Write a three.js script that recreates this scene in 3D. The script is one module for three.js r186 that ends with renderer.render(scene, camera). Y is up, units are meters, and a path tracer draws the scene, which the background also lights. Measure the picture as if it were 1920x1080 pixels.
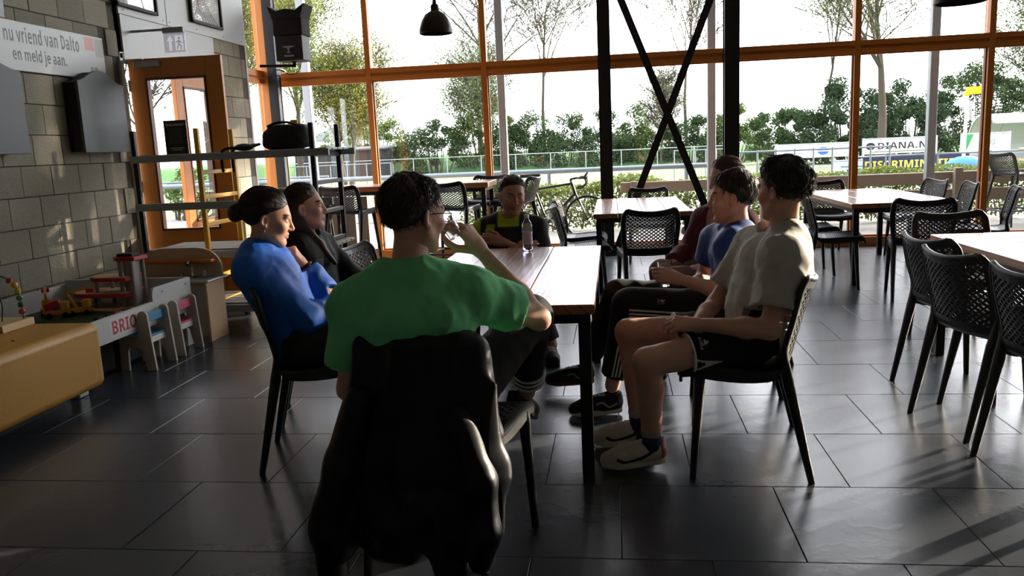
import * as THREE from 'three';
import { RoundedBoxGeometry } from 'three/addons/geometries/RoundedBoxGeometry.js';
import { mergeGeometries, mergeVertices, toCreasedNormals } from 'three/addons/utils/BufferGeometryUtils.js';

// ---------- camera, sky, sun, exposure ----------
const scene = new THREE.Scene();
const renderer = new THREE.WebGLRenderer({ antialias: true });
renderer.toneMapping = THREE.LinearToneMapping;
renderer.toneMappingExposure = 2.15;
renderer.shadowMap.enabled = true;
const FOCAL = 1532, PITCH = 0.1713, ROLL = -0.0442, YAW = -0.1283;
const camera = new THREE.PerspectiveCamera(2 * Math.atan(540 / FOCAL) * 180 / Math.PI, 1920 / 1080, 0.05, 400);
camera.position.set(0, 1.376, 0);
{
  const cy = Math.cos(YAW), sy = Math.sin(YAW), cp = Math.cos(PITCH), sp = Math.sin(PITCH);
  const f = new THREE.Vector3(sy * cp, -sp, -cy * cp), r0 = new THREE.Vector3(cy, 0, sy), u0 = new THREE.Vector3(sy * sp, cp, -cy * sp);
  camera.up.copy(r0.clone().multiplyScalar(-Math.sin(ROLL)).add(u0.clone().multiplyScalar(Math.cos(ROLL))));
  camera.lookAt(camera.position.clone().add(f));
}
const SUN_AZ = 55.2 * Math.PI / 180, SUN_EL = 13.5 * Math.PI / 180;
const sunDir = new THREE.Vector3(Math.sin(SUN_AZ) * Math.cos(SUN_EL), Math.sin(SUN_EL), -Math.cos(SUN_AZ) * Math.cos(SUN_EL));
{ // white hazy evening sky, brighter towards the low sun, a little dimmer below the horizon
  const W = 256, Hh = 128, px = new Float32Array(W * Hh * 4), v = new THREE.Vector3();
  for (let j = 0; j < Hh; j++) for (let i = 0; i < W; i++) {
    const th = ((i + 0.5) / W - 0.5) * Math.PI * 2, la = ((j + 0.5) / Hh - 0.5) * Math.PI; v.set(Math.cos(la) * Math.cos(th), Math.sin(la), Math.cos(la) * Math.sin(th));
    const a = v.angleTo(sunDir) * 180 / Math.PI, g = 2.8 + 1.2 * Math.exp(-a * a / 2600) + 5 * Math.exp(-a * a / 500), up = la > 0 ? 1 : Math.max(0.25, 1 + la * 6);
    px.set([g * up * 1.0, g * up * 1.015, g * up * (1.09 - 0.07 * Math.exp(-a * a / 900)), 1], (j * W + i) * 4);
  }
  const sky = new THREE.DataTexture(px, W, Hh, THREE.RGBAFormat, THREE.FloatType); sky.mapping = THREE.EquirectangularReflectionMapping; sky.magFilter = THREE.LinearFilter; sky.needsUpdate = true; scene.background = sky;
}
const sun = new THREE.DirectionalLight(new THREE.Color(1, 0.86, 0.66), 10);
sun.target.position.set(0, 0, -6); sun.position.copy(sunDir).multiplyScalar(60).add(sun.target.position);
sun.castShadow = true; sun.shadow.radius = 1.2; sun.shadow.mapSize.set(4096, 4096);
Object.assign(sun.shadow.camera, { left: -30, right: 30, top: 25, bottom: -25, near: 1, far: 140 });
scene.add(sun, sun.target);

// ---------- helpers: depth d runs away from the camera (z = -d) ----------
let seed = 12345;
const rnd = () => { seed = (seed + 0x6d2b79f5) | 0; let t = Math.imul(seed ^ (seed >>> 15), 1 | seed); t = (t + Math.imul(t ^ (t >>> 7), 61 | t)) ^ t; return ((t ^ (t >>> 14)) >>> 0) / 4294967296; };
const rr = (a, b) => a + (b - a) * rnd();
const V = (x, y, d) => new THREE.Vector3(x, y, -d);
const clamp = (v, a, b) => v < a ? a : v > b ? b : v, lerp = (a, b, t) => a + (b - a) * t, sst = (a, b, v) => { const t = clamp((v - a) / (b - a), 0, 1); return t * t * (3 - 2 * t); };
const taken = new Map();
function numbered(n) { const k = taken.get(n) || 0; taken.set(n, k + 1); return k ? n + '_' + String(k).padStart(3, '0') : n; }
function shade(o) { o.castShadow = true; o.receiveShadow = true; return o; }
function tag(o, label, category, group) { o.userData.label = label; o.userData.category = category; if (group) o.userData.group = group; return o; }
function thing(name, label, category, pos = [0, 0, 0], turn = 0, group) {
  const o = new THREE.Group(); o.name = numbered(name); o.position.set(pos[0], pos[1], -pos[2]); o.rotation.y = turn; scene.add(o);
  return tag(o, label, category, group);
}
function part(name, geo, mat, parent, label) {
  const m = shade(new THREE.Mesh(Array.isArray(geo) ? merge(geo) : geo, mat)); m.name = name; parent.add(m);
  if (label) m.userData.label = label;
  return m;
}
function struct(name, geo, mat, parent) {
  const m = shade(new THREE.Mesh(Array.isArray(geo) ? merge(geo) : geo, mat)); m.name = name; (parent || scene).add(m);
  if (!parent) m.userData.kind = 'structure';
  return m;
}
function solo(name, geo, mat, label, category, pos = [0, 0, 0], turn = 0, group) {
  const m = shade(new THREE.Mesh(Array.isArray(geo) ? merge(geo) : geo, mat)); m.name = numbered(name); m.position.set(pos[0], pos[1], -pos[2]); m.rotation.y = turn; scene.add(m);
  return tag(m, label, category, group);
}
const face = (a) => Math.PI - a * Math.PI / 180;   // turn that makes local +z face (sin a, cos a) in (x, d)
function dup(root, label, pos, turn, group) {
  const r = root.clone(); r.name = numbered(root.name.replace(/_\d{3}$/, '')); r.userData = { ...root.userData, label }; if (group) r.userData.group = group;
  r.position.set(pos[0], pos[1], -pos[2]); r.rotation.set(0, turn, 0); scene.add(r); return r;
}
function merge(list) {
  const gs = list.map((g) => {
    let n = g.index ? g.toNonIndexed() : g.clone();
    for (const k of Object.keys(n.attributes)) if (!['position', 'normal', 'uv'].includes(k)) n.deleteAttribute(k);
    if (!n.attributes.uv) n = uvm(n);
    if (!n.attributes.normal) n.computeVertexNormals();
    n.groups.length = 0;
    return n;
  });
  return mergeGeometries(gs, false);
}
function uvm(g, s = 1) {      // uv in metres by the dominant side of the normal
  const n = g.index ? g.toNonIndexed() : g; if (!n.attributes.normal) n.computeVertexNormals();
  const p = n.attributes.position, q = n.attributes.normal, uv = new Float32Array(p.count * 2);
  for (let i = 0; i < p.count; i += 3) {
    let nx = 0, ny = 0, nz = 0;
    for (let j = 0; j < 3; j++) { nx += q.getX(i + j); ny += q.getY(i + j); nz += q.getZ(i + j); }
    nx = Math.abs(nx); ny = Math.abs(ny); nz = Math.abs(nz);
    for (let j = i; j < i + 3; j++) {
      const x = p.getX(j), y = p.getY(j), z = p.getZ(j);
      if (ny >= nx && ny >= nz) { uv[j * 2] = x * s; uv[j * 2 + 1] = z * s; } else if (nx >= nz) { uv[j * 2] = z * s; uv[j * 2 + 1] = y * s; } else { uv[j * 2] = x * s; uv[j * 2 + 1] = y * s; }
    }
  }
  n.setAttribute('uv', new THREE.BufferAttribute(uv, 2)); return n;
}
function box(w, h, d, x = 0, y = 0, z = 0, r = 0, seg = 1) {  // centred on x, y, z in local axes
  const g = r ? new RoundedBoxGeometry(w, h, d, seg, Math.min(r, w / 2.01, h / 2.01, d / 2.01)) : new THREE.BoxGeometry(w, h, d);
  g.translate(x, y, z); return uvm(g);
}
const pbox = (w, h, d, x = 0, y = 0, z = 0) => new THREE.BoxGeometry(w, h, d).translate(x, y, z);   // each side shows its whole print
function bar(a, b, w, h = w, r = 0) {                          // square bar between two points
  const l = a.distanceTo(b), g = r ? new RoundedBoxGeometry(w, l, h, 1, r) : new THREE.BoxGeometry(w, l, h), u = uvm(g);
  u.applyQuaternion(new THREE.Quaternion().setFromUnitVectors(new THREE.Vector3(0, 1, 0), b.clone().sub(a).normalize())); u.translate((a.x + b.x) / 2, (a.y + b.y) / 2, (a.z + b.z) / 2); return u;
}
function barE(a, b, w, h, side) {                              // bar whose w axis lies along side
  const y = b.clone().sub(a), l = y.length(); y.normalize(); const x = side.clone().sub(y.clone().multiplyScalar(side.dot(y))).normalize(), z = x.clone().cross(y);
  const g = uvm(new THREE.BoxGeometry(w, l, h)); g.applyMatrix4(new THREE.Matrix4().makeBasis(x, y, z)); g.translate((a.x + b.x) / 2, (a.y + b.y) / 2, (a.z + b.z) / 2); return g;
}
function rod(a, b, ra, rb = ra, n = 10) {
  const l = a.distanceTo(b), g = new THREE.CylinderGeometry(rb, ra, l, n, 1);
  g.applyQuaternion(new THREE.Quaternion().setFromUnitVectors(new THREE.Vector3(0, 1, 0), b.clone().sub(a).normalize())); g.translate((a.x + b.x) / 2, (a.y + b.y) / 2, (a.z + b.z) / 2); return g;
}
function tube(pts, r, seg = 24, n = 8, closed = false) {
  return new THREE.TubeGeometry(new THREE.CatmullRomCurve3(pts, closed, 'centripetal'), seg, r, n, closed);
}
function taperTube(pts, radii, n = 8) {                        // radii per point, capped
  const c = new THREE.CatmullRomCurve3(pts, false, 'centripetal'), segs = (pts.length - 1) * 4, fr = c.computeFrenetFrames(segs, false), pos = [], idx = [];
  for (let i = 0; i <= segs; i++) {
    const t = i / segs, p = c.getPoint(t), k = t * (pts.length - 1), j = Math.min(Math.floor(k), pts.length - 2), r = lerp(radii[j], radii[j + 1], k - j), tg = c.getTangent(t);
    let s = new THREE.Vector3(1, 0, 0); if (Math.abs(tg.x) > 0.9) s.set(0, 0, 1); const a = s.clone().cross(tg).normalize(), b = tg.clone().cross(a);
    for (let m = 0; m < n; m++) { const w = m / n * Math.PI * 2; pos.push(p.x + r * (Math.cos(w) * a.x + Math.sin(w) * b.x), p.y + r * (Math.cos(w) * a.y + Math.sin(w) * b.y), p.z + r * (Math.cos(w) * a.z + Math.sin(w) * b.z)); }
    if (i) for (let m = 0; m < n; m++) { const o = (i - 1) * n, q = i * n, e = (m + 1) % n; idx.push(o + m, q + m, o + e, o + e, q + m, q + e); }
  }
  for (const [o, flip] of [[0, 1], [segs * n, 0]]) for (let m = 1; m < n - 1; m++) flip ? idx.push(o, o + m, o + m + 1) : idx.push(o, o + m + 1, o + m);
  const g = new THREE.BufferGeometry(); g.setAttribute('position', new THREE.Float32BufferAttribute(pos, 3)); g.setIndex(idx); g.computeVertexNormals(); return g;
}
function lathe(prof, n = 24) { return new THREE.LatheGeometry(prof.map((p) => new THREE.Vector2(p[0], p[1])), n); }
function extr(pts, depth, bevel = 0, curve = 8) {              // pts in xy, extruded along +z
  const s = pts instanceof THREE.Shape ? pts : new THREE.Shape(pts.map((p) => new THREE.Vector2(p[0], p[1])));
  return uvm(new THREE.ExtrudeGeometry(s, { depth, bevelEnabled: bevel > 0, bevelSize: bevel, bevelThickness: bevel, bevelOffset: -bevel, bevelSegments: 2, curveSegments: curve }));
}
const mv = (g, x, y, z) => { g.translate(x, y, z); return g; };
const ry = (g, a) => { g.rotateY(a); return g; }, rx = (g, a) => { g.rotateX(a); return g; }, rz = (g, a) => { g.rotateZ(a); return g; };

// ---------- noise and textures ----------
const PERM = new Uint8Array(512); { const p = [...Array(256).keys()]; for (let i = 255; i > 0; i--) { const j = Math.floor(rnd() * (i + 1)); [p[i], p[j]] = [p[j], p[i]]; } for (let i = 0; i < 512; i++) PERM[i] = p[i & 255]; }
const GR = [[1, 1, 0], [-1, 1, 0], [1, -1, 0], [-1, -1, 0], [1, 0, 1], [-1, 0, 1], [1, 0, -1], [-1, 0, -1], [0, 1, 1], [0, -1, 1], [0, 1, -1], [0, -1, -1]];
function n3(x, y, z, per = 256) {
  const X = Math.floor(x), Y = Math.floor(y), Z = Math.floor(z); x -= X; y -= Y; z -= Z;
  const w = (v) => ((v % per) + per) % per & 255, x0 = w(X), x1 = w(X + 1), y0 = w(Y), y1 = w(Y + 1), z0 = Z & 255, z1 = (Z + 1) & 255;
  const u = x * x * x * (x * (x * 6 - 15) + 10), v = y * y * y * (y * (y * 6 - 15) + 10), s = z * z * z * (z * (z * 6 - 15) + 10);
  const g = (a, b, c, i, j, k) => { const h = GR[PERM[PERM[PERM[a] + b] + c] % 12]; return h[0] * i + h[1] * j + h[2] * k; };
  const l = (a, b, t) => a + (b - a) * t;
  return l(l(l(g(x0, y0, z0, x, y, z), g(x1, y0, z0, x - 1, y, z), u), l(g(x0, y1, z0, x, y - 1, z), g(x1, y1, z0, x - 1, y - 1, z), u), v), l(l(g(x0, y0, z1, x, y, z - 1), g(x1, y0, z1, x - 1, y, z - 1), u), l(g(x0, y1, z1, x, y - 1, z - 1), g(x1, y1, z1, x - 1, y - 1, z - 1), u), v), s);
}
function fbm(x, y, z, o = 4, per = 256) { let s = 0, a = 1, n = 0; for (let i = 0; i < o; i++) { s += a * n3(x, y, z + i * 7, per); n += a; a *= 0.5; x *= 2; y *= 2; per *= 2; } return s / n; }
function tex(size, fn, { srgb = false, rep = 1, repY = rep } = {}) {
  const d = new Uint8Array(size * size * 4);
  for (let j = 0; j < size; j++) for (let i = 0; i < size; i++) { const c = fn(i / size, j / size), o = (j * size + i) * 4; const q = Array.isArray(c) ? c : [c, c, c]; for (let k = 0; k < 3; k++) d[o + k] = clamp(q[k], 0, 1) * 255; d[o + 3] = q.length > 3 ? q[3] * 255 : 255; }
  const t = new THREE.DataTexture(d, size, size); t.wrapS = t.wrapT = THREE.RepeatWrapping; t.magFilter = THREE.LinearFilter; t.minFilter = THREE.LinearMipmapLinearFilter; if (srgb) t.colorSpace = THREE.SRGBColorSpace; t.repeat.set(rep, repY); t.needsUpdate = true; return t;
}
function canvasTex(w, h, draw) {
  const c = document.createElement('canvas'); c.width = w; c.height = h; const x = c.getContext('2d'); draw(x, w, h);
  const t = new THREE.CanvasTexture(c); t.colorSpace = THREE.SRGBColorSpace; t.wrapS = t.wrapT = THREE.ClampToEdgeWrapping; return t;
}
const clone = (t, r, ry2 = r) => { const c = t.clone(); c.repeat.set(r, ry2); c.needsUpdate = true; return c; };
const grainT = tex(256, (u, v) => 0.5 + 0.9 * fbm(u * 16, v * 16, 3.3, 4, 16));                 // general fine relief
const cloudT = tex(256, (u, v) => 0.5 + 0.8 * fbm(u * 4, v * 4, 9.1, 5, 4));
const pitT = tex(512, (u, v) => { const a = fbm(u * 40, v * 40, 1.7, 3, 40), b = fbm(u * 90, v * 90, 5.1, 2, 90); return 0.62 + 0.5 * a - (b > 0.28 ? (b - 0.28) * 2.5 : 0); }); // concrete pores
const slateT = tex(512, (u, v) => { const a = fbm(u * 3, v * 3, 2.2, 5, 3), r = 1 - Math.abs(fbm(u * 5, v * 5, 8.8, 5, 5)) * 2.6; return 0.45 + 0.45 * a + 0.25 * Math.max(0, r - 0.72); });
const weaveT = tex(128, (u, v) => 0.5 + 0.25 * Math.sin(u * Math.PI * 2 * 32) * Math.sin(v * Math.PI * 2 * 32) + 0.25 * fbm(u * 8, v * 8, 4.4, 3, 8));
const woodT = tex(512, (u, v) => {                                                               // grain along v
  const w = u * 6 + 0.5 * fbm(u * 4, v * 2, 3.1, 4, 4), ring = 0.5 + 0.5 * Math.sin(w * 24 + 5 * fbm(u * 3, v * 1, 6.1, 3, 3)), fib = fbm(u * 128, v * 4, 1.1, 2, 128);
  return 0.55 + 0.28 * (ring - 0.5) + 0.35 * fib + 0.2 * fbm(u * 2, v * 2, 7.7, 3, 2);
});
const woodC = tex(512, (u, v) => {
  const w = u * 6 + 0.5 * fbm(u * 4, v * 2, 3.1, 4, 4), ring = 0.5 + 0.5 * Math.sin(w * 24 + 5 * fbm(u * 3, v * 1, 6.1, 3, 3)), fib = fbm(u * 128, v * 4, 1.1, 2, 128);
  const kx = u - 0.3, ky = v - 0.62, knot = Math.exp(-(kx * kx * 900 + ky * ky * 500)), t = clamp(0.5 + 0.4 * (ring - 0.5) + 0.6 * fib - 0.7 * knot, 0, 1);
  return [lerp(0.44, 0.80, t), lerp(0.235, 0.50, t), lerp(0.085, 0.22, t)];
}, { srgb: true });
const M = (o) => new THREE.MeshStandardMaterial(o), MP = (o) => new THREE.MeshPhysicalMaterial(o);
const col = (r, g, b) => new THREE.Color().setRGB(r, g, b);
const hex = (h) => new THREE.Color(h);
const mat = {
  block: [0x8b8779, 0x938f82, 0x858276, 0x8e8a7b].map((c) => M({ color: hex(c), roughness: 0.95, bumpMap: clone(pitT, 1.6), bumpScale: 0.004 })),
  mortar: M({ color: hex(0x55534d), roughness: 1, bumpMap: clone(grainT, 4), bumpScale: 0.002 }),
  tile: [0x343941, 0x383d45, 0x31363e, 0x3a3f46].map((c) => MP({ color: hex(c), roughness: 0.27, ior: 1.5, bumpMap: clone(slateT, 1.3), bumpScale: 0.0025 })),
  grout: M({ color: hex(0x17181a), roughness: 0.9 }),
  timber: M({ color: hex(0xc27420), roughness: 0.45, bumpMap: clone(woodT, 1.5, 0.7), bumpScale: 0.0006 }),
  timberDark: M({ color: hex(0x5a2c12), roughness: 0.5, bumpMap: clone(woodT, 1.5, 0.7), bumpScale: 0.0006 }),
  steel: M({ color: hex(0x101114), roughness: 0.5, metalness: 0.2 }),
  steelGrey: M({ color: hex(0x9aa0a0), roughness: 0.55, metalness: 0.3 }),
  railGrey: M({ color: hex(0x6c757c), roughness: 0.5, metalness: 0.4 }),
  galv: M({ color: hex(0x848a8e), roughness: 0.45, metalness: 0.6, bumpMap: clone(cloudT, 3), bumpScale: 0.0004 }),
  alu: M({ color: hex(0x9b9c9c), roughness: 0.4, metalness: 0.7 }),
  chrome: M({ color: hex(0xc8c8c8), roughness: 0.15, metalness: 1 }),
  glass: MP({ color: 0xffffff, transmission: 1, thickness: 0, roughness: 0.0, ior: 1.5 }),
  plastic: M({ color: hex(0x131417), roughness: 0.42, bumpMap: clone(grainT, 12), bumpScale: 0.0003 }),
  black: M({ color: hex(0x0b0b0d), roughness: 0.7 }),
  blackGloss: M({ color: hex(0x0c0c0e), roughness: 0.25 }),
  rubber: M({ color: hex(0x0d0d0d), roughness: 0.9 }),
  white: M({ color: hex(0xd8d8d4), roughness: 0.55 }),
  plank: [0xffffff, 0xe8dccb, 0xf2e6d6].map((c, i) => { const m = clone(woodC, 1.4, 0.5); m.offset.set(i * 0.37, i * 0.21); const b = clone(woodT, 1.4, 0.5); b.offset.copy(m.offset); return MP({ color: hex(c), map: m, roughness: 0.3, clearcoat: 0.6, clearcoatRoughness: 0.16, bumpMap: b, bumpScale: 0.0018 }); }),
  plywood: M({ color: hex(0xc9ab84), roughness: 0.6, bumpMap: clone(woodT, 1, 0.5), bumpScale: 0.0004 }),
  yellowFrame: M({ color: hex(0xe0a512), roughness: 0.4 }),
  leather: M({ color: hex(0xb8872f), roughness: 0.5, bumpMap: clone(grainT, 8), bumpScale: 0.0005 }),
  panel: M({ color: hex(0x9da1a2), roughness: 0.5, metalness: 0.1 }),
  leaf: M({ color: 0xffffff, roughness: 0.6 }),
  bark: M({ color: hex(0x4a4238), roughness: 0.95, bumpMap: clone(woodT, 3, 1), bumpScale: 0.01 }),
};

// ---------- the room ----------
const WX = -4.3, GD = 10.4;                                    // left wall plane, glass wall depth
const inView = (x, y, d, m = 1.08) => { camera.updateMatrixWorld(); const v = V(x, y, d).project(camera); return d > 0.6 && Math.abs(v.x) < m && Math.abs(v.y) < m; };
{
  const floor = struct('floor', [box(22.4, 0.2, 17.2, 6.7, -0.112, -2.0)], mat.grout);
  const tg = (w, d) => {                                       // tile with a worn chamfer, top at y = 0
    const c = 0.0018, a = w / 2, b = d / 2, P = [], q = (p, r, s, t) => P.push(...p, ...r, ...s, ...p, ...s, ...t);
    const T = [[-a + c, 0, -b + c], [-a + c, 0, b - c], [a - c, 0, b - c], [a - c, 0, -b + c]], S = [[-a, -c, -b], [-a, -c, b], [a, -c, b], [a, -c, -b]], U = S.map((s) => [s[0], -0.012, s[2]]);
    q(...T); for (let i = 0; i < 4; i++) { const j = (i + 1) % 4; q(T[i], S[i], S[j], T[j]); q(S[i], U[i], U[j], S[j]); }
    const g = new THREE.BufferGeometry(); g.setAttribute('position', new THREE.Float32BufferAttribute(P, 3)); g.computeVertexNormals(); return g;
  };
  const base = tg(0.5972, 0.5972), vars = [0, 1, 2, 3, 4, 5].map((i) => { const g = uvm(base.clone()); const uv = g.attributes.uv; for (let k = 0; k < uv.count; k++) uv.setXY(k, (i & 1 ? uv.getY(k) : uv.getX(k)) + i * 0.173, (i & 1 ? uv.getX(k) : uv.getY(k)) + i * 0.291); return g; });
  const rest = [], list = [];
  for (let j = -18; j <= 9; j++) for (let i = -8; i <= 36; i++) {
    const d = 4.361 + 0.6 * j + 0.3, x = (j & 1 ? 0 : -0.304) + 0.6 * i + 0.3;
    if (x < -4.25 || x > 17.5 || d > 10.3) continue;
    list.push([x, d, inView(x, 0, d, 1.15)]);
  }
  list.sort((a, b) => a[1] - b[1]);
  let n = 0;
  for (const [x, d, v] of list) {
    const g = vars[Math.floor(rnd() * 6)], m = mat.tile[Math.floor(rnd() * 4)];
    if (v && n < 300) { const t = part('tile', g, m, floor); t.position.set(x, rr(-0.0004, 0.0004), -d); n++; } else rest.push(mv(g.clone(), x, 0, -d));
  }
  const r = part('tile_field', merge(rest), mat.tile[0], floor); r.userData.kind = 'stuff';
}
{ // left wall of concrete blocks with an opening for the double door
  const w = struct('wall_left', [box(0.2, 5.0, 12.95, WX - 0.112, 2.5, -0.505), box(0.2, 2.7, 0.8, WX - 0.112, 3.65, -7.38), box(0.2, 5, 0.8, WX - 0.112, 2.5, -9.18), box(0.2, 2.68, 1.8, WX - 0.112, 3.66, -7.88)], mat.mortar);
  const bl = [0.3255, 0.16, 0.12].map((l) => box(0.022, 0.2215, l, 0, 0, 0, 0.005));
  const blocks = [0, 1, 2, 3].map((k) => bl.map((g) => { const c = g.clone(), uv = c.attributes.uv; for (let i = 0; i < uv.count; i++) uv.setXY(i, uv.getX(i) + k * 0.37, uv.getY(i) + k * 0.23); return c; }));
  const rest = [];
  const put = (g, d, y) => { const m = mat.block[Math.floor(rnd() * 4)]; const b = part('concrete_block', g, m, w); b.position.set(WX - 0.011 + rr(-0.0015, 0.0015), y, -d); };
  for (let r = 0; r < 21; r++) {
    const y = 0.02 + 0.228 * r + 0.114, off = r % 2 ? 0.165 : 0;
    for (let c = -36; c < 7; c++) {
      const d = 5.2 + 0.33 * c + off + 0.03, last = d + 0.1627 > 6.98;
      if (d > 6.95) continue;
      if (d > 4.2 && y < 3.3) put(last ? blocks[r & 3][1] : blocks[(r * 7 + c * 3) & 3][0], last ? 6.898 : d, y); else rest.push(mv(bl[0].clone(), WX - 0.011, y, -d));
    }
    if (y < 2.68) { const o = r % 2; put(blocks[r & 3][o ? 1 : 0], 8.78 + (o ? 0.08 : 0.163), y); put(blocks[(r + 1) & 3][o ? 0 : 0], 8.78 + (o ? 0.326 : 0.49), y); put(blocks[(r + 2) & 3][o ? 1 : 2], 8.78 + (o ? 0.57 : 0.717), y); }
  }
  const s = part('block_field', merge(rest), mat.block[0], w); s.userData.kind = 'stuff';
  // grey cladding panels above the door
  const tr = struct('trim_1', [box(0.02, 0.44, 1.72, WX + 0.004, 2.47, -7.9)], mat.panel);
  part('cladding_panel', box(0.02, 2.3, 0.8, 0, 0, 0, 0.002), mat.panel, tr).position.set(WX + 0.014, 3.83, -7.41);
  part('cladding_panel', box(0.02, 2.3, 1.72, 0, 0, 0, 0.002), mat.panel, tr).position.set(WX + 0.014, 3.83, -8.68);
  for (const [d, y] of [[7.1, 2.72], [7.75, 2.72], [7.87, 2.72], [8.4, 2.72], [9.0, 2.72], [9.45, 2.72], [7.75, 3.2], [7.87, 3.2], [8.7, 3.25], [9.45, 3.1]]) part('rivet', rz(new THREE.CylinderGeometry(0.007, 0.008, 0.005, 8), Math.PI / 2), mat.steelGrey, tr).position.set(WX + 0.026, y, -d);
}
// out-of-frame shell: back, right, ceiling (dark canteen behind the camera)
const shellM = M({ color: hex(0xd6d2c8), roughness: 0.9 });
struct('wall_back', box(22.4, 5.2, 0.2, 6.7, 2.5, 6.1), M({ color: hex(0x98938a), roughness: 0.9 }));
struct('wall_right', box(0.2, 5.2, 16.7, 17.8, 2.5, -2.05), shellM);
struct('ceiling', box(22.4, 0.2, 16.8, 6.7, 4.95, -2.05), M({ color: hex(0xdedcd6), roughness: 0.9 }));
// glass wall of orange timber
{
  const M0 = -3.04, W = 1.478, mull = [];
  for (let k = 0; k < 15; k++) mull.push(M0 + W * k);
  mull.forEach((x, k) => { const t = struct('trim_' + (k + 2), [box(0.07, 4.9, 0.1, x, 2.45, -GD + 0.03, 0.004), box(0.05, 4.9, 0.07, x, 2.45, -GD - 0.055, 0.004)], mat.timber); });
  const xs = [WX - 0.02, ...mull];
  for (let k = 0; k < xs.length; k++) {
    const a = xs[k] + (k ? 0.035 : 0.05), b = k < xs.length - 1 ? xs[k + 1] - 0.035   : 17.7; if (b - a < 0.1) continue;
    const w = b - a, c = (a + b) / 2;
    const f = new THREE.Group(); f.name = 'window_' + (k + 1); f.userData.kind = 'structure'; f.position.set(c, 0, -GD); scene.add(f);
    part('transom', [box(w, 0.062, 0.11, 0, 2.392, 0.03, 0.006), box(w, 0.035, 0.08, 0, 2.345, 0.015, 0.003)], mat.timber, f);
    part('sash_rail', [box(w, 0.055, 0.09, 0, 2.30, 0.035, 0.006), box(w, 0.018, 0.06, 0, 2.266, 0.02, 0.003)], mat.timber, f);
    part('sill', [box(w, 0.11, 0.12, 0, 0.055, 0.02, 0.006), box(w, 0.025, 0.06, 0, 0.12, 0.01, 0.003)], mat.timber, f);
    part('head_rail', box(w, 0.1, 0.1, 0, 4.85, 0.02), mat.timber, f);
    part('glazing_bead', [box(0.014, 2.14, 0.05, -w / 2 + 0.007, 1.195, 0.01), box(0.014, 2.14, 0.05, w / 2 - 0.007, 1.195, 0.01)], mat.timberDark, f);
    part('pane', box(w - 0.01, 2.15, 0.012, 0, 1.195, 0), mat.glass, f);
    part('pane', box(w - 0.01, 2.4, 0.012, 0, 3.615, 0), mat.glass, f);
  }
  // narrow return panel in the left wall, and its orange corner post
  const x = WX - 0.06, f = new THREE.Group(); f.name = 'window_20'; f.userData.kind = 'structure'; f.position.set(x, 0, -9.83); scene.add(f);
  part('corner_post', box(0.14, 4.9, 0.11, 0.02, 2.45, -0.33, 0.005), mat.timber, f);
  part('side_post', box(0.05, 4.9, 0.05, 0.03, 2.45, 0.225, 0.004), M({ color: hex(0xb9bab8), roughness: 0.5 }), f);
  part('transom', [box(0.1, 0.08, 0.5, 0, 2.40, -0.02, 0.005), box(0.08, 0.06, 0.5, 0, 2.315, -0.02, 0.004)], mat.timber, f);
  part('sill', box(0.12, 0.11, 0.5, 0, 0.055, -0.02, 0.005), mat.timber, f);
  part('pane', box(0.012, 2.2, 0.5, 0, 1.2, -0.02), mat.glass, f);
  part('pane', box(0.012, 2.45, 0.5, 0, 3.66, -0.02), mat.glass, f);
}
// black steel columns and cross bracing
{
  const c = [[-4.2, 0.12, 'black steel column in the left corner of the glass wall, carrying the loudspeaker'], [-0.08, 0.15, 'black steel column left of the cross brace, behind the middle table'], [1.40, 0.17, 'thick black steel column right of the cross brace']];
  for (const [x, w, l] of c) {
    const t = thing('steel_column', l, 'column', [x, 0, 10.14]);
    part('flange', [box(w, 4.8, 0.014, 0, 2.42, w / 2 - 0.007), box(w, 4.8, 0.014, 0, 2.42, -w / 2 + 0.007)], mat.steel, t); part('web', box(w * 0.86, 4.8, w * 0.7, 0, 2.42, 0), mat.steel, t);
    part('base_plate', box(w + 0.08, 0.015, w + 0.08, 0, 0.0075, 0), mat.steel, t);
  }
  const b = thing('cross_brace', 'X shaped black steel cross brace between two columns in front of the window', 'brace', [0.66, 0, 10.1]);
  const sx = new THREE.Vector3(1, 0, 0);
  part('brace_bar', barE(new THREE.Vector3(-0.665, 3.36, 0), new THREE.Vector3(0.655, -0.0, 0), 0.085, 0.012, sx), mat.steel, b);
  part('brace_bar', barE(new THREE.Vector3(0.655, 3.36, 0.016), new THREE.Vector3(-0.665, 0.0, 0.016), 0.085, 0.012, sx), mat.steel, b);
}
// ---------- outdoors ----------
const paveM = M({ color: hex(0x93918a), roughness: 0.9, bumpMap: clone(grainT, 2), bumpScale: 0.002 });
struct('terrace', box(30, 0.2, 5.2, 6, -0.13, -13.1), paveM);
struct('sports_field', box(120, 0.2, 60, 10, -0.14, -45.6), M({ color: hex(0x6d7a58), roughness: 0.95, map: tex(128, (u, v) => { const n = 0.85 + 0.3 * fbm(u * 8, v * 8, 2.2, 3, 8); return [n, n, n]; }, { rep: 0.2 }) }));
struct('field_strip', box(60, 0.02, 3.0, 0, -0.03, -17.6), M({ color: hex(0x777977), roughness: 0.9 }));
struct('left_yard', box(22, 0.2, 30, -15.42, -0.13, -0.5), paveM);
{ const L = M({ color: hex(0xd8d8d0), roughness: 0.8 }); for (const [x, d, w, l, l2] of [[-6, 24, 40, 0.08, 'white boundary line along the near side of the field'], [0, 37, 60, 0.1, 'white boundary line along the far side of the field'], [4.2, 30, 0.08, 12, 'white line running away across the field']]) solo('field_line', box(w, 0.012, l, 0, 0.006, 0), L, l2, 'line', [x, -0.04, d]); }
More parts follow.
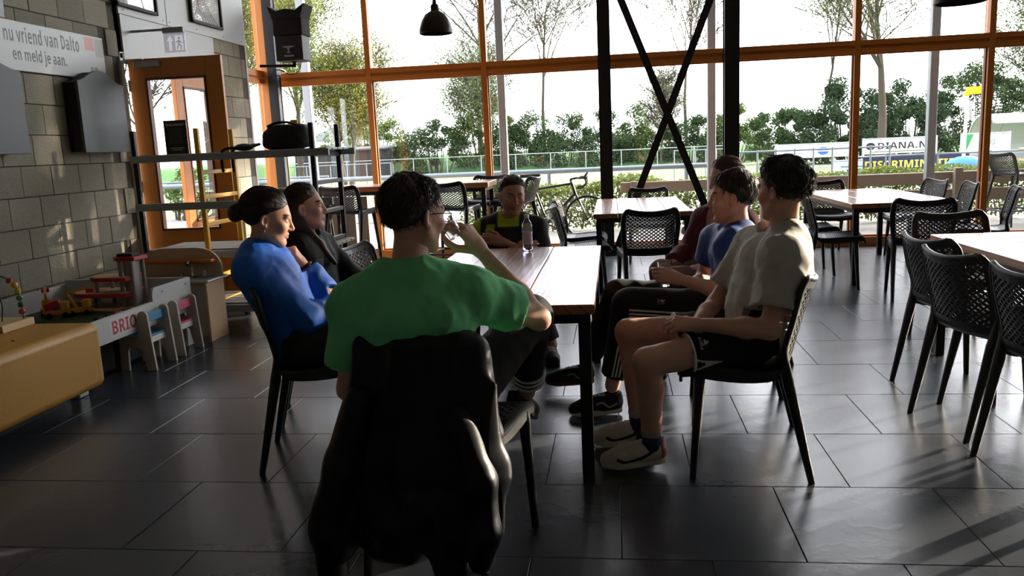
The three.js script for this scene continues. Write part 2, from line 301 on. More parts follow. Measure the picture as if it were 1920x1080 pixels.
{ // grass bank
  const s = []; for (let i = 0; i <= 40; i++) s.push([i]);
  const g = new THREE.PlaneGeometry(110, 12, 110, 14); g.rotateX(-Math.PI / 2); const p = g.attributes.position;
  for (let i = 0; i < p.count; i++) { const x = p.getX(i), z = p.getZ(i); p.setY(i, 0.02 + sst(5.4, 0, z) * (1.0 + 0.25 * n3(x * 0.12, 1, z * 0.1)) + 0.05 * n3(x, 3, z)); }
  g.computeVertexNormals();
  struct('grass_bank', mv(uvm(g), 2, -0.1, -51), M({ color: hex(0x3d6a34), roughness: 1, map: tex(128, (u, v) => { const n = 0.8 + 0.5 * fbm(u * 16, v * 16, 6.2, 3, 16); return [n, n, n * 0.8]; }, { rep: 0.3 }) }));
}
struct('far_ground', box(300, 0.2, 120, 0, -0.3, -135), M({ color: hex(0x43592f), roughness: 1 }));
// leaves
const leafM = [MP({ color: 0xffffff, roughness: 0.9, transmission: 0.28, thickness: 0, specularIntensity: 0.3 })][0];
const leafG = (() => { const g = new THREE.BufferGeometry(); g.setAttribute('position', new THREE.Float32BufferAttribute([-0.5, 0, 0, 0, 0.12, -0.28, 0.5, 0, 0, 0, 0.12, 0.28, 0, 0, 0], 3)); g.setIndex([0, 4, 1, 1, 4, 2, 0, 3, 4, 4, 3, 2]); g.computeVertexNormals(); return g; })();
function leaves(name, pts, size, tone, parent) {              // pts: local [x, y, z]
  const m = new THREE.InstancedMesh(leafG, leafM, pts.length); m.name = name; shade(m); m.userData.kind = 'stuff';
  const o = new THREE.Object3D(), c = new THREE.Color();
  pts.forEach((p, i) => {
    o.position.set(p[0], p[1], p[2]); o.rotation.set(rr(-1, 1), rr(0, 6.3), rr(-1, 1)); const s = size * rr(0.7, 1.35); o.scale.set(s, s, s); o.updateMatrix(); m.setMatrixAt(i, o.matrix);
    const k = rr(0.7, 1.25); c.setRGB(tone[0] * k * rr(0.85, 1.25), tone[1] * k, tone[2] * k * rr(0.7, 1.2)); m.setColorAt(i, c);
  });
  parent.add(m); return m;
}
function tree(name, label, x, d, o) {                          // a forked trunk with branches, leaves near the tips
  const { h, r = 0.16, clear = 0.35, spread = 1, n = 6000, size = 0.09, tone = [0.11, 0.16, 0.04], lean = 0, forks = 1, up = 0.75, fill = 0.5, y0 = -0.05 } = o;
  const t = thing(name, label, 'tree', [x, y0, d]), segs = [], tips = [];
  const grow = (p, dir, len, rad, lev) => {
    const k = 3; let q = p;
    for (let i = 0; i < k; i++) {
      const nd = dir.clone().add(new THREE.Vector3(rr(-1, 1), rr(-0.2, 0.5), rr(-1, 1)).multiplyScalar(0.16)).normalize(), e = q.clone().addScaledVector(nd, len / k), r1 = rad * (1 - 0.2 * (i + 1));
      segs.push([q, e, rad * (1 - 0.2 * i), r1]); if (lev >= 2) tips.push([q, e]); q = e; dir = nd;
      if (lev < 4 && (lev > 0 || i === k - 1 || p.y > 0.3)) {
        const c = lev === 0 ? 4 : i === k - 1 ? 2 : 1 + (rnd() < 0.5 ? 1 : 0);
        for (let j = 0; j < c; j++) { const az = rr(0, 6.28), tilt = rr(0.45, 1.0) / (lev === 0 ? up * 1.6 : 1.1); const b = new THREE.Vector3(Math.cos(az) * spread, 0, Math.sin(az) * spread).multiplyScalar(Math.sin(tilt)).addScaledVector(dir, Math.cos(tilt)).normalize(); grow(q, b, len * rr(0.5, 0.72), Math.max(r1 * 0.6, 0.008), lev + 1); }
      }
    }
  };
  for (let f = 0; f < forks; f++) {
    const p0 = new THREE.Vector3((f - (forks - 1) / 2) * r * 2.4, 0, 0), d0 = new THREE.Vector3(lean + (f - (forks - 1) / 2) * 0.2, 1, rr(-0.05, 0.05)).normalize(), p1 = p0.clone().addScaledVector(d0, h * clear);
    segs.push([p0, p1, r, r * 0.8]);
    grow(p1, d0, h * (1 - clear) * 0.62, r * 0.75, 0);
  }
  part('trunk', merge(segs.map((s) => rod(s[0], s[1], Math.max(s[2], 0.012), Math.max(s[3], 0.01), s[2] > 0.06 ? 7 : 4))), mat.bark, t);
  const pts = []; for (let i = 0; i < n && tips.length; i++) { const s = tips[Math.floor(rnd() * tips.length)], k = rnd(), w = fill; pts.push([lerp(s[0].x, s[1].x, k) + rr(-w, w), lerp(s[0].y, s[1].y, k) + rr(-w, w), lerp(s[0].z, s[1].z, k) + rr(-w, w)]); }
  leaves('foliage', pts, size, tone, t); return t;
}
function shrub(name, label, x, d, w, h, dp, n, tone, size = 0.11, y0 = -0.05, cat = 'shrub', dense = 1) {       // rounded mass of leaf clumps on stems
  const t = thing(name, label, cat, [x, y0, d]), pts = [], st = [], cl = [];
  const N = Math.ceil(w * h * 2.4 * dense) + 5;
  for (let i = 0; i < N; i++) { const a = rr(-1, 1), b = rr(0.12, 1), e = rr(-1, 1), top = 1 - 0.45 * a * a; cl.push([a * w / 2, b * h * top, e * dp / 2 * (1 - 0.4 * b), rr(0.22, 0.5) * Math.min(1, h * 0.5)]); }
  for (const c of cl) { st.push(rod(new THREE.Vector3(c[0] * 0.5, 0, c[2] * 0.5), new THREE.Vector3(c[0], c[1], c[2]), 0.035, 0.01, 4)); }
  for (let i = 0; i < n; i++) { const c = cl[Math.floor(rnd() * N)], r = c[3] * Math.cbrt(rnd()) * 1.25, az = rr(0, 6.28), u = rr(-1, 1), s = Math.sqrt(1 - u * u); pts.push([c[0] + r * s * Math.cos(az), Math.max(0.03, c[1] + r * u * 0.9), c[2] + r * s * Math.sin(az)]); }
  part('stem', merge(st), mat.bark, t); leaves('foliage', pts, size, tone, t); return t;
}
const DG = [0.045, 0.085, 0.03], MG = [0.08, 0.13, 0.035], YG = [0.17, 0.2, 0.035], PG = [0.12, 0.16, 0.07];
// trees from left to right
tree('tall_tree', 'green leafy tree filling the narrow glass panel left of the black corner column', -13.6, 29, { h: 8.5, n: 20000, size: 0.10, tone: YG, clear: 0.2, fill: 0.7 });
tree('tall_tree', 'green tree behind the loudspeaker at the left end of the glass wall', -15.6, 40, { h: 9.2, r: 0.17, n: 26000, size: 0.11, tone: [0.11, 0.16, 0.035], clear: 0.22, fill: 0.75 });
tree('twin_trunk_tree', 'yellow-green tree with two trunks beside the dark shed', -12.2, 37, { h: 5.4, r: 0.15, n: 24000, size: 0.1, tone: YG, clear: 0.2, forks: 2, fill: 0.7, spread: 1.2 });
tree('bushy_tree', 'pale green bushy tree in the second window from the left', -7.2, 47, { h: 5.8, r: 0.14, n: 15000, size: 0.12, tone: PG, clear: 0.2, fill: 0.7 });
tree('bare_tree', 'thick tree with bare spreading branches behind the hanging lamp', -8.0, 50, { h: 14, r: 0.22, n: 6500, size: 0.1, tone: MG, clear: 0.2, spread: 1.35, fill: 0.6 });
tree('slender_tree', 'tall slender tree with a thin crown left of the black middle column', -4.1, 50, { h: 12.5, r: 0.13, n: 9000, size: 0.1, tone: PG, clear: 0.28, spread: 1.0, up: 1.1, fill: 0.45 });
tree('slender_tree', 'sparse slender tree seen through the cross brace', 4.4, 50, { h: 12, r: 0.12, n: 3600, size: 0.12, tone: PG, clear: 0.3, spread: 0.8, up: 1.3, lean: -0.04, fill: 0.45 });
tree('young_tree', 'small light green tree in front of the shrubs left of the cross brace centre', 2.6, 45.6, { h: 4.2, r: 0.07, n: 3500, size: 0.1, tone: PG, clear: 0.15, up: 1.3, fill: 0.4 });
tree('feathery_tree', 'fine-leaved tall tree left of the right-hand orange mullion', 10.7, 44, { h: 12, r: 0.1, n: 15000, size: 0.1, tone: MG, clear: 0.22, spread: 0.55, up: 1.5, fill: 0.5 });
tree('big_tree', 'big dark-trunked tree with rising limbs behind the banners', 10.75, 35, { h: 11, r: 0.2, n: 16000, size: 0.08, tone: MG, clear: 0.18, forks: 1, spread: 1.25, up: 0.9, fill: 0.5 });
tree('far_tree', 'tree at the right edge of the photo above the curved shelter', 22, 46, { h: 8, r: 0.2, n: 8000, size: 0.14, tone: MG, clear: 0.2, fill: 0.7 });
// shrubs
const SH = [
  ['dark green shrub right of the shed', -10.2, 47, 3.4, 2.7, 2, 5000, DG], ['tall round shrub in the second window from the left', -7.4, 48, 3.4, 3.9, 2.4, 8000, MG], ['dark shrub beneath the thick bare tree', -4.9, 47.5, 3.0, 2.9, 2, 6000, DG],
  ['round dark shrub just left of the slender tree trunk', -2.9, 47.5, 3.2, 2.9, 2.2, 6500, DG], ['dark shrub mass just left of the black middle column', -0.4, 47.5, 3.0, 3.0, 2.2, 6500, DG], ['light green shrub right of the black middle column', 2.0, 48.5, 2.8, 3.2, 2.2, 6500, MG],
  ['low dark shrub behind the crossing of the brace', 4.2, 47, 2.8, 2.7, 2, 6000, DG], ['shrub right of the cross brace', 6.5, 47, 3.0, 2.8, 2, 6000, MG], ['round grey-green shrub right of the thick black column', 8.3, 43, 2.6, 2.6, 2, 6000, DG],
  ['big dark clipped evergreen left of the right-hand orange mullion', 10.9, 40, 3.6, 3.5, 2.6, 11000, [0.03, 0.06, 0.025]], ['dark evergreen behind the white banner with black capitals', 14.0, 41.5, 3.6, 3.5, 2.2, 9000, [0.035, 0.07, 0.03]],
  ['tall dark evergreen behind the korfball basket', 17.2, 42, 4.2, 4.2, 2.4, 11000, [0.045, 0.08, 0.03]], ['evergreen behind the curved shelter', 21.2, 42, 4.6, 4.3, 2.4, 9500, [0.05, 0.085, 0.03]],
  ['shrub behind the shed at the left end of the field', -14.6, 48.5, 4.6, 3.6, 2.4, 8000, MG],
];
for (const [l, x, d, w, h, dp, n, c] of SH) shrub('shrub', l, x, d, w * 1.12, h * 1.08, dp, Math.round(n * 1.7), c, 0.13);
// trees beyond the right end of the frame: they filter the low sun, as the dappled streaks on the floor show
tree('park_tree', 'low spreading tree beyond the right edge of the view filtering the low sun', 23.4, 17.6, { h: 5.0, r: 0.14, n: 3600, size: 0.25, tone: MG, clear: 0.2, fill: 0.7, spread: 1.0 });
tree('park_tree', 'tall tree with a dense high crown beyond the right edge of the view', 21.6, 25.4, { h: 13, r: 0.2, n: 24000, size: 0.3, tone: MG, clear: 0.52, fill: 1.2, spread: 1.0 });
shrub('tall_shrubbery', 'tall dense shrubbery beyond the right edge of the view, filtering the low sun', 23.05, 22.75, 2.9, 16, 2.8, 44000, MG, 0.3, -0.05, 'shrub', 4).rotation.y = -SUN_AZ;
{ // canopy roof carried by the pale posts, above the frame: it cuts off the higher rays of the sun
  const t = thing('terrace_canopy', 'canopy roof over the terrace edge carried by the pale steel posts', 'canopy', [6.4, 4.85, 11.4]);
  part('roof_sheet', box(23, 0.06, 1.6, 0, 0.12, 0), mat.steelGrey, t); part('edge_beam', box(23, 0.2, 0.1, 0, 0.06, -0.72), mat.steelGrey, t); part('wall_beam', box(23, 0.12, 0.08, 0, 0.06, 0.74), mat.steelGrey, t);
}
// hedge along the terrace
{
  const t = thing('hedge', 'leafy laurel hedge along the far edge of the terrace', 'hedge', [2.7, 0, 13.6]), pts = [], st = [];
  for (let i = 0; i < 25000; i++) { const x = rr(-5.2, 5.4), topH = 0.72 + 0.12 * n3(x * 1.3, 0.5, 2), k = rnd(); let y, z; if (k < 0.5) { y = rr(0.04, topH); z = 0.38 + rr(-0.1, 0.06); } else if (k < 0.85) { y = topH + rr(-0.1, 0.06); z = rr(-0.4, 0.4); } else { y = rr(0.1, topH); z = rr(-0.4, 0.4); } pts.push([x, y, z]); }
  for (let x = -5.15; x < 5.4; x += 0.24) for (let q = 0; q < 3; q++) st.push(rod(new THREE.Vector3(x, -0.03, rr(-0.2, 0.2)), new THREE.Vector3(x + rr(-0.15, 0.15), rr(0.5, 0.68), rr(-0.3, 0.3)), 0.012, 0.005, 4));
  part('stem', merge(st), mat.bark, t); leaves('foliage', pts, 0.062, [0.14, 0.19, 0.05], t);
}
// grey tube rail between terrace and field
{
  const t = thing('tube_rail', 'grey steel tube rail on short posts behind the hedge', 'railing', [-1, 0, 15]);
  part('rail', rod(V(-9, 0.9, 0), V(2.9, 0.9, 0), 0.045, 0.045, 12), mat.railGrey, t);
  for (const x of [-8, -5.7, -3.4, -1.1, -0.16, 2.3]) part('post', rod(V(x, -0.04, 0), V(x, 0.88, 0), 0.04, 0.04, 10), mat.railGrey, t);
}
// fence at the far side
{
  const t = thing('wire_fence', 'low wire fence with steel posts along the far side of the field', 'fence', [0, -0.05, 44]), w = [];
  for (let x = -22; x < 7; x += 1.87) part('post', rod(V(x, 0, 0), V(x, 1.0, 0), 0.028, 0.028, 6), mat.steelGrey, t);
  part('top_rail', rod(V(-22, 1.0, 0), V(6.9, 1.0, 0), 0.024, 0.024, 6), mat.steelGrey, t);
  for (let y = 0.1; y < 1; y += 0.12) w.push(box(28.9, 0.002, 0.002, -7.5, y, 0)); for (let x = -22; x < 7; x += 0.16) w.push(box(0.002, 0.96, 0.002, x, 0.5, 0));
  part('mesh', merge(w), mat.railGrey, t).userData.kind = 'stuff';
}
// steel barrier in the middle distance and railings to the right
function railing(label, x0, x1, d, h, step, bars = 2, y0 = -0.04) {
  const t = thing('steel_railing', label, 'railing', [x0, y0, d]), L = x1 - x0;
  for (let i = 0; i < bars; i++) part('rail', rod(V(0, h - i * h * 0.5, 0), V(L, h - i * h * 0.5, 0), 0.018, 0.018, 8), mat.railGrey, t);
  for (let x = 0; x <= L + 0.01; x += step) part('post', rod(V(x, 0, 0), V(x, h + 0.03, 0), 0.018, 0.018, 8), mat.railGrey, t);
}
railing('light steel railing with close uprights seen through the right side of the cross brace', 1.95, 3.6, 27, 1.05, 0.33);
railing('light steel railing behind the heads of the two men on the right', 2.5, 5.4, 17, 1.1, 0.36, 3);
railing('steel railing in front of the banners right of the orange mullion', 5.5, 9.6, 17.6, 0.9, 1.0, 3);
railing('white picket railing in front of the shed at the left end', -11.6, -7.4, 27, 1.05, 0.42, 2);
// timber beam rails
{
  const tm = M({ color: hex(0x776c5e), roughness: 0.85, bumpMap: clone(woodT, 1.2, 0.6), bumpScale: 0.002 });
  const t = thing('timber_rail', 'single weathered timber beam rail behind the cross brace', 'fence', [0.1, 0, 12.6]);
  part('beam', box(2.4, 0.16, 0.1, 1.2, 0.685, 0, 0.012), tm, t); part('post', box(0.1, 0.78, 0.1, 0.2, 0.39, 0.1, 0.008), tm, t); part('post', box(0.1, 0.78, 0.1, 2.1, 0.39, 0.1, 0.008), tm, t);
  const u = thing('timber_rail', 'double weathered timber beam rail right of the right-hand mullions', 'fence', [2.75, 0, 12.6]);
  part('beam', box(4.6, 0.17, 0.1, 2.3, 0.66, 0, 0.012), tm, u); part('beam', box(4.6, 0.17, 0.1, 2.3, 0.41, 0, 0.012), tm, u);
  for (const x of [0.15, 2.15, 4.4]) part('post', box(0.11, 0.8, 0.1, x, 0.4, 0.1, 0.008), tm, u);
}
// grey canopy posts outside
for (const [x, l] of [[-4.33, 'leftmost pale steel canopy post outside, behind the loudspeaker'], [-1.52, 'pale steel canopy post outside, above the man in the yellow-black shirt'], [1.34, 'pale steel canopy post outside, right of the cross brace'], [4.18, 'pale steel canopy post outside, between the two right-hand mullions'], [7.0, 'pale steel canopy post outside, beyond the right edge of the view']]) {
  const t = thing('canopy_post', l, 'post', [x, -0.02, 11.6]); part('shaft', box(0.11, 4.9, 0.11, 0, 2.45, 0, 0.012), mat.galv, t); part('base_plate', box(0.22, 0.015, 0.22, 0, 0.008, 0), mat.galv, t);
}
// banners
function banner(label, x0, x1, y0, y1, d, draw, w = 512, h = 128) {
  const t = canvasTex(w, h, draw), L = x1 - x0, H = y1 - y0;
  const g = thing('advertising_banner', label, 'banner', [(x0 + x1) / 2, y0, d]);
  const m = new THREE.BoxGeometry(L, H, 0.02); m.translate(0, H / 2, 0); part('banner_sheet', m, M({ map: t, roughness: 0.6 }), g);
  part('bar', rod(V(-L / 2, H + 0.02, 0.03), V(L / 2, H + 0.02, 0.03), 0.02, 0.02, 6), mat.steelGrey, g);
  for (const x of [-L / 2, L / 2]) part('post', rod(V(x, -y0, 0.04), V(x, H + 0.05, 0.04), 0.025, 0.025, 6), mat.steelGrey, g);
}
banner('white advertising banner with bold black capitals on the field railing', 5.75, 7.35, 0.84, 1.16, 20, (c, w, h) => { c.fillStyle = '#e9e9e4'; c.fillRect(0, 0, w, h); c.fillStyle = '#1b1b1f'; c.font = 'bold 84px sans-serif'; c.textBaseline = 'middle'; c.fillText('DIANA.NL', 92, h * 0.45, w - 110); c.beginPath(); c.arc(48, h * 0.45, 34, 0, 7); c.fill(); c.fillStyle = '#e9e9e4'; c.fillRect(20, h * 0.42, 56, 8); c.fillStyle = '#555'; c.fillRect(40, h - 22, w - 80, 8); });
banner('dark blue banner with the yellow word DISCRIMINATIE below the white banner', 5.35, 7.9, 0.36, 0.78, 19.6, (c, w, h) => { c.fillStyle = '#15203a'; c.fillRect(0, 0, w, h); c.fillStyle = '#e8dc4a'; c.font = 'bold 70px sans-serif'; c.textBaseline = 'middle'; c.fillText('DISCRIMINATIE', 60, h * 0.42, w - 120); c.fillRect(60, h * 0.78, w * 0.7, 9); });
banner('white and green banner ending in the word blad beside the korfball pole', 8.05, 9.1, 0.78, 1.18, 20.4, (c, w, h) => { c.fillStyle = '#eceee6'; c.fillRect(0, 0, w, h); c.fillStyle = '#2f8a50'; c.beginPath(); c.moveTo(0, 0); c.lineTo(120, 0); c.lineTo(40, h); c.lineTo(0, h); c.fill(); c.font = '78px sans-serif'; c.textBaseline = 'middle'; c.fillText('blad', 200, h * 0.4); c.font = '30px sans-serif'; c.fillStyle = '#777'; c.fillText('sport', 230, h * 0.82); });
banner('pale banner with a blue round mark left of the right-hand mullion', 3.9, 5.6, 0.8, 1.1, 20.6, (c, w, h) => { c.fillStyle = '#dfe3e4'; c.fillRect(0, 0, w, h); c.fillStyle = '#2b62b0'; c.beginPath(); c.arc(330, h / 2, 40, 0, 7); c.fill(); c.fillStyle = '#dfe3e4'; c.fillRect(290, h / 2 - 5, 80, 10); c.fillStyle = '#8a9aa4'; c.fillRect(60, 40, 180, 16); c.fillRect(60, 74, 130, 12); });
banner('light blue board low on the railing left of the orange mullion', 4.9, 5.5, 0.3, 0.72, 19.2, (c, w, h) => { c.fillStyle = '#bcd6e6'; c.fillRect(0, 0, w, h); c.fillStyle = '#4b6a80'; c.fillRect(60, h - 60, 200, 14); c.fillRect(60, 30, 340, 10); }, 256, 128);
{ // korfball post and basket
  const t = thing('korfball_post', 'white pole carrying a yellow korfball basket', 'post', [7.53, -0.04, 19]);
  part('pole', rod(V(0, 0, 0), V(0.03, 2.14, 0), 0.036, 0.032, 12), mat.white, t);
  const y = M({ color: hex(0xf0c010), roughness: 0.5 });
  part('basket', mv(lathe([[0.17, 0], [0.185, 0.0], [0.2, 0.14], [0.186, 0.14], [0.17, 0]], 24), 0.0 + 0.2, 2.1, 0), y, t, 'yellow basket'); part('bracket', [box(0.12, 0.08, 0.08, 0.02, 2.1, 0, 0.01)], y, t);
  const b = thing('korfball_ball_bag', 'bright blue rounded cover beside the banners', 'cover', [7.35, 0.0, 18.4]);
  const g = new THREE.SphereGeometry(0.36, 24, 14); g.scale(1.2, 0.75, 0.8); part('cover', mv(g, 0, 0.5, 0), M({ color: hex(0x1f6fd0), roughness: 0.5 }), b); part('stand', [box(0.6, 0.3, 0.4, 0, 0.13, 0, 0.02)], mat.steelGrey, b);
}
{ // curved dugout
  const t = thing('dugout_shelter', 'curved translucent dugout shelter at the right edge of the photo', 'shelter', [11.6, -0.04, 24]), sh = M({ color: hex(0xa9b4b2), roughness: 0.4 });
  const arc = (r, th) => { const q = []; for (let i = 0; i <= 16; i++) { const a = lerp(-0.15, 2.3, i / 16); q.push([Math.cos(a) * r, Math.sin(a) * r]); } for (let i = 16; i >= 0; i--) { const a = lerp(-0.15, 2.3, i / 16); q.push([Math.cos(a) * (r - th), Math.sin(a) * (r - th)]); } return q; };   // x towards the back, opening to the front
  for (let k = 0; k < 4; k++) { const g = extr(arc(1.0, 0.02), 0.78).rotateY(Math.PI / 2); part('roof_panel', g.translate(-1.6 + k * 0.8, 0.72, 0), sh, t); }
  for (let k = 0; k < 5; k++) { const g = extr(arc(1.03, 0.05), 0.03).rotateY(Math.PI / 2); part('rib', g.translate(-1.62 + k * 0.8, 0.72, 0), mat.steelGrey, t); }
  part('back_wall', box(3.2, 0.62, 0.05, 0, 0.31, -0.97), mat.steelGrey, t); part('bench', box(3.0, 0.05, 0.35, 0, 0.45, -0.5), mat.plywood, t); for (const x of [-1.2, 1.2]) part('bench_leg', box(0.05, 0.43, 0.3, x, 0.215, -0.5), mat.steelGrey, t);
}
{ // sheds and house on the left
  const s = thing('garden_shed', 'dark timber shed behind the picket railing at the left end of the field', 'shed', [-15.4, -0.1, 46.4]), dk = M({ color: hex(0x2d2e30), roughness: 0.9 });
  for (let i = 0; i < 9; i++) part('board', box(5.2, 0.17, 0.04, 0, 0.1 + i * 0.185, 1.02), dk, s); part('wall', box(5.2, 1.7, 2, 0, 0.85, 0), dk, s); part('roof', rx(box(5.6, 0.08, 2.4, 0, 0, 0), 0.06).translate(0, 1.76, 0), M({ color: hex(0x55585a), roughness: 0.8 }), s);
  const h = thing('far_house', 'white house with a grey pitched roof far behind the shed', 'house', [-19, -0.1, 60]);
  part('wall', box(6, 2.6, 4, 0, 1.3, 0), mat.white, h); part('roof', extr([[-3.3, 2.5], [3.3, 2.5], [0, 3.7]], 4.4).translate(0, 0, -2.2), M({ color: hex(0x80868d), roughness: 0.8 }), h); for (const x of [-1.6, 1.4]) { const w = part('window', box(1.0, 1.1, 0.06, x, 1.4, 2.02), mat.white, h); part('pane', box(0.8, 0.9, 0.02, x, 1.4, 2.06), mat.blackGloss, w); }
}
{ // racing bicycle leaning on the hedge
  const t = thing('bicycle', 'black racing bicycle parked in front of the hedge', 'bicycle', [-0.86, -0.02, 11.75]), m = M({ color: hex(0x15161b), roughness: 0.35, metalness: 0.3 }), R = 0.335;
  const P = (x, y, z = 0) => new THREE.Vector3(x, y, z), rear = P(-0.52, R), front = P(0.48, R), bb = P(-0.1, 0.28), st = P(-0.27, 0.80), hd = P(0.27, 0.84), hb = P(0.31, 0.70);
  const wheel = (c) => { part('wheel', [new THREE.TorusGeometry(R - 0.012, 0.012, 8, 48).translate(c.x, c.y, 0), new THREE.TorusGeometry(R - 0.03, 0.008, 6, 48).translate(c.x, c.y, 0), rx(new THREE.CylinderGeometry(0.022, 0.022, 0.1, 12), Math.PI / 2).translate(c.x, c.y, 0), ...Array.from({ length: 18 }, (_, i) => { const a = i / 18 * 6.283; return rod(P(c.x, c.y, i % 2 ? 0.03 : -0.03), P(c.x + Math.cos(a) * (R - 0.03), c.y + Math.sin(a) * (R - 0.03)), 0.0012, 0.0012, 4); })], m, t); };
  wheel(rear); wheel(front);
  part('frame', [rod(st, bb, 0.016, 0.018), rod(st.clone().lerp(bb, 0.05), hd, 0.017, 0.017), rod(hb, bb, 0.022, 0.024), rod(hd, hb, 0.022, 0.024), rod(P(bb.x, bb.y, 0.04), P(rear.x, rear.y, 0.06), 0.009, 0.008), rod(P(bb.x, bb.y, -0.04), P(rear.x, rear.y, -0.06), 0.009, 0.008), rod(st, P(rear.x, rear.y, 0.06), 0.008, 0.008), rod(st, P(rear.x, rear.y, -0.06), 0.008, 0.008)], m, t);
  part('fork', [rod(P(0.31, 0.72, 0.03), P(front.x, front.y, 0.05), 0.014, 0.009), rod(P(0.31, 0.72, -0.03), P(front.x, front.y, -0.05), 0.014, 0.009), box(0.03, 0.03, 0.09, 0.31, 0.715, 0)], m, t);
  part('seat_post', rod(st, P(-0.32, 0.96), 0.013, 0.013), m, t); part('saddle', extr([[-0.14, -0.07], [-0.10, -0.075], [0.0, -0.025], [0.14, -0.015], [0.14, 0.015], [0.0, 0.025], [-0.1, 0.075], [-0.14, 0.07]], 0.03, 0.01).rotateX(-Math.PI / 2).translate(-0.32, 0.955, 0), mat.black, t);
  part('stem', [rod(hd, P(0.25, 0.9), 0.016, 0.016), rod(P(0.25, 0.9), P(0.36, 0.92), 0.015, 0.015)], m, t);
  for (const s of [-1, 1]) { part('drop_bar', [tube([P(0.36, 0.92, 0), P(0.365, 0.92, s * 0.14), P(0.38, 0.92, s * 0.2), P(0.46, 0.915, s * 0.21), P(0.48, 0.85, s * 0.21), P(0.42, 0.79, s * 0.21), P(0.34, 0.785, s * 0.21)], 0.014, 40, 8), rod(P(0.45, 0.92, s * 0.21), P(0.49, 0.98, s * 0.21), 0.018, 0.014), rod(P(0.485, 0.93, s * 0.21), P(0.475, 0.82, s * 0.21), 0.006, 0.005)], mat.black, t); part('pedal', [rod(P(bb.x, bb.y, s * 0.06), P(bb.x + s * 0.15, bb.y - s * 0.07, s * 0.07), 0.011, 0.009), box(0.09, 0.02, 0.07, bb.x + s * 0.15, bb.y - s * 0.07, s * 0.11)], mat.black, t); }
  part('chainring', [new THREE.TorusGeometry(0.085, 0.006, 6, 32).translate(bb.x, bb.y, 0.05), new THREE.TorusGeometry(0.04, 0.008, 6, 24).translate(rear.x, rear.y, 0.05), rod(P(bb.x, bb.y + 0.085, 0.05), P(rear.x, rear.y + 0.04, 0.05), 0.004, 0.004, 5), rod(P(bb.x, bb.y - 0.085, 0.05), P(rear.x, rear.y - 0.04, 0.05), 0.004, 0.004, 5)], mat.alu, t);
}
// ---------- chairs: perforated moulded plastic, after the side profile of the photographed ones ----------
function latticeSurface(S, u0, u1, v0, v1, nu, nv, wU, th, curve = 0) {   // two families of diagonal ribbons on a surface S(u, v)
  const pos = [], idx = [], A = new THREE.Vector3(), B = new THREE.Vector3(), N = new THREE.Vector3();
  const P = (u, v) => S(u, v);
  const ribbon = (f, t0, t1, n) => {
    let base = -1;
    for (let i = 0; i <= n; i++) {
      const t = lerp(t0, t1, i / n), [u, v] = f(t), e = 0.004, p = P(u, v), du = P(u + e, v).sub(p), dv = P(u, v + e).sub(p); N.copy(du).cross(dv).normalize();
      const [u2, v2] = f(t + 0.002), tg = P(u2, v2).sub(p).normalize(), s = N.clone().cross(tg).normalize().multiplyScalar(wU / 2), k = pos.length / 3;
      for (const [a, b] of [[1, 1], [-1, 1], [-1, -1], [1, -1]]) pos.push(p.x + s.x * a + N.x * b * th / 2, p.y + s.y * a + N.y * b * th / 2, p.z + s.z * a + N.z * b * th / 2);
      if (base >= 0) for (let q = 0; q < 4; q++) { const r = (q + 1) % 4; idx.push(base + q, base + r, k + q, k + q, base + r, k + r); }
      base = k;
    }
  };
  // lines a: U + V = c and U - V = c in cell units
  const cells = nu + nv;
  for (let c = 1; c < cells; c++) {
    const lo = Math.max(0, c - nv), hi = Math.min(nu, c);
    if (hi - lo > 0.01) for (const s of [0, 1]) ribbon((t) => { const U = t, Vv = s ? nv - (c - t) : c - t; return [lerp(u0, u1, U / nu), lerp(v0, v1, Vv / nv)]; }, lo, hi, Math.max(1, Math.ceil((hi - lo) / 2)));
  }
  const g = new THREE.BufferGeometry(); g.setAttribute('position', new THREE.Float32BufferAttribute(pos, 3)); g.setIndex(idx); const n = g.toNonIndexed(); n.computeVertexNormals(); return n;
}
function sheet(S, us, vs, th) {                                   // solid strip of the surface with thickness
  const pos = [], idx = [], nu = us.length, nv = vs.length;
  for (const sgn of [1, -1]) for (const v of vs) for (const u of us) { const e = 0.004, p = S(u, v), n = S(u + e, v).sub(p).cross(S(u, v + e).sub(p)).normalize(); pos.push(p.x + n.x * sgn * th / 2, p.y + n.y * sgn * th / 2, p.z + n.z * sgn * th / 2); }
  const o = nu * nv, q = (a, b, c, d) => idx.push(a, b, c, a, c, d);
  for (let j = 0; j < nv - 1; j++) for (let i = 0; i < nu - 1; i++) { const a = j * nu + i; q(a, a + 1, a + 1 + nu, a + nu); q(o + a, o + a + nu, o + a + 1 + nu, o + a + 1); }
  for (let i = 0; i < nu - 1; i++) { q(i, o + i, o + i + 1, i + 1); const b = (nv - 1) * nu + i; q(b, b + 1, o + b + 1, o + b); }
  for (let j = 0; j < nv - 1; j++) { const a = j * nu; q(a, a + nu, o + a + nu, o + a); const b = a + nu - 1; q(b, o + b, o + b + nu, b + nu); }
  const g = new THREE.BufferGeometry(); g.setAttribute('position', new THREE.Float32BufferAttribute(pos, 3)); g.setIndex(idx); const n = g.toNonIndexed(); n.computeVertexNormals(); return n;
}
const spans = (a, b, n) => Array.from({ length: n + 1 }, (_, i) => lerp(a, b, i / n));
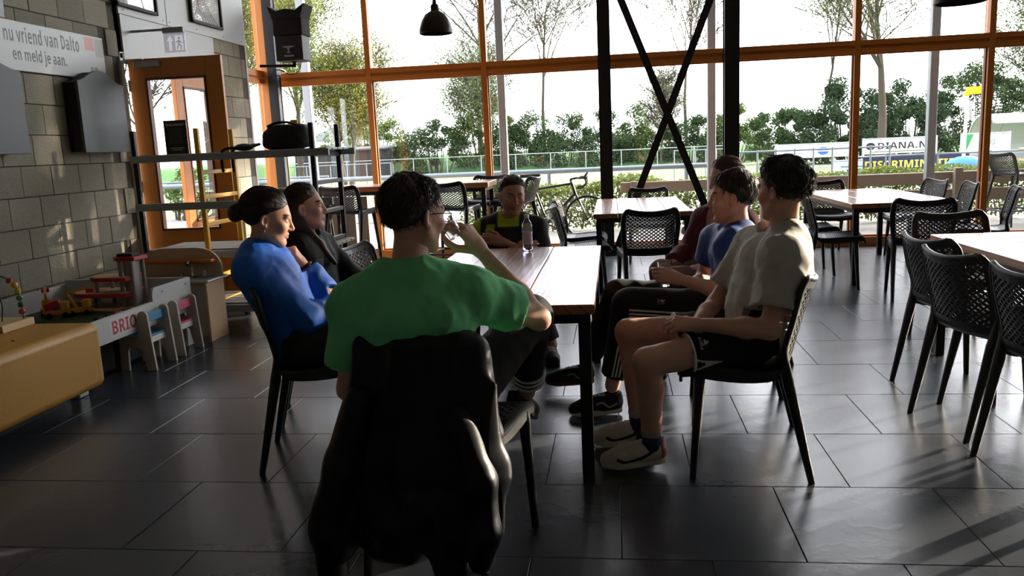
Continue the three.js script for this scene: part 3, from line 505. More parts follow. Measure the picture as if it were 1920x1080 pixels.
function chairShapes(seatY, backH, footDrop) {
  const sy = seatY - 0.45, kb = backH / 0.37;
  const prof = new THREE.CatmullRomCurve3([[0.235, 0.425], [0.225, 0.446], [0.19, 0.452], [0.07, 0.447], [-0.06, 0.437], [-0.14, 0.437], [-0.185, 0.455], [-0.212, 0.50]].map((p) => new THREE.Vector3(0, p[1] + sy, p[0])).concat([[-0.235, 0.58], [-0.256, 0.66], [-0.277, 0.74], [-0.30, 0.82]].map((p) => new THREE.Vector3(0, 0.45 + (p[1] - 0.45) * kb + sy, p[0]))), false, 'centripetal');
  prof.arcLengthDivisions = 400;
  const T = spans(0, 1, 60).map((t) => prof.getPointAt(t));
  const at = (v) => { const k = clamp(v, 0, 1) * 60, i = Math.min(59, Math.floor(k)), f = k - i; return [lerp(T[i].z, T[i + 1].z, f), lerp(T[i].y, T[i + 1].y, f)]; };
  const vb = 0.53;                                                // where seat turns into back
  const W = (v) => v < vb ? lerp(0.225, 0.215, sst(0, vb, v)) : lerp(0.215, 0.232, sst(vb, 0.85, v)) - 0.012 * sst(0.85, 1, v);
  const S = (u, v) => {
    const [z, y] = at(v), b = sst(vb - 0.06, vb + 0.16, v), top = sst(0.8, 1, v);
    const nz = lerp(0, 1, b), wrap = u * u;
    return new THREE.Vector3(u * W(v), y + (1 - b) * 0.014 * wrap + top * 0.034 * (wrap - 0.5) * kb, z + nz * 0.055 * wrap - (1 - b) * 0.012 * wrap * sst(0.1, 0, v));
  };
  const rimPts = []; for (const v of spans(0.94, 0.06, 26)) rimPts.push(S(-1, v)); for (const u of spans(-0.9, 0.9, 10)) rimPts.push(S(u, 0.0)); for (const v of spans(0.06, 0.94, 26)) rimPts.push(S(1, v)); for (const u of spans(0.86, -0.86, 12)) rimPts.push(S(u, 1));
  const seat = [sheet(S, spans(-0.97, 0.97, 8), spans(0, 0.075, 3), 0.012), sheet(S, spans(-0.97, -0.86, 1), spans(0.07, vb, 8), 0.012), sheet(S, spans(0.86, 0.97, 1), spans(0.07, vb, 8), 0.012), sheet(S, spans(-0.97, 0.97, 8), spans(0.4, vb + 0.02, 4), 0.012), latticeSurface(S, -0.88, 0.88, 0.07, 0.41, 11, 8, 0.0105, 0.009)];
  const back = [sheet(S, spans(-0.97, 0.97, 8), spans(vb + 0.02, vb + 0.075, 2), 0.012), sheet(S, spans(-0.95, 0.95, 8), spans(0.955, 0.998, 2), 0.014), sheet(S, spans(-0.985, -0.88, 1), spans(vb, 0.97, 8), 0.012), sheet(S, spans(0.88, 0.985, 1), spans(vb, 0.97, 8), 0.012), latticeSurface(S, -0.9, 0.9, vb + 0.07, 0.96, 11, 10, 0.0078, 0.008)];
  const rim = new THREE.TubeGeometry(new THREE.CatmullRomCurve3(rimPts, true, 'centripetal'), 130, 0.0125, 7, true);
  const skirt = [-1, 1].map((s) => sheet((u, v) => { const p = S(s, lerp(0.02, 0.5, v)); return new THREE.Vector3(p.x + s * 0.002, p.y - u * 0.045 * Math.sin(Math.PI * (0.18 + 0.64 * v)), p.z); }, [0, 1], spans(0, 1, 8), 0.012));
  const front = sheet((u, v) => { const p = S(u, 0.0); return new THREE.Vector3(p.x, p.y - v * 0.03, p.z); }, spans(-1, 1, 6), [0, 1], 0.012);
  const V3 = (x, y, z) => new THREE.Vector3(x, y, z), line = (p, q, ts) => ts.map((t) => p.clone().lerp(q, t));
  const fl = (s) => { const k = footDrop, a = S(s, 0.13); return taperTube([V3(a.x - s * 0.014, a.y + 0.002, a.z), ...line(V3(a.x - s * 0.008, a.y - 0.05, a.z + 0.006), V3(s * (0.232 + k * 0.03), 0.0, 0.178 + k * 0.05), [0, 0.12, 0.5, 1])], [0.024, 0.024, 0.0205, 0.0175, 0.0135], 10); };
  const rl = (s) => { const a = S(s, vb + 0.12), b = S(s, vb - 0.03); return taperTube([V3(a.x - s * 0.006, a.y, a.z + 0.002), ...line(V3(b.x - s * 0.008, b.y - 0.03, b.z - 0.03), V3(s * (0.208 + footDrop * 0.02), 0.0, -0.285 - footDrop * 0.03), [0, 0.15, 0.5, 1])], [0.011, 0.024, 0.022, 0.0185, 0.0135], 10); };
  const tipM = (x, z) => mv(new THREE.CylinderGeometry(0.0142, 0.0142, 0.008, 10), x, 0.004, z);
  return { S, seat: merge([...seat, ...skirt, front]), back: merge([...back]), rim, legs: [fl(-1), fl(1), rl(-1), rl(1)], vb };
}
const CH = chairShapes(0.45, 0.37, 0), BS = chairShapes(0.75, 0.28, 1);
function makeChair(name, label, cat, G, pos, turn, group, bar) {
  const t = thing(name, label, cat, pos, turn, group);
  part('seat', G.seat, mat.plastic, t); part('backrest', G.back, mat.plastic, t); part('rim', G.rim, mat.plastic, t);
  for (const l of G.legs) part('leg', l, mat.plastic, t);
  if (bar) part('footrest', [rod(new THREE.Vector3(-0.235, 0.28, 0.235), new THREE.Vector3(0.235, 0.28, 0.235), 0.014, 0.014, 8), rod(new THREE.Vector3(-0.225, 0.28, -0.275), new THREE.Vector3(0.225, 0.28, -0.275), 0.012, 0.012, 8), rod(new THREE.Vector3(-0.235, 0.28, 0.235), new THREE.Vector3(-0.225, 0.28, -0.275), 0.012, 0.012, 8), rod(new THREE.Vector3(0.235, 0.28, 0.235), new THREE.Vector3(0.225, 0.28, -0.275), 0.012, 0.012, 8)], mat.plastic, t);
  return t;
}
const chairs = [   // label, x, d, facing (degrees: 0 = away from the camera, 90 = right)
  ['foreground black perforated chair with the dark jacket hung over its back', -0.575, 2.66, 12],
  ['black perforated chair holding the man in the grey T-shirt', 0.505, 3.44, -82],
  ['black perforated chair holding the man in the blue T-shirt', 0.56, 4.12, -86],
  ['black perforated chair holding the woman in the bright blue jacket', -1.34, 3.52, 76],
  ['black perforated chair holding the woman in the black sweater', -1.52, 4.14, 72],
  ['empty black perforated chair between the woman in black and the man in green', -1.33, 4.72, 100],
  ['black perforated chair under the man in yellow and black at the far end', -0.71, 5.52, 180],
  ['black perforated chair under the long-haired woman in the pink top', 0.70, 4.88, -66],
  ['black perforated chair with its back to us at the near end of the middle table', 0.27, 6.95, -6],
  ['black perforated chair on the left side of the middle table, nearer of the two', -0.28, 7.45, 84],
  ['black perforated chair on the left side of the middle table, farther of the two', -0.32, 8.25, 92],
  ['black perforated chair at the far end of the middle table in front of the window', 0.4, 9.55, 180],
  ['black perforated chair on the right side of the middle table, nearer of the two', 0.95, 7.75, -85],
  ['black perforated chair on the right of the middle table, farther one beside the brace', 0.98, 8.5, -110],
  ['black perforated chair at the right rear table, just behind the grey shirt', 1.98, 7.65, 100],
  ['black perforated chair on the left side of the right rear table, farther from us', 1.95, 8.45, 92],
  ['black perforated chair at the far end of the right rear table against the window', 2.45, 9.75, 176],
  ['black perforated chair turned slanting at the near right corner of the right rear table', 2.5, 7.08, 14],
  ['edge-on black perforated chair, nearest on the right side of the right rear table', 3.32, 7.9, -72],
  ['black perforated chair on the right side of the right rear table, middle of its side', 3.28, 8.7, -84],
  ['black perforated chair on the right side of the right rear table, farthest of its side', 3.22, 9.35, -100],
  ['black perforated chair, farthest of the three left of the bright right-hand table', 1.84, 4.48, 76],
  ['black perforated chair, middle of the three left of the bright right-hand table', 1.75, 3.93, 76],
  ['black perforated chair, nearest of the three left of the bright right-hand table', 1.82, 3.38, 74],
  ['black perforated chair whose back shows over the far end of the right-hand table', 2.18, 5.42, 180],
];
let chair0 = null;
for (const [l, x, d, f] of chairs) { if (!chair0) chair0 = makeChair('dining_chair', l, 'chair', CH, [x, 0, d], face(f), 'black perforated plastic chairs'); else dup(chair0, l, [x, 0, d], face(f)); }
const stools = [
  ['black perforated bar stool at the left of the window table, beside the ladder frame', -2.9, 8.75, 8, 0],
  ['black perforated bar stool half hidden by the head of the man in green', -1.72, 8.7, 12, 0],
  ['black perforated bar stool facing us on the window side of the high table', -1.52, 9.85, 186, 0],
  ['black perforated bar stool behind the man in yellow and black, turned side-on', -1.12, 9.3, -76, 0],
  ['black perforated bar stool behind the black ladder rungs', -3.45, 8.9, -4, 0],
  ['black perforated bar stool outside on the terrace, nearest the right-hand mullion', 5.28, 11.65, 72, -0.02],
  ['black perforated bar stool outside on the terrace, behind the high table at the right edge', 6.75, 12.05, 215, -0.02],
];
let stool0 = null;
for (const [l, x, d, f, y] of stools) { if (!stool0) stool0 = makeChair('bar_stool', l, 'bar stool', BS, [x, y, d], face(f), 'black perforated bar stools', true); else dup(stool0, l, [x, y, d], face(f)); }

// ---------- tables: three broad boards on a black steel frame ----------
function boardTable(label, x0, x1, d0, d1, H, n, th, legIn, kind = 0) {
  const L = d1 - d0, Wd = x1 - x0, t = thing(kind ? 'high_table' : 'plank_table', label, 'table', [(x0 + x1) / 2, 0, (d0 + d1) / 2]);
  const along = !kind, span = along ? Wd : L, len = along ? L : Wd, w = span / n;
  for (let i = 0; i < n; i++) {
    const g = along ? new RoundedBoxGeometry(w - 0.003, th, len, 2, 0.006) : new RoundedBoxGeometry(len, th, w - 0.003, 2, 0.006), u = g.index ? g.toNonIndexed() : g, uv = u.attributes.uv, p = u.attributes.position;
    for (let k = 0; k < p.count; k++) { const a = along ? p.getX(k) : p.getZ(k), b = along ? p.getZ(k) : p.getX(k); uv.setXY(k, a + i * 0.31 + p.getY(k), b + i * 0.7 + x0); }
    const m = part('board', u, mat.plank[i % 3], t); const c = -span / 2 + w * (i + 0.5); m.position.set(along ? c : 0, H - th / 2 + (i % 2 ? 0.0012 : 0), along ? 0 : c);
  }
  const a = Wd / 2 - legIn, b = L / 2 - legIn, f = 0.05;
  part('frame', [box(Wd - 2 * legIn, 0.04, 0.04, 0, H - th - 0.02, b), box(Wd - 2 * legIn, 0.04, 0.04, 0, H - th - 0.02, -b), box(0.04, 0.04, L - 2 * legIn, a, H - th - 0.02, 0), box(0.04, 0.04, L - 2 * legIn, -a, H - th - 0.02, 0)], mat.steel, t);
  for (const sx of [-1, 1]) for (const sz of [-1, 1]) part('leg', box(f, H - th - 0.002, f, sx * a, (H - th) / 2, sz * b, 0.003), mat.steel, t);
  return t;
}
boardTable('main table of three broad varnished boards around which the group sits', -0.985, -0.085, 3.22, 5.13, 0.74, 3, 0.042, 0.045);
boardTable('glossy plank table in the middle background, left of the seated men', -0.19, 0.70, 7.44, 9.42, 0.74, 4, 0.045, 0.05);
boardTable('glossy plank table at the right in front of the orange mullion', 2.10, 3.0, 7.6, 9.62, 0.74, 4, 0.045, 0.05);
boardTable('sunlit plank table at the right edge of the photo, cut off by the frame', 1.90, 2.80, 3.25, 5.22, 0.74, 3, 0.045, 0.06);
boardTable('long high bar table along the glass wall, behind the man in green', -3.32, -1.38, 9.0, 9.72, 1.0, 3, 0.06, 0.06, 1);
boardTable('short high bar table at the left end of the glass wall, behind the ladder frame', -4.05, -3.42, 9.25, 9.95, 1.0, 3, 0.06, 0.06, 1);
{
  const t = thing('terrace_table', 'small high table outside on the terrace at the right edge of the photo', 'table', [5.95, -0.02, 11.8]);
  part('tabletop', box(0.8, 0.03, 0.8, 0, 1.06, 0, 0.012), mat.plywood, t); part('pole', rod(V(0, 0.03, 0), V(0, 1.05, 0), 0.035, 0.035, 14), mat.steelGrey, t); part('foot', [box(0.55, 0.03, 0.55, 0, 0.015, 0, 0.01)], mat.steel, t);
  const m = thing('menu_holder', 'clear menu holder with blue and white cards on the terrace table', 'menu holder', [5.7, 1.057, 11.68]);
  part('frame', [box(0.26, 0.012, 0.1, 0, 0.006, 0), box(0.012, 0.22, 0.1, -0.125, 0.11, 0), box(0.012, 0.22, 0.1, 0.125, 0.11, 0), box(0.26, 0.012, 0.1, 0, 0.215, 0)], mat.steelGrey, m);
  part('card', box(0.1, 0.16, 0.004, -0.055, 0.09, 0.03), M({ color: hex(0x2e86c8), roughness: 0.6 }), m); part('card', box(0.1, 0.16, 0.004, 0.06, 0.095, 0.03), mat.white, m);
  // trestle panel under the high tables
  const p = thing('panel_divider', 'beige upright boards beneath the high table along the window', 'panel', [-3.5, 0, 9.62]), bm = M({ color: hex(0x9c8f7c), roughness: 0.8 });
  for (let i = 0; i < 4; i++) part('board', box(0.13, 0.86, 0.02, i * 0.16, 0.43, 0, 0.004), bm, p);
}
{ // bottle on the main table
  const b = thing('water_bottle', 'small clear plastic water bottle standing at the far end of the main table', 'bottle', [-0.532, 0.741, 4.97]);
  const outer = [[0, 0.0], [0.026, 0.0], [0.032, 0.006], [0.0325, 0.02], [0.031, 0.028], [0.0325, 0.036], [0.0305, 0.07], [0.029, 0.095], [0.0325, 0.13], [0.032, 0.15], [0.027, 0.168], [0.018, 0.186], [0.013, 0.196], [0.0125, 0.205]];
  const pl = MP({ color: hex(0xf4f4ff), transmission: 1, thickness: 0, roughness: 0.08, ior: 1.4 });
  part('bottle', lathe(outer, 28), pl, b);
  part('water', lathe([[0, 0.002], [0.029, 0.003], [0.0295, 0.02], [0.0285, 0.07], [0.0285, 0.098], [0, 0.1]], 24), MP({ color: hex(0xeef0ff), transmission: 1, thickness: 0.05, ior: 1.33, roughness: 0.02 }), b);
  part('label', lathe([[0.0322, 0.042], [0.0318, 0.07], [0.0308, 0.096], [0.0325, 0.118]], 28), M({ map: canvasTex(256, 128, (c, w, h) => { c.fillStyle = '#cdc4dd'; c.fillRect(0, 0, w, h); c.fillStyle = '#9a4a7a'; c.beginPath(); c.ellipse(150, 60, 8, 20, 0.3, 0, 7); c.fill(); c.fillStyle = '#50506a'; c.fillRect(190, 20, 30, 14); c.fillRect(60, 92, 60, 6); }), roughness: 0.5 }), b);
  part('cap', lathe([[0, 0.222], [0.0135, 0.222], [0.015, 0.219], [0.015, 0.203], [0.0135, 0.202], [0, 0.202]], 24), mat.white, b);
}
{ // floor drain
  const t = thing('floor_socket', 'small square steel floor box between the chairs on the right', 'floor box', [0.93, 0.0, 4.85]);
  part('frame', [box(0.12, 0.004, 0.012, 0, 0.002, 0.054), box(0.12, 0.004, 0.012, 0, 0.002, -0.054), box(0.012, 0.004, 0.12, 0.054, 0.002, 0), box(0.012, 0.004, 0.12, -0.054, 0.002, 0)], mat.alu, t); part('lid', box(0.094, 0.003, 0.094, 0, 0.0015, 0), mat.tile[0], t); part('ring', mv(rx(new THREE.TorusGeometry(0.02, 0.003, 6, 16), Math.PI / 2), 0, 0.0035, 0), mat.alu, t);
}
// ---------- lamps, speaker ----------
function pendant(label, x, d, yRim, R) {
  const t = thing('pendant_lamp', label, 'lamp', [x, yRim, d]), k = R / 0.14;
  const sh = M({ color: hex(0x2b2724), roughness: 0.4, metalness: 0.6, bumpMap: clone(cloudT, 6), bumpScale: 0.0008 });
  const prof = [[0.136, 0.0], [0.14, 0.004], [0.14, 0.03], [0.133, 0.06], [0.115, 0.11], [0.085, 0.155], [0.05, 0.178], [0.036, 0.185], [0.034, 0.22], [0.03, 0.235], [0.022, 0.24]].map((p) => [p[0] * k, p[1] * k]);
  const inner = prof.slice(0, 8).map((p) => [Math.max(p[0] - 0.006, 0.01), p[1] + 0.001]).reverse();
  part('shade', lathe([...inner, ...prof], 40), sh, t); part('stem', rod(V(0, 0.235 * k, 0), V(0, 0.29 * k, 0), 0.018 * k, 0.014 * k, 12), mat.black, t);
  part('cable', rod(V(0, 0.28 * k, 0), V(0, 4.85 - yRim, 0), 0.004, 0.004, 6), mat.black, t);
  part('socket', rod(V(0, 0.18 * k, 0), V(0, 0.1 * k, 0), 0.02, 0.02, 12), mat.white, t); part('bulb', mv(new THREE.SphereGeometry(0.032 * k, 16, 12), 0, 0.075 * k, 0), MP({ color: 0xffffff, transmission: 0.8, roughness: 0.1, thickness: 0 }), t);
}
pendant('dark metal pendant lamp hanging unlit before the second window', -1.45, 7.0, 2.335, 0.14);
pendant('dark metal pendant lamp at the top right, only its rim in the frame', 1.926, 5.0, 2.05, 0.135);
{
  const t = thing('loudspeaker', 'black loudspeaker under a dark cover on an arm from the corner column', 'loudspeaker', [-3.83, 0, 9.9]);
  part('cabinet', box(0.34, 0.30, 0.28, 0, 2.66, 0, 0.012), M({ color: hex(0x0d0d0f), roughness: 0.6 }), t);
  part('grille', box(0.31, 0.27, 0.012, 0, 2.66, 0.142, 0.004), M({ color: hex(0x08080a), roughness: 0.8, bumpMap: clone(weaveT, 4), bumpScale: 0.002 }), t);
  const horn = extr([[-0.085, 0.035], [-0.03, 0.04], [0.03, 0.04], [0.085, 0.035], [0.05, 0.022], [0.018, 0.018], [0.006, -0.02], [0.03, -0.04], [-0.03, -0.04], [-0.006, -0.02], [-0.018, 0.018], [-0.05, 0.022]], 0.003);
  part('emblem', [horn.translate(0, 2.64, 0.149), box(0.12, 0.02, 0.003, 0, 2.565, 0.15)], M({ color: hex(0x8f8f92), roughness: 0.5 }), t);
  const c = (y0, h, w, dp) => box(w, h, dp, 0, y0 + h / 2, 0, 0.02, 2);
  part('cover', [c(2.80, 0.25, 0.365, 0.3), extr([[-0.235, 3.16], [-0.18, 3.0], [0.18, 3.0], [0.235, 3.16], [0.12, 3.09], [0, 3.11], [-0.12, 3.09]], 0.3, 0.012).translate(0, 0, -0.15)], M({ color: hex(0x121213), roughness: 0.95, bumpMap: clone(weaveT, 3), bumpScale: 0.002 }), t, 'dark fabric cover with two pointed corners');
  part('arm', [rod(V(-0.36, 2.46, -0.2), V(0.02, 2.46, 0), 0.018, 0.018, 8), rod(V(0, 2.46, 0), V(0, 2.52, 0), 0.025, 0.025, 8), box(0.06, 0.02, 0.06, 0, 2.515, 0), box(0.02, 0.16, 0.14, -0.3, 2.46, -0.2)], mat.steel, t);
  part('cable', tube([V(-0.34, 2.3, -0.15), V(-0.2, 2.42, -0.05), V(-0.05, 2.36, 0.0), V(0.05, 2.4, 0), V(0.06, 2.52, 0.08)], 0.006, 24, 6), mat.black, t);
}
// ---------- door, signs and things along the left wall ----------
{
  // door frame posts
  struct('trim_20', [box(0.12, 2.34, 0.05, WX - 0.05, 1.17, -7.0), box(0.12, 2.34, 0.05, WX - 0.05, 1.17, -8.735), box(0.12, 0.05, 1.78, WX - 0.05, 2.325, -7.87)], M({ color: hex(0xc9c7c0), roughness: 0.5 }));
  const leaf = (name, o, w, h) => {                              // leaf along local +x, hinge at 0
    const s = 0.15, t = 0.045;
    part('stile', box(s, h, t, s / 2, h / 2, 0, 0.004), mat.timber, o); part('stile', box(s, h, t, w - s / 2, h / 2, 0, 0.004), mat.timber, o);
    part('top_rail', box(w - 2 * s, 0.17, t, w / 2, h - 0.085, 0), mat.timber, o); part('bottom_rail', box(w - 2 * s, 0.74, t, w / 2, 0.37, 0), mat.timber, o);
    const gw = w - 2 * s, gh = h - 0.91, gy = 0.74 + gh / 2;
    part('glazing_bead', [box(0.018, gh, t + 0.014, s + 0.009, gy, 0), box(0.018, gh, t + 0.014, w - s - 0.009, gy, 0), box(gw, 0.018, t + 0.014, w / 2, 0.749, 0), box(gw, 0.018, t + 0.014, w / 2, h - 0.179, 0)], mat.timberDark, o);
    part('pane', box(gw - 0.02, gh - 0.02, 0.01, w / 2, gy, 0), mat.glass, o);
  };
  const a = new THREE.Group(); a.name = 'door_1'; a.userData.kind = 'structure'; a.position.set(WX + 0.01, 0.01, -7.1); a.rotation.y = 0.04; scene.add(a); leaf('door', a, 0.86, 2.28);
  part('door_closer', [box(0.24, 0.05, 0.05, 0.2, 2.23, 0.05, 0.006), box(0.3, 0.012, 0.02, 0.02, 2.27, 0.06)], mat.alu, a);
  part('handle', [rod(new THREE.Vector3(0.79, 1.03, 0.02), new THREE.Vector3(0.79, 1.03, 0.07), 0.009), rod(new THREE.Vector3(0.79, 1.03, 0.065), new THREE.Vector3(0.67, 1.03, 0.065), 0.009), box(0.04, 0.2, 0.006, 0.79, 1.0, 0.025)], mat.alu, a);
  for (const y of [0.25, 1.15, 2.05]) part('hinge', mv(new THREE.CylinderGeometry(0.01, 0.01, 0.1, 10), -0.005, y, 0.025), mat.alu, a);
  const b = new THREE.Group(); b.name = 'door_2'; b.userData.kind = 'structure'; b.position.set(WX - 0.02, 0.01, -8.7); b.rotation.y = Math.PI / 2 + Math.PI; scene.add(b); b.rotation.y = -Math.PI / 2; leaf('door', b, 0.82, 2.28);
  const s = solo('door_notice', pbox(0.21, 0.31, 0.004, 0, 0.155, 0), M({ map: canvasTex(256, 384, (c, w, h) => { c.fillStyle = '#11150f'; c.fillRect(0, 0, w, h); c.fillStyle = '#c8c8b8'; c.textAlign = 'center'; c.font = 'bold 38px sans-serif'; c.fillText('REGLEMENT', w / 2, 62, 220); c.fillStyle = '#77796c'; for (let i = 0; i < 8; i++) c.fillRect(40 + (i % 3) * 8, 92 + i * 22, 170 - (i % 3) * 16, 4); c.fillStyle = '#b9b9a8'; c.fillRect(50, 300, 156, 9); c.fillRect(66, 322, 124, 6); }), roughness: 0.5 }), 'black notice sheet with pale lettering taped to the glass of the open door', 'notice', [WX + 0.4, 1.43, 7.095 - 0.028], 0.04);
  void s;
}
{ // emergency exit sign
  const t = thing('exit_sign', 'small white emergency exit sign with arrow and running figure above the door', 'sign', [-3.885, 2.335, 7.2]);
  part('housing', box(0.2, 0.05, 0.05, 0, 0.2, 0, 0.008), mat.steelGrey, t); part('bracket', [box(0.34, 0.02, 0.02, -0.25, 0.21, 0)], mat.steelGrey, t);
  const exT = canvasTex(256, 208, (c, w, h) => { c.fillStyle = '#b9bccb'; c.fillRect(0, 0, w, h); c.fillStyle = '#f4f4f6'; c.beginPath(); c.moveTo(76, 24); c.lineTo(118, 82); c.lineTo(92, 82); c.lineTo(92, 184); c.lineTo(60, 184); c.lineTo(60, 82); c.lineTo(34, 82); c.fill(); c.fillRect(136, 24, 96, 160); c.fillStyle = '#9a9db0'; c.beginPath(); c.arc(186, 52, 13, 0, 7); c.fill(); c.lineWidth = 14; c.strokeStyle = '#9a9db0'; c.lineCap = 'round'; c.beginPath(); c.moveTo(184, 74); c.lineTo(176, 116); c.lineTo(204, 138); c.lineTo(200, 170); c.moveTo(176, 116); c.lineTo(158, 166); c.moveTo(150, 96); c.lineTo(184, 82); c.lineTo(212, 104); c.stroke(); }); part('sign_panel', pbox(0.2, 0.165, 0.008, 0, 0.09, 0), M({ map: exT, emissiveMap: exT, emissive: 0xffffff, emissiveIntensity: 0.22, roughness: 0.4 }), t);
}
function wallPic(label, d0, d1, y0, y1) {
  const w = d1 - d0, h = y1 - y0, t = thing('picture_frame', label, 'picture', [WX + 0.03, y0, (d0 + d1) / 2], Math.PI / 2);
  part('frame', [box(w, 0.03, 0.03, 0, 0.015, 0.015, 0.004), box(w, 0.03, 0.03, 0, h - 0.015, 0.015, 0.004), box(0.03, h, 0.03, -w / 2 + 0.015, h / 2, 0.015, 0.004), box(0.03, h, 0.03, w / 2 - 0.015, h / 2, 0.015, 0.004)], mat.black, t);
  part('print', pbox(w - 0.04, h - 0.04, 0.006, 0, h / 2, 0.006), M({ map: canvasTex(256, 256, (c, W, H) => { c.fillStyle = '#b9bcbc'; c.fillRect(0, 0, W, H); c.strokeStyle = '#7a7370'; c.lineWidth = 5; for (let i = 0; i < 9; i++) { c.beginPath(); c.moveTo(20 + i * 26, 250); c.quadraticCurveTo(120 - i * 12, 150, 40 + i * 22, 20); c.stroke(); } c.strokeStyle = '#8d3a34'; c.lineWidth = 12; c.beginPath(); c.moveTo(60, 0); c.lineTo(70, 200); c.stroke(); }), roughness: 0.6 }), t);
  part('glass', box(w - 0.05, h - 0.05, 0.003, 0, h / 2, 0.014), MP({ color: 0xffffff, transmission: 1, thickness: 0, roughness: 0.0, ior: 1.5 }), t);
}
wallPic('glazed black picture frame high on the cladding, left of the two, over the exit sign', 6.95, 7.62, 2.74, 3.5);
wallPic('glazed black picture frame high on the cladding, right of the two, beside the glass', 8.27, 8.95, 2.78, 3.6);
{ // long sign with a wavy lower edge, in two pieces
  const sign = (label, d0, d1, y0, y1, draw, W, H, wave) => {
    const L = d1 - d0, h = y1 - y0, tx = canvasTex(W, H, draw), t = thing('wall_sign', label, 'sign', [WX + 0.012, y0, (d0 + d1) / 2], Math.PI / 2);
    const s = new THREE.Shape(); s.moveTo(-L / 2, h); for (const [a, b] of wave) s.lineTo(a * L - L / 2, b * h); s.lineTo(L / 2, h);
    const g = new THREE.ExtrudeGeometry(s, { depth: 0.006, bevelEnabled: false }), uv = g.attributes.uv, p = g.attributes.position; for (let i = 0; i < uv.count; i++) uv.setXY(i, (p.getX(i) + L / 2) / L, p.getY(i) / h);
    part('sign_panel', g, M({ map: tx, roughness: 0.45 }), t);
  };
  sign('white wall sign with black words about becoming a friend of the club', 4.35, 6.73, 2.08, 2.43, (c, w, h) => {
    c.fillStyle = '#c9cfd3'; c.fillRect(0, 0, w, h); c.fillStyle = '#1a1c20'; c.font = 'bold 92px sans-serif'; c.fillText('nu vriend van Dalto', w * 0.505, h * 0.42, w * 0.36); c.font = 'bold 72px sans-serif'; c.fillText('en meld je aan.', w * 0.535, h * 0.78, w * 0.255);
    c.fillStyle = '#d98a88'; c.fillRect(w * 0.895, 8, w * 0.05, h * 0.3); c.fillStyle = '#b4b4ae'; c.fillRect(w * 0.95, 8, w * 0.05, h * 0.42); c.fillStyle = '#8b8f94'; c.fillRect(w * 0.915, h * 0.72, 14, 28); c.fillRect(w * 0.935, h * 0.72, 20, 28); c.fillRect(w * 0.96, h * 0.78, 26, 16);
  }, 1024, 216, [[0, 0.35], [0.08, 0.1], [0.18, 0.0], [0.26, 0.02], [0.34, 0.0], [0.84, 0.0], [0.86, 0.08], [0.9, 0.14], [0.95, 0.1], [1, 0.2]]);
  sign('dark printed sign above the white one at the left edge, ending in the letters en', 4.35, 5.62, 2.44, 2.98, (c, w, h) => { c.fillStyle = '#4d545a'; c.fillRect(0, 0, w, h); c.fillStyle = '#8f979b'; c.beginPath(); c.moveTo(0, h); c.lineTo(w, h); c.lineTo(w, h * 0.72); c.lineTo(0, h * 0.6); c.fill(); c.fillStyle = '#202428'; c.beginPath(); c.ellipse(w * 0.8, h * 0.62, w * 0.2, h * 0.13, 0.2, 0, 7); c.fill(); c.fillStyle = '#cfd4d6'; c.font = '84px sans-serif'; c.fillText('vrienden', w * 0.50, h * 0.36, w * 0.47); }, 512, 236, [[0, 0], [0.98, 0], [1, 0.5]]);
  const wavy = (label, d0, d1, y0, y1) => {
    const L = d1 - d0, h = y1 - y0, t = thing('wavy_wall_box', label, 'wall box', [WX + 0.004, y0, (d0 + d1) / 2], Math.PI / 2), s = new THREE.Shape(), top = (k) => h - 0.065 + 0.05 * Math.sin((k - 0.22) * Math.PI * 2 * 0.95);
    s.moveTo(-L / 2, 0); s.lineTo(L / 2, 0); for (let i = 20; i >= 0; i--) s.lineTo(-L / 2 + L * i / 20, top(i / 20)); s.lineTo(-L / 2, 0);
    part('front_panel', extr(s, 0.02, 0.003).translate(0, 0, 0.115), M({ color: hex(0x3f454a), roughness: 0.5 }), t);
    const s2 = new THREE.Shape(); s2.moveTo(-L / 2 + 0.01, 0.01); s2.lineTo(L / 2 - 0.01, 0.01); for (let i = 20; i >= 0; i--) s2.lineTo(-L / 2 + 0.01 + (L - 0.02) * i / 20, top(i / 20) - 0.01); part('box_body', extr(s2, 0.115), mat.black, t);
  };
  wavy('grey wall box with a wavy top edge beneath the end of the white sign', 6.14, 6.755, 1.475, 2.15);
  wavy('grey wall box with a wavy top edge at the left edge of the photo', 4.7, 5.51, 1.475, 2.17);
}
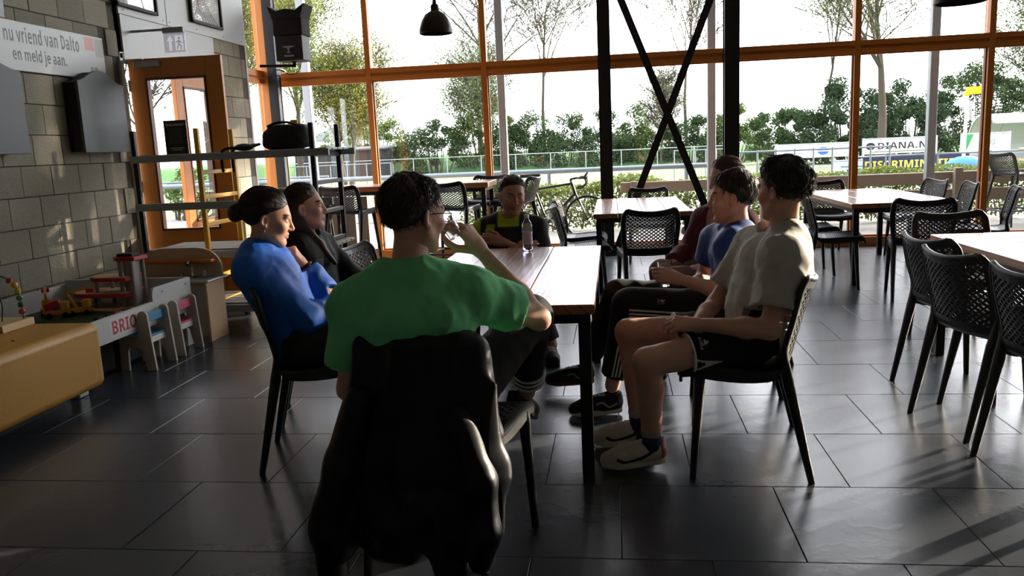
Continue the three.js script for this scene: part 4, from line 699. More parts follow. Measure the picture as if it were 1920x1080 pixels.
{ // mobile scaffold used as shelving
  const t = thing('scaffold_trolley', 'yellow and black mobile scaffold with grey rails and platforms standing before the door', 'scaffold', [-3.29, 0, 6.58]);
  const f = 0.305, X = [-0.54, 0.0, 0.95];
  X.forEach((x, k) => {
    const m = k === 1 ? mat.yellowFrame : mat.steel, y1 = 1.63, y0 = k === 1 ? 0.12 : 0.1;
    for (const z of k ? [f, -f] : [f]) part('upright', box(0.038, y1 - y0, 0.038, x, (y0 + y1) / 2, z, 0.006), m, t);
    for (const y of k === 1 ? [0.2, 0.42, 0.64, 0.86, 1.08, 1.28] : k ? [0.2, 0.44, 0.68, 0.92, 1.16, 1.38] : []) part('rung', box(0.03, 0.034, 2 * f - 0.03, x, y, 0, 0.005), m, t);
    for (const z of k ? [f, -f] : [f]) { const w = part('castor', mv(rz(new THREE.CylinderGeometry(0.05, 0.05, 0.03, 18), Math.PI / 2), x, 0.05, z + 0.02), mat.rubber, t); part('fork', [box(0.045, 0.06, 0.04, x, 0.085, z + 0.01, 0.006)], mat.alu, t); void w; }
  });
  part('rail', box(1.66, 0.055, 0.03, 0.26, 1.4, f + 0.02, 0.004), mat.steelGrey, t); part('rail', box(1.66, 0.055, 0.03, 0.26, 1.4, -f - 0.02, 0.004), mat.steelGrey, t);
  part('rail', box(1.66, 0.06, 0.03, 0.26, 1.015, f + 0.02, 0.004), mat.steelGrey, t);
  for (const [y, n] of [[0.62, 5], [0.17, 5]]) { part('platform_edge', box(1.6, 0.06, 0.02, 0.26, y, f + 0.03, 0.003), mat.steelGrey, t); for (let i = 0; i < n; i++) part('slat', box(1.58, 0.02, 0.1, 0.26, y + 0.03, -f + 0.07 + i * 0.118, 0.003), M({ color: hex(0x8e8a80), roughness: 0.7 }), t); }
  for (let i = 0; i < 4; i++) part('slat', box(1.58, 0.018, 0.12, 0.26, 1.425, -f + 0.09 + i * 0.14, 0.003), mat.steelGrey, t);
}
{ // duffel bag on top
  const t = thing('duffel_bag', 'black sports bag with a small yellow patch lying on top of the scaffold', 'bag', [-2.66, 1.4345, 6.6]);
  const g = new THREE.SphereGeometry(1, 40, 28), p = g.attributes.position, pw = (v, e) => Math.sign(v) * Math.pow(Math.abs(v), e);
  for (let i = 0; i < p.count; i++) { const x = p.getX(i), y = p.getY(i), z = p.getZ(i), q = 1 + 0.07 * n3(x * 2.5, y * 2.5 + 4, z * 2.5); p.setXYZ(i, pw(x, 0.62) * 0.2 * q + 0.02 * y, Math.max(0, 0.075 + pw(y, 0.7) * (y > 0 ? 0.135 : 0.08) * q), pw(z, 0.7) * 0.16 * q); }
  g.computeVertexNormals(); part('bag_body', uvm(g), M({ color: hex(0x0b0b0c), roughness: 0.8, bumpMap: clone(weaveT, 8), bumpScale: 0.001 }), t);
  part('patch', box(0.06, 0.035, 0.02, 0.1, 0.215, 0.1, 0.004), mat.yellowFrame, t, 'yellow patch');
  part('handle', tube([new THREE.Vector3(-0.13, 0.185, 0.1), new THREE.Vector3(-0.06, 0.212, 0.1), new THREE.Vector3(0.06, 0.212, 0.1), new THREE.Vector3(0.13, 0.185, 0.1)], 0.012, 20, 6), mat.black, t);
  for (const x of [-0.42, -0.33]) part('strap', tube([new THREE.Vector3(-0.2, 0.05, 0.12), new THREE.Vector3(x + 0.1, 0.03, 0.25), new THREE.Vector3(x, 0.01, 0.33), new THREE.Vector3(x - 0.005, -0.1, 0.352), new THREE.Vector3(x, -0.16, 0.355)], 0.012, 20, 6), mat.black, t);
  part('side_pouch', mv(new THREE.SphereGeometry(0.06, 16, 10).scale(1.3, 0.5, 1), -0.3, 0.03, 0.2), mat.black, t);
}
{ // yellow padded block seat
  const t = thing('padded_bench', 'big ochre leather padded bench at the left edge of the photo', 'bench', [-3.63, 0, 3.225]);
  part('cushion', box(1.3, 0.38, 2.2, 0, 0.29, 0, 0.05, 5), mat.leather, t); part('plinth', box(1.0, 0.11, 2.0, -0.08, 0.055, -0.02), mat.black, t);
  part('tear', mv(new THREE.SphereGeometry(0.012, 8, 6).scale(1, 0.35, 0.6), 0.47, 0.4805, -0.62), mat.black, t);
}
{ // play table, garage, kitchen, toys
  const tx = -3.68, td = 5.02, wood = mat.plywood;
  const t = thing('play_table', 'white children play table with a red word on its front board', 'play table', [tx, 0, td]), red = M({ color: hex(0xb01c28), roughness: 0.5 });
  const wt = M({ color: hex(0xb9bcbc), roughness: 0.5 });
  part('table_top', pbox(0.98, 0.03, 1.38, 0, 0.33, 0), M({ color: hex(0x4d6b3a), roughness: 0.7, map: canvasTex(256, 256, (c, w, h) => { c.fillStyle = '#d8d8d0'; c.fillRect(0, 0, w, h); c.fillStyle = '#7f8f6a'; c.fillRect(0, 0, w, h); c.fillStyle = '#b8a98a'; c.fillRect(20, 90, 210, 30); c.fillRect(120, 20, 28, 220); c.fillStyle = '#5d7fa0'; c.fillRect(170, 150, 60, 70); }) }), t);
  const fr = new THREE.Shape(); fr.moveTo(-0.69, 0.27); fr.lineTo(0.69, 0.27); fr.lineTo(0.69, 0.52); fr.lineTo(0.21, 0.52); fr.quadraticCurveTo(0.17, 0.52, 0.17, 0.43); fr.lineTo(-0.69, 0.43);
  const fg = extr(fr, 0.02, 0.002); fg.rotateY(Math.PI / 2); fg.translate(0.49, 0, 0);
  part('front_board', fg, wt, t);
  for (const z of [-0.62, -0.3]) for (const y of [0.48]) part('bolt', rz(new THREE.CylinderGeometry(0.008, 0.008, 0.006, 10), Math.PI / 2).translate(0.513, y, z), mat.alu, t);
  const lt = canvasTex(512, 160, (c, w, h) => { c.fillStyle = '#c4c6c6'; c.fillRect(0, 0, w, h); c.fillStyle = '#b01c28'; c.font = 'bold 150px sans-serif'; c.textBaseline = 'middle'; c.fillText('BRIO', 20, h * 0.54, 440); c.font = '20px sans-serif'; c.fillText('®', 470, 120); });
  const lg = new THREE.PlaneGeometry(0.4, 0.125); lg.rotateY(Math.PI / 2); part('lettering', lg.translate(0.5135, 0.355, 0.14), M({ map: lt, roughness: 0.5 }), t, 'red lettering');
  part('back_board', box(0.02, 0.18, 1.38, -0.49, 0.4, 0), wt, t); part('end_board', box(0.98, 0.16, 0.02, 0, 0.35, 0.68), wt, t); part('end_board', box(0.98, 0.25, 0.02, 0, 0.395, -0.68), wt, t);
  for (const [x, z] of [[0.45, -0.66], [0.45, 0.62], [-0.45, -0.66], [-0.45, 0.62]]) part('leg', box(0.07, 0.32, 0.09, x, 0.16, z, 0.01), wt, t);
  for (const z of [0.5, 0.16, -0.18]) { const d = part('storage_drawer', box(0.42, 0.2, 0.28, 0.1, 0.11, z, 0.012), M({ color: hex(0x2a2b2c), roughness: 0.5 }), t); void d; }
  // garage
  const g = thing('toy_garage', 'wooden toy garage with red-edged decks standing on the play table', 'toy garage', [-3.57, 0.346, 5.46]), gr = M({ color: hex(0x8a8682), roughness: 0.7 });
  part('base_board', box(0.56, 0.016, 0.34, -0.02, 0.008, 0, 0.004), wood, g);
  const deck = (name, pts, y, th) => { const s = new THREE.Shape(pts.map((p) => new THREE.Vector2(p[0], p[1]))); const e = new THREE.ExtrudeGeometry(s, { depth: th, bevelEnabled: true, bevelSize: 0.004, bevelThickness: 0.004, bevelSegments: 2 }); e.rotateX(-Math.PI / 2); return e.translate(0, y, 0); };
  const oval = (x0, x1, w) => { const q = []; for (let i = 0; i <= 12; i++) { const a = Math.PI / 2 + Math.PI * i / 12; q.push([x0 + w + Math.cos(a) * w, Math.sin(a) * w]); } q.push([x1, -w], [x1, w]); return q; };
  part('deck', deck('deck', oval(-0.34, 0.12, 0.14), 0.1, 0.02), red, g); part('deck', deck('deck', oval(-0.2, 0.12, 0.12), 0.21, 0.02), red, g); part('deck', deck('deck', oval(-0.01, 0.18, 0.08), 0.35, 0.02), red, g);
  part('deck_surface', [deck('d', oval(-0.33, 0.11, 0.13), 0.121, 0.003)], wood, g); part('deck_surface', [deck('d', oval(-0.19, 0.11, 0.11), 0.231, 0.003)], wood, g);
  for (const [x, z, h] of [[0.06, 0.07, 0.35], [0.06, -0.07, 0.35], [0.15, 0.07, 0.35], [0.15, -0.07, 0.35], [-0.12, 0.09, 0.21], [-0.12, -0.09, 0.21], [-0.24, 0.05, 0.1], [-0.24, -0.05, 0.1]]) part('post', rod(new THREE.Vector3(x, 0.016, z), new THREE.Vector3(x, h, z), 0.014, 0.014, 10), gr, g);
  part('lift_tower', box(0.07, 0.33, 0.1, 0.105, 0.18, 0), gr, g); part('ramp', bar(new THREE.Vector3(-0.3, 0.12, -0.09), new THREE.Vector3(-0.12, 0.22, -0.1), 0.012, 0.07), wood, g); part('roof_sign', box(0.12, 0.02, 0.1, 0.09, 0.385, 0, 0.004), mat.black, g);
  // wooden track and orange toys
  const trk = (pts, y) => { const c = new THREE.CatmullRomCurve3(pts.map((p) => new THREE.Vector3(p[0], y, p[1]))), s = new THREE.Shape([[-0.02, 0], [0.02, 0], [0.02, 0.012], [0.012, 0.012], [0.01, 0.008], [-0.01, 0.008], [-0.012, 0.012], [-0.02, 0.012]].map((p) => new THREE.Vector2(p[1], p[0]))); return new THREE.ExtrudeGeometry(s, { steps: 24, extrudePath: c }); };
  solo('toy_track', [uvm(trk([[-0.1, -0.35], [0.16, -0.3], [0.26, -0.1], [0.3, 0.15], [0.2, 0.4], [0, 0.5]], 0.02))], wood, 'curved wooden toy railway track on the play table', 'toy track', [-3.6, 0.345, 4.98]);
  const og = M({ color: hex(0xd07812), roughness: 0.4 }), oy = M({ color: hex(0xd89a1a), roughness: 0.4 });
  const truck = (name, label, x, d, turn, kind) => {
    const q = thing(name, label, 'toy', [x, 0.346, d], turn);
    part('chassis', box(0.16, 0.025, 0.07, 0, 0.035, 0, 0.006), og, q); part('cab', box(0.05, 0.06, 0.065, 0.045, 0.08, 0, 0.008), oy, q);
    for (const sx of [-0.05, 0.05]) for (const sz of [-0.035, 0.035]) part('wheel', rx(new THREE.CylinderGeometry(0.02, 0.02, 0.016, 14), Math.PI / 2).translate(sx, 0.02, sz), mat.rubber, q);
    if (kind) { part('boom', [bar(new THREE.Vector3(-0.02, 0.05, 0), new THREE.Vector3(-0.08, 0.16, 0), 0.016), bar(new THREE.Vector3(-0.08, 0.16, 0), new THREE.Vector3(0.07, 0.19, 0), 0.016)], oy, q); part('bucket', box(0.05, 0.03, 0.05, 0.08, 0.17, 0, 0.006), red, q); } else part('tipper', rz(box(0.1, 0.05, 0.07, 0, 0, 0, 0.008), 0.3).translate(-0.03, 0.09, 0), red, q);
  };
  truck('toy_excavator', 'orange toy excavator with raised red bucket on the play table', -3.72, 5.2, 0.3, 1);
  truck('toy_tipper', 'orange toy tipper truck with a red load bed on the play table', -3.83, 5.12, 0.4, 0);
  truck('toy_crane', 'small orange toy crane at the left end of the toys', -3.97, 5.2, 2.2, 1);
  const train = thing('toy_train', 'dark toy train with a red wagon near the front board of the play table', 'toy', [-3.33, 0.346, 4.98], 1.45);
  for (let i = 0; i < 4; i++) { part('wagon', box(0.07, 0.04, 0.035, -0.13 + i * 0.085, 0.035, 0, 0.006), i === 2 ? red : mat.black, train); part('wheels', [rx(new THREE.CylinderGeometry(0.011, 0.011, 0.04, 10), Math.PI / 2).translate(-0.15 + i * 0.085, 0.011, 0), rx(new THREE.CylinderGeometry(0.011, 0.011, 0.04, 10), Math.PI / 2).translate(-0.11 + i * 0.085, 0.011, 0)], mat.alu, train); }
  // toy kitchen
  const k = thing('toy_kitchen', 'beech toy kitchen with a metal sink and an orange shelf, right of the play table', 'toy kitchen', [-3.42, 0, 5.92]), or = M({ color: hex(0xc4661a), roughness: 0.5 });
  part('side_panel', box(0.02, 0.46, 0.28, 0.33, 0.23, 0, 0.004), wood, k); part('side_panel', box(0.02, 0.46, 0.28, -0.33, 0.23, 0, 0.004), wood, k); part('front_panel', box(0.64, 0.4, 0.016, 0, 0.24, 0.12), M({ color: hex(0xa9a08e), roughness: 0.6 }), k);
  part('worktop', box(0.74, 0.018, 0.34, 0, 0.47, 0, 0.006), mat.alu, k); part('sink', mv(lathe([[0.0, 0], [0.07, 0.002], [0.085, 0.03], [0.1, 0.034], [0.1, 0.04], [0.08, 0.038], [0.066, 0.008], [0, 0.007]], 24), 0.1, 0.445, 0.02), mat.chrome, k);
  part('tap', tube([new THREE.Vector3(0.12, 0.48, -0.08), new THREE.Vector3(0.12, 0.57, -0.08), new THREE.Vector3(0.12, 0.6, -0.05), new THREE.Vector3(0.12, 0.58, -0.01)], 0.011, 20, 8), mat.chrome, k);
  for (const x of [0.03, 0.22]) part('knob', mv(new THREE.CylinderGeometry(0.014, 0.018, 0.05, 12), x, 0.505, -0.07), mat.alu, k);
  const bs = new THREE.Shape(); bs.moveTo(-0.34, 0.46); bs.lineTo(0.34, 0.46); bs.lineTo(0.34, 0.56); bs.quadraticCurveTo(0.3, 0.7, 0.12, 0.7); bs.lineTo(-0.12, 0.7); bs.quadraticCurveTo(-0.3, 0.7, -0.34, 0.56); part('back_panel', extr(bs, 0.016, 0.002).translate(0, 0, -0.15), wood, k); part('shelf', box(0.6, 0.025, 0.08, 0, 0.6, -0.09, 0.008), or, k, 'orange shelf');
  // children chairs
  const kid = (label, d, c) => {
    const q = thing('child_chair', label, 'child chair', [-3.19, 0, d], Math.PI / 2), m = M({ color: hex(c), roughness: 0.45 }), side = M({ color: hex(0xb9b1a4), roughness: 0.55 });
    const s = new THREE.Shape(); s.moveTo(-0.13, 0); s.lineTo(-0.07, 0); s.lineTo(-0.065, 0.13); s.quadraticCurveTo(-0.06, 0.16, -0.02, 0.16); s.quadraticCurveTo(0.03, 0.16, 0.035, 0.13); s.lineTo(0.06, 0); s.lineTo(0.125, 0); s.lineTo(0.1, 0.35); s.absarc(0.065, 0.37, 0.035, -0.2, Math.PI, false); s.lineTo(0.02, 0.24); s.lineTo(-0.12, 0.235);
    for (const x of [-0.135, 0.12]) { const g = extr(s, 0.015, 0.002); g.rotateY(-Math.PI / 2); part('side_panel', g.translate(x + 0.015, 0, 0), side, q); }
    part('seat', box(0.24, 0.015, 0.2, 0, 0.222, -0.03, 0.004), m, q); part('apron', box(0.24, 0.045, 0.014, 0, 0.195, 0.06, 0.003), mat.white, q); part('back_board', rx(box(0.24, 0.06, 0.014, 0, 0, 0, 0.004), -0.08).translate(0, 0.35, 0.062), m, q);
  };
  kid('little white child chair with blue seat and back board, nearer to us', 5.11, 0x2f7fae); kid('little white child chair with pink seat and back board, farther from us', 5.49, 0xc94f70);
  // bead maze
  const b = thing('bead_maze', 'bead maze of looped black wires with coloured wooden beads at the left edge', 'toy', [-3.50, 0.481, 4.14]);
  part('base_board', box(0.3, 0.045, 0.26, 0, 0.0225, 0, 0.006), wood, b);
  const loops = [[[-0.13, 0], [-0.12, 0.12], [-0.02, 0.25], [0.1, 0.2], [0.13, 0]], [[-0.1, 0.02], [-0.12, 0.16], [-0.02, 0.21], [0.06, 0.12], [0.05, 0]], [[-0.14, -0.03], [-0.02, 0.1], [0.09, 0.13], [0.02, 0.22], [-0.1, 0.1], [-0.08, 0]]], cs = [0xa02018, 0xc8a018, 0xb8921c, 0x2e6a30, 0x2a5a2c, 0xb02a1a];
  loops.forEach((L, j) => { const c = new THREE.CatmullRomCurve3(L.map((p) => new THREE.Vector3(p[0], 0.045 + p[1], (j - 1) * 0.07))); part('wire', new THREE.TubeGeometry(c, 40, 0.003, 6), mat.black, b); for (let i = 0; i < (j === 0 ? 6 : 3); i++) { const q = c.getPointAt(j === 0 ? 0.62 + i * 0.062 : 0.3 + i * 0.09); part('bead', mv(i % 2 ? new THREE.SphereGeometry(0.018, 14, 10) : new THREE.CylinderGeometry(0.016, 0.016, 0.026, 14), q.x, q.y, q.z), M({ color: hex(cs[(i + j * 2) % 6]), roughness: 0.4 }), b); } });
}
{ // rucksacks outside the door seen through the glass
  const t = thing('bin_bag', 'dark bags standing outside behind the door glass', 'bag', [-5.2, -0.02, 8.4]);
  for (const [x, z, s] of [[0, 0, 1], [0.28, 0.12, 0.85]]) { const g = new THREE.SphereGeometry(0.26 * s, 20, 14), p = g.attributes.position; for (let i = 0; i < p.count; i++) { const k = 1 + 0.12 * n3(p.getX(i) * 8, p.getY(i) * 8, x * 9); p.setXYZ(i, p.getX(i) * k, p.getY(i) * k * 1.5, p.getZ(i) * k); } g.computeVertexNormals(); part('bag', mv(uvm(g), x, 0.36 * s, z), mat.black, t); }
  tree('bare_young_tree', 'young tree with bare branches seen through the glass of the open door', -12.5, 20.5, { h: 6.5, r: 0.09, n: 1800, size: 0.09, tone: MG, clear: 0.2, fill: 0.35 });
  shrub('shrub', 'low shrub outside seen through the lower half of the door glass', -10.4, 18.5, 2.6, 1.3, 1.4, 2600, MG, 0.1);
  railing('steel railing outside seen through the door glass', -10.5, -5.5, 15.5, 1.0, 1.1, 2);
}
// ---------- people: smooth distance fields meshed with surface nets ----------
function surfaceNets(f, lo, hi, h) {
  const nx = Math.ceil((hi[0] - lo[0]) / h) + 1, ny = Math.ceil((hi[1] - lo[1]) / h) + 1, nz = Math.ceil((hi[2] - lo[2]) / h) + 1, F = new Float32Array(nx * ny * nz), B = 5, R = B * h * 0.87 + h;
  for (let bz = 0; bz < nz; bz += B) for (let by = 0; by < ny; by += B) for (let bx = 0; bx < nx; bx += B) {
    const c = f(lo[0] + (bx + B / 2 - 0.5) * h, lo[1] + (by + B / 2 - 0.5) * h, lo[2] + (bz + B / 2 - 0.5) * h), far = Math.abs(c) > R * 1.6;
    for (let z = bz; z < Math.min(nz, bz + B); z++) for (let y = by; y < Math.min(ny, by + B); y++) for (let x = bx, o = (z * ny + y) * nx + bx; x < Math.min(nx, bx + B); x++, o++) F[o] = far ? c : f(lo[0] + x * h, lo[1] + y * h, lo[2] + z * h);
  }
  const id = new Int32Array(nx * ny * nz).fill(-1), pos = [], idx = [];
  for (let z = 0; z < nz - 1; z++) for (let y = 0; y < ny - 1; y++) for (let x = 0; x < nx - 1; x++) {
    let m = 0; const o = (z * ny + y) * nx + x; let sx = 0, sy = 0, sz = 0, n = 0;
    const v = [F[o], F[o + 1], F[o + nx], F[o + nx + 1], F[o + nx * ny], F[o + nx * ny + 1], F[o + nx * ny + nx], F[o + nx * ny + nx + 1]];
    for (let k = 0; k < 8; k++) if (v[k] < 0) m |= 1 << k;
    if (m === 0 || m === 255) continue;
    for (let a = 0; a < 8; a++) for (const bit of [1, 2, 4]) { if (a & bit) continue; const b = a | bit; if ((v[a] < 0) === (v[b] < 0)) continue; const t = v[a] / (v[a] - v[b]); sx += (a & 1) + (bit === 1 ? t : 0); sy += ((a >> 1) & 1) + (bit === 2 ? t : 0); sz += ((a >> 2) & 1) + (bit === 4 ? t : 0); n++; }
    id[o] = pos.length / 3; pos.push(lo[0] + (x + sx / n) * h, lo[1] + (y + sy / n) * h, lo[2] + (z + sz / n) * h);
  }
  const sX = 1, sY = nx, sZ = nx * ny, quad = (a, b, c, d, flip) => { if (a < 0 || b < 0 || c < 0 || d < 0) return; flip ? idx.push(a, c, b, a, d, c) : idx.push(a, b, c, a, c, d); };
  for (let z = 1; z < nz - 1; z++) for (let y = 1; y < ny - 1; y++) for (let x = 1; x < nx - 1; x++) {
    const o = (z * ny + y) * nx + x, s = F[o] < 0;
    if (s !== F[o + sX] < 0) quad(id[o - sY - sZ], id[o - sZ], id[o], id[o - sY], !s);
    if (s !== F[o + sY] < 0) quad(id[o - sX - sZ], id[o - sX], id[o], id[o - sZ], s ? false : true);
    if (s !== F[o + sZ] < 0) quad(id[o - sX - sY], id[o - sY], id[o], id[o - sX], !s);
  }
  const g = new THREE.BufferGeometry(); g.setAttribute('position', new THREE.Float32BufferAttribute(pos, 3)); g.setIndex(idx);
  // normals from the field
  const N = new Float32Array(pos.length), e = h * 0.6;
  for (let i = 0; i < pos.length; i += 3) { const x = pos[i], y = pos[i + 1], z = pos[i + 2]; let a = f(x + e, y, z) - f(x - e, y, z), b = f(x, y + e, z) - f(x, y - e, z), c = f(x, y, z + e) - f(x, y, z - e); const l = Math.hypot(a, b, c) || 1; N[i] = a / l; N[i + 1] = b / l; N[i + 2] = c / l; }
  g.setAttribute('normal', new THREE.BufferAttribute(N, 3));
  return g;
}
const smin = (a, b, k) => { const h = Math.max(k - Math.abs(a - b), 0) / k; return Math.min(a, b) - h * h * k * 0.25; };
const smax = (a, b, k) => -smin(-a, -b, k);
function cap(a, b, ra, rb, side, k) {                             // tapered capsule, optionally widened along side by k
  const dx = b.x - a.x, dy = b.y - a.y, dz = b.z - a.z, L = dx * dx + dy * dy + dz * dz || 1e-9;
  let s = side ? side.clone().normalize() : null, q = k ? 1 - 1 / k : 0;
  const F = (x, y, z) => {
    const px = x - a.x, py = y - a.y, pz = z - a.z; let t = (px * dx + py * dy + pz * dz) / L; t = t < 0 ? 0 : t > 1 ? 1 : t;
    let wx = px - dx * t, wy = py - dy * t, wz = pz - dz * t;
    if (s) { const w = (wx * s.x + wy * s.y + wz * s.z) * q; wx -= w * s.x; wy -= w * s.y; wz -= w * s.z; }
    return Math.sqrt(wx * wx + wy * wy + wz * wz) - (ra + (rb - ra) * t);
  };
  return F;
}
function ell(c, r, basis) {                                       // ellipsoid, radii along a basis (x, y, z vectors)
  const [X, Y, Z] = basis, m = Math.min(...r);
  return (x, y, z) => { const px = x - c.x, py = y - c.y, pz = z - c.z, a = (px * X.x + py * X.y + pz * X.z) / r[0], b = (px * Y.x + py * Y.y + pz * Y.z) / r[1], d = (px * Z.x + py * Z.y + pz * Z.z) / r[2], k0 = Math.sqrt(a * a + b * b + d * d), k1 = Math.sqrt(a * a / (r[0] * r[0]) + b * b / (r[1] * r[1]) + d * d / (r[2] * r[2])); return k1 > 1e-6 ? k0 * (k0 - 1) / k1 : -m; };
}
const blend = (list, k) => (x, y, z) => { let d = list[0](x, y, z); for (let i = 1; i < list.length; i++) d = smin(d, list[i](x, y, z), k); return d; };
const plane = (p, n) => { const m = n.clone().normalize(); return (x, y, z) => (x - p.x) * m.x + (y - p.y) * m.y + (z - p.z) * m.z; };   // negative behind
const I3 = [new THREE.Vector3(1, 0, 0), new THREE.Vector3(0, 1, 0), new THREE.Vector3(0, 0, 1)];
function bounds(pts, pad) { const lo = [1e9, 1e9, 1e9], hi = [-1e9, -1e9, -1e9]; for (const p of pts) ['x', 'y', 'z'].forEach((c, i) => { lo[i] = Math.min(lo[i], p[c] - pad); hi[i] = Math.max(hi[i], p[c] + pad); }); return [lo, hi]; }
const mix = (a, b, t) => a.clone().lerp(b, t);
function paint(g, fn) { const p = g.attributes.position, c = new Float32Array(p.count * 3); for (let i = 0; i < p.count; i++) { const q = fn(p.getX(i), p.getY(i), p.getZ(i)); c[i * 3] = q[0]; c[i * 3 + 1] = q[1]; c[i * 3 + 2] = q[2]; } g.setAttribute('color', new THREE.BufferAttribute(c, 3)); return g; }
function joinC(list) { return mergeGeometries(list.map((g) => { const n = new THREE.BufferGeometry(); n.setAttribute('position', g.attributes.position); n.setAttribute('normal', g.attributes.normal); n.setAttribute('color', g.attributes.color); n.setIndex(g.index); return n; }), false); }
const gmove = (g, o) => { g.translate(-o.x, -o.y, -o.z); return g; };

// head in its own axes: y up, z forward, x to the person's left; origin at eye level in the middle of the skull
function headField(o = {}) {
  const v = (x, y, z) => new THREE.Vector3(x, y, z), w = o.wide || 1, L = [
    [ell(v(0, 0.032, -0.012), [0.077 * w, 0.088, 0.098], I3), 0.02], [ell(v(0, -0.03, 0.028), [0.061 * w, 0.082, 0.064], I3), 0.03],
    [cap(v(-0.05 * w, -0.055, 0.0), v(-0.016, -0.098, 0.058), 0.024, 0.018), 0.025], [cap(v(0.05 * w, -0.055, 0.0), v(0.016, -0.098, 0.058), 0.024, 0.018), 0.025],
    [ell(v(0, -0.1, 0.07), [0.021, 0.017, 0.017], I3), 0.018],
    [cap(v(-0.036, 0.024, 0.078), v(0.036, 0.024, 0.078), 0.011, 0.011), 0.018],
    [ell(v(-0.041, -0.022, 0.062), [0.022, 0.02, 0.022], I3), 0.02], [ell(v(0.041, -0.022, 0.062), [0.022, 0.02, 0.022], I3), 0.02],
    [cap(v(0, 0.014, 0.086), v(0, -0.026, 0.107 + (o.nose || 0)), 0.0075, 0.0095), 0.012], [ell(v(0, -0.031, 0.104 + (o.nose || 0)), [0.012, 0.0095, 0.011], I3), 0.006], [ell(v(-0.012, -0.034, 0.094), [0.0075, 0.007, 0.01], I3), 0.006], [ell(v(0.012, -0.034, 0.094), [0.0075, 0.007, 0.01], I3), 0.006],
  ];
  const lips = [cap(v(-0.02, -0.0605, 0.079), v(0, -0.057, 0.0895), 0.0042, 0.0058), cap(v(0.02, -0.0605, 0.079), v(0, -0.057, 0.0895), 0.0042, 0.0058), cap(v(-0.017, -0.0675, 0.08), v(0, -0.0705, 0.0875), 0.0045, 0.0065), cap(v(0.017, -0.0675, 0.08), v(0, -0.0705, 0.0875), 0.0045, 0.0065)];
  const sock = [ell(v(-0.032, 0.004, 0.094), [0.019, 0.0125, 0.017], I3), ell(v(0.032, 0.004, 0.094), [0.019, 0.0125, 0.017], I3)];
  const lid = [ell(v(-0.032, 0.004, 0.0735), [0.0155, 0.012, 0.0135], I3), ell(v(0.032, 0.004, 0.0735), [0.0155, 0.012, 0.0135], I3)];
  const ears = [-1, 1].map((s) => { const c = v(s * 0.079 * w, -0.006, -0.012), a = v(Math.cos(0.5), 0, -s * Math.sin(0.5) * 1), X = v(1 * 0.88, 0, s * 0.47), Z = v(-s * 0.47, 0, 0.88); return [ell(c, [0.009, 0.031, 0.019], [X, v(0, 1, 0), Z]), ell(c.clone().add(v(s * 0.008, 0.002, 0.004)), [0.006, 0.018, 0.0105], [X, v(0, 1, 0), Z]), ell(v(s * 0.077 * w, -0.031, -0.004), [0.007, 0.009, 0.008], I3)]; });
  return (x, y, z) => {
    let d = L[0][0](x, y, z); for (let i = 1; i < L.length; i++) d = smin(d, L[i][0](x, y, z), L[i][1]);
    if (z > 0.05) { for (const s of sock) d = smax(d, -s(x, y, z), 0.012); for (const s of lid) d = smin(d, s(x, y, z), 0.004); for (const s of lips) d = smin(d, s(x, y, z), 0.004); }
    if (Math.abs(x) > 0.055) for (const e of ears) { let q = smax(e[0](x, y, z), -e[1](x, y, z), 0.004); q = smin(q, e[2](x, y, z), 0.01); d = smin(d, q, 0.008); }
    return d;
  };
}
// hair: skull offset outward, kept behind a hairline, combed by stretched noise
function hairField(o) {
  const v = (x, y, z) => new THREE.Vector3(x, y, z), th = o.th || 0.012, w = o.wide || 1;
  const skull = blend([ell(v(0, 0.034, -0.013), [0.0775 * w, 0.0885, 0.0985], I3)], 0.02), ex = o.extra ? blend(o.extra, o.k || 0.02) : null;
  const nape = o.nape ?? -0.075, front = o.front ?? 0.07, fz = o.fz ?? 0.08, side = o.side ?? 0.005;
  return (x, y, z) => {
    // hairline: forward limit as a function of height
    const ax = Math.abs(x), lim = y > front ? 0.16 : y > 0.028 ? lerp(side, fz, ((y - 0.028) / (front - 0.028)) ** 1.4) : lerp(-0.058, side, sst(-0.05, 0.028, y));
    let cut = (z - lim - 0.008 * n3(x * 60, y * 60, 3) - 0.005 * n3(x * 150, y * 150, 5)) * 0.75;
    cut = Math.max(cut, (nape - y + Math.max(0, ax - 0.03) * 0.5) * 0.9);
    if (y > front - 0.02) cut = Math.max(cut, Math.min((front - y + (z - 0.065) * 1.3 + 0.004 * n3(x * 60, 1, z * 60)) * 0.6, 0.05));
    const tp = sst(0.0, o.taper ?? 0.045, -cut), n = Math.abs(n3(x * (o.fx || 60), y * (o.fy || 22), z * (o.fzq || 34) + 7)) * 2 - 0.5, m = n3(x * 26 + 3, y * 18, z * 22);
    let d = skull(x, y, z) - 0.0015 - th * tp * (0.75 + 0.25 * sst(-0.02, 0.06, y));
    if (ex) d = smin(d, ex(x, y, z), o.k || 0.02);
    d = smax(d, cut, 0.008);
    if (o.add) for (const e of o.add) d = smin(d, e(x, y, z), o.addK || 0.015);
    return d - ((o.amp || 0.0028) * n + (o.clump || 0.003) * m) * (0.25 + 0.75 * tp);
  };
}
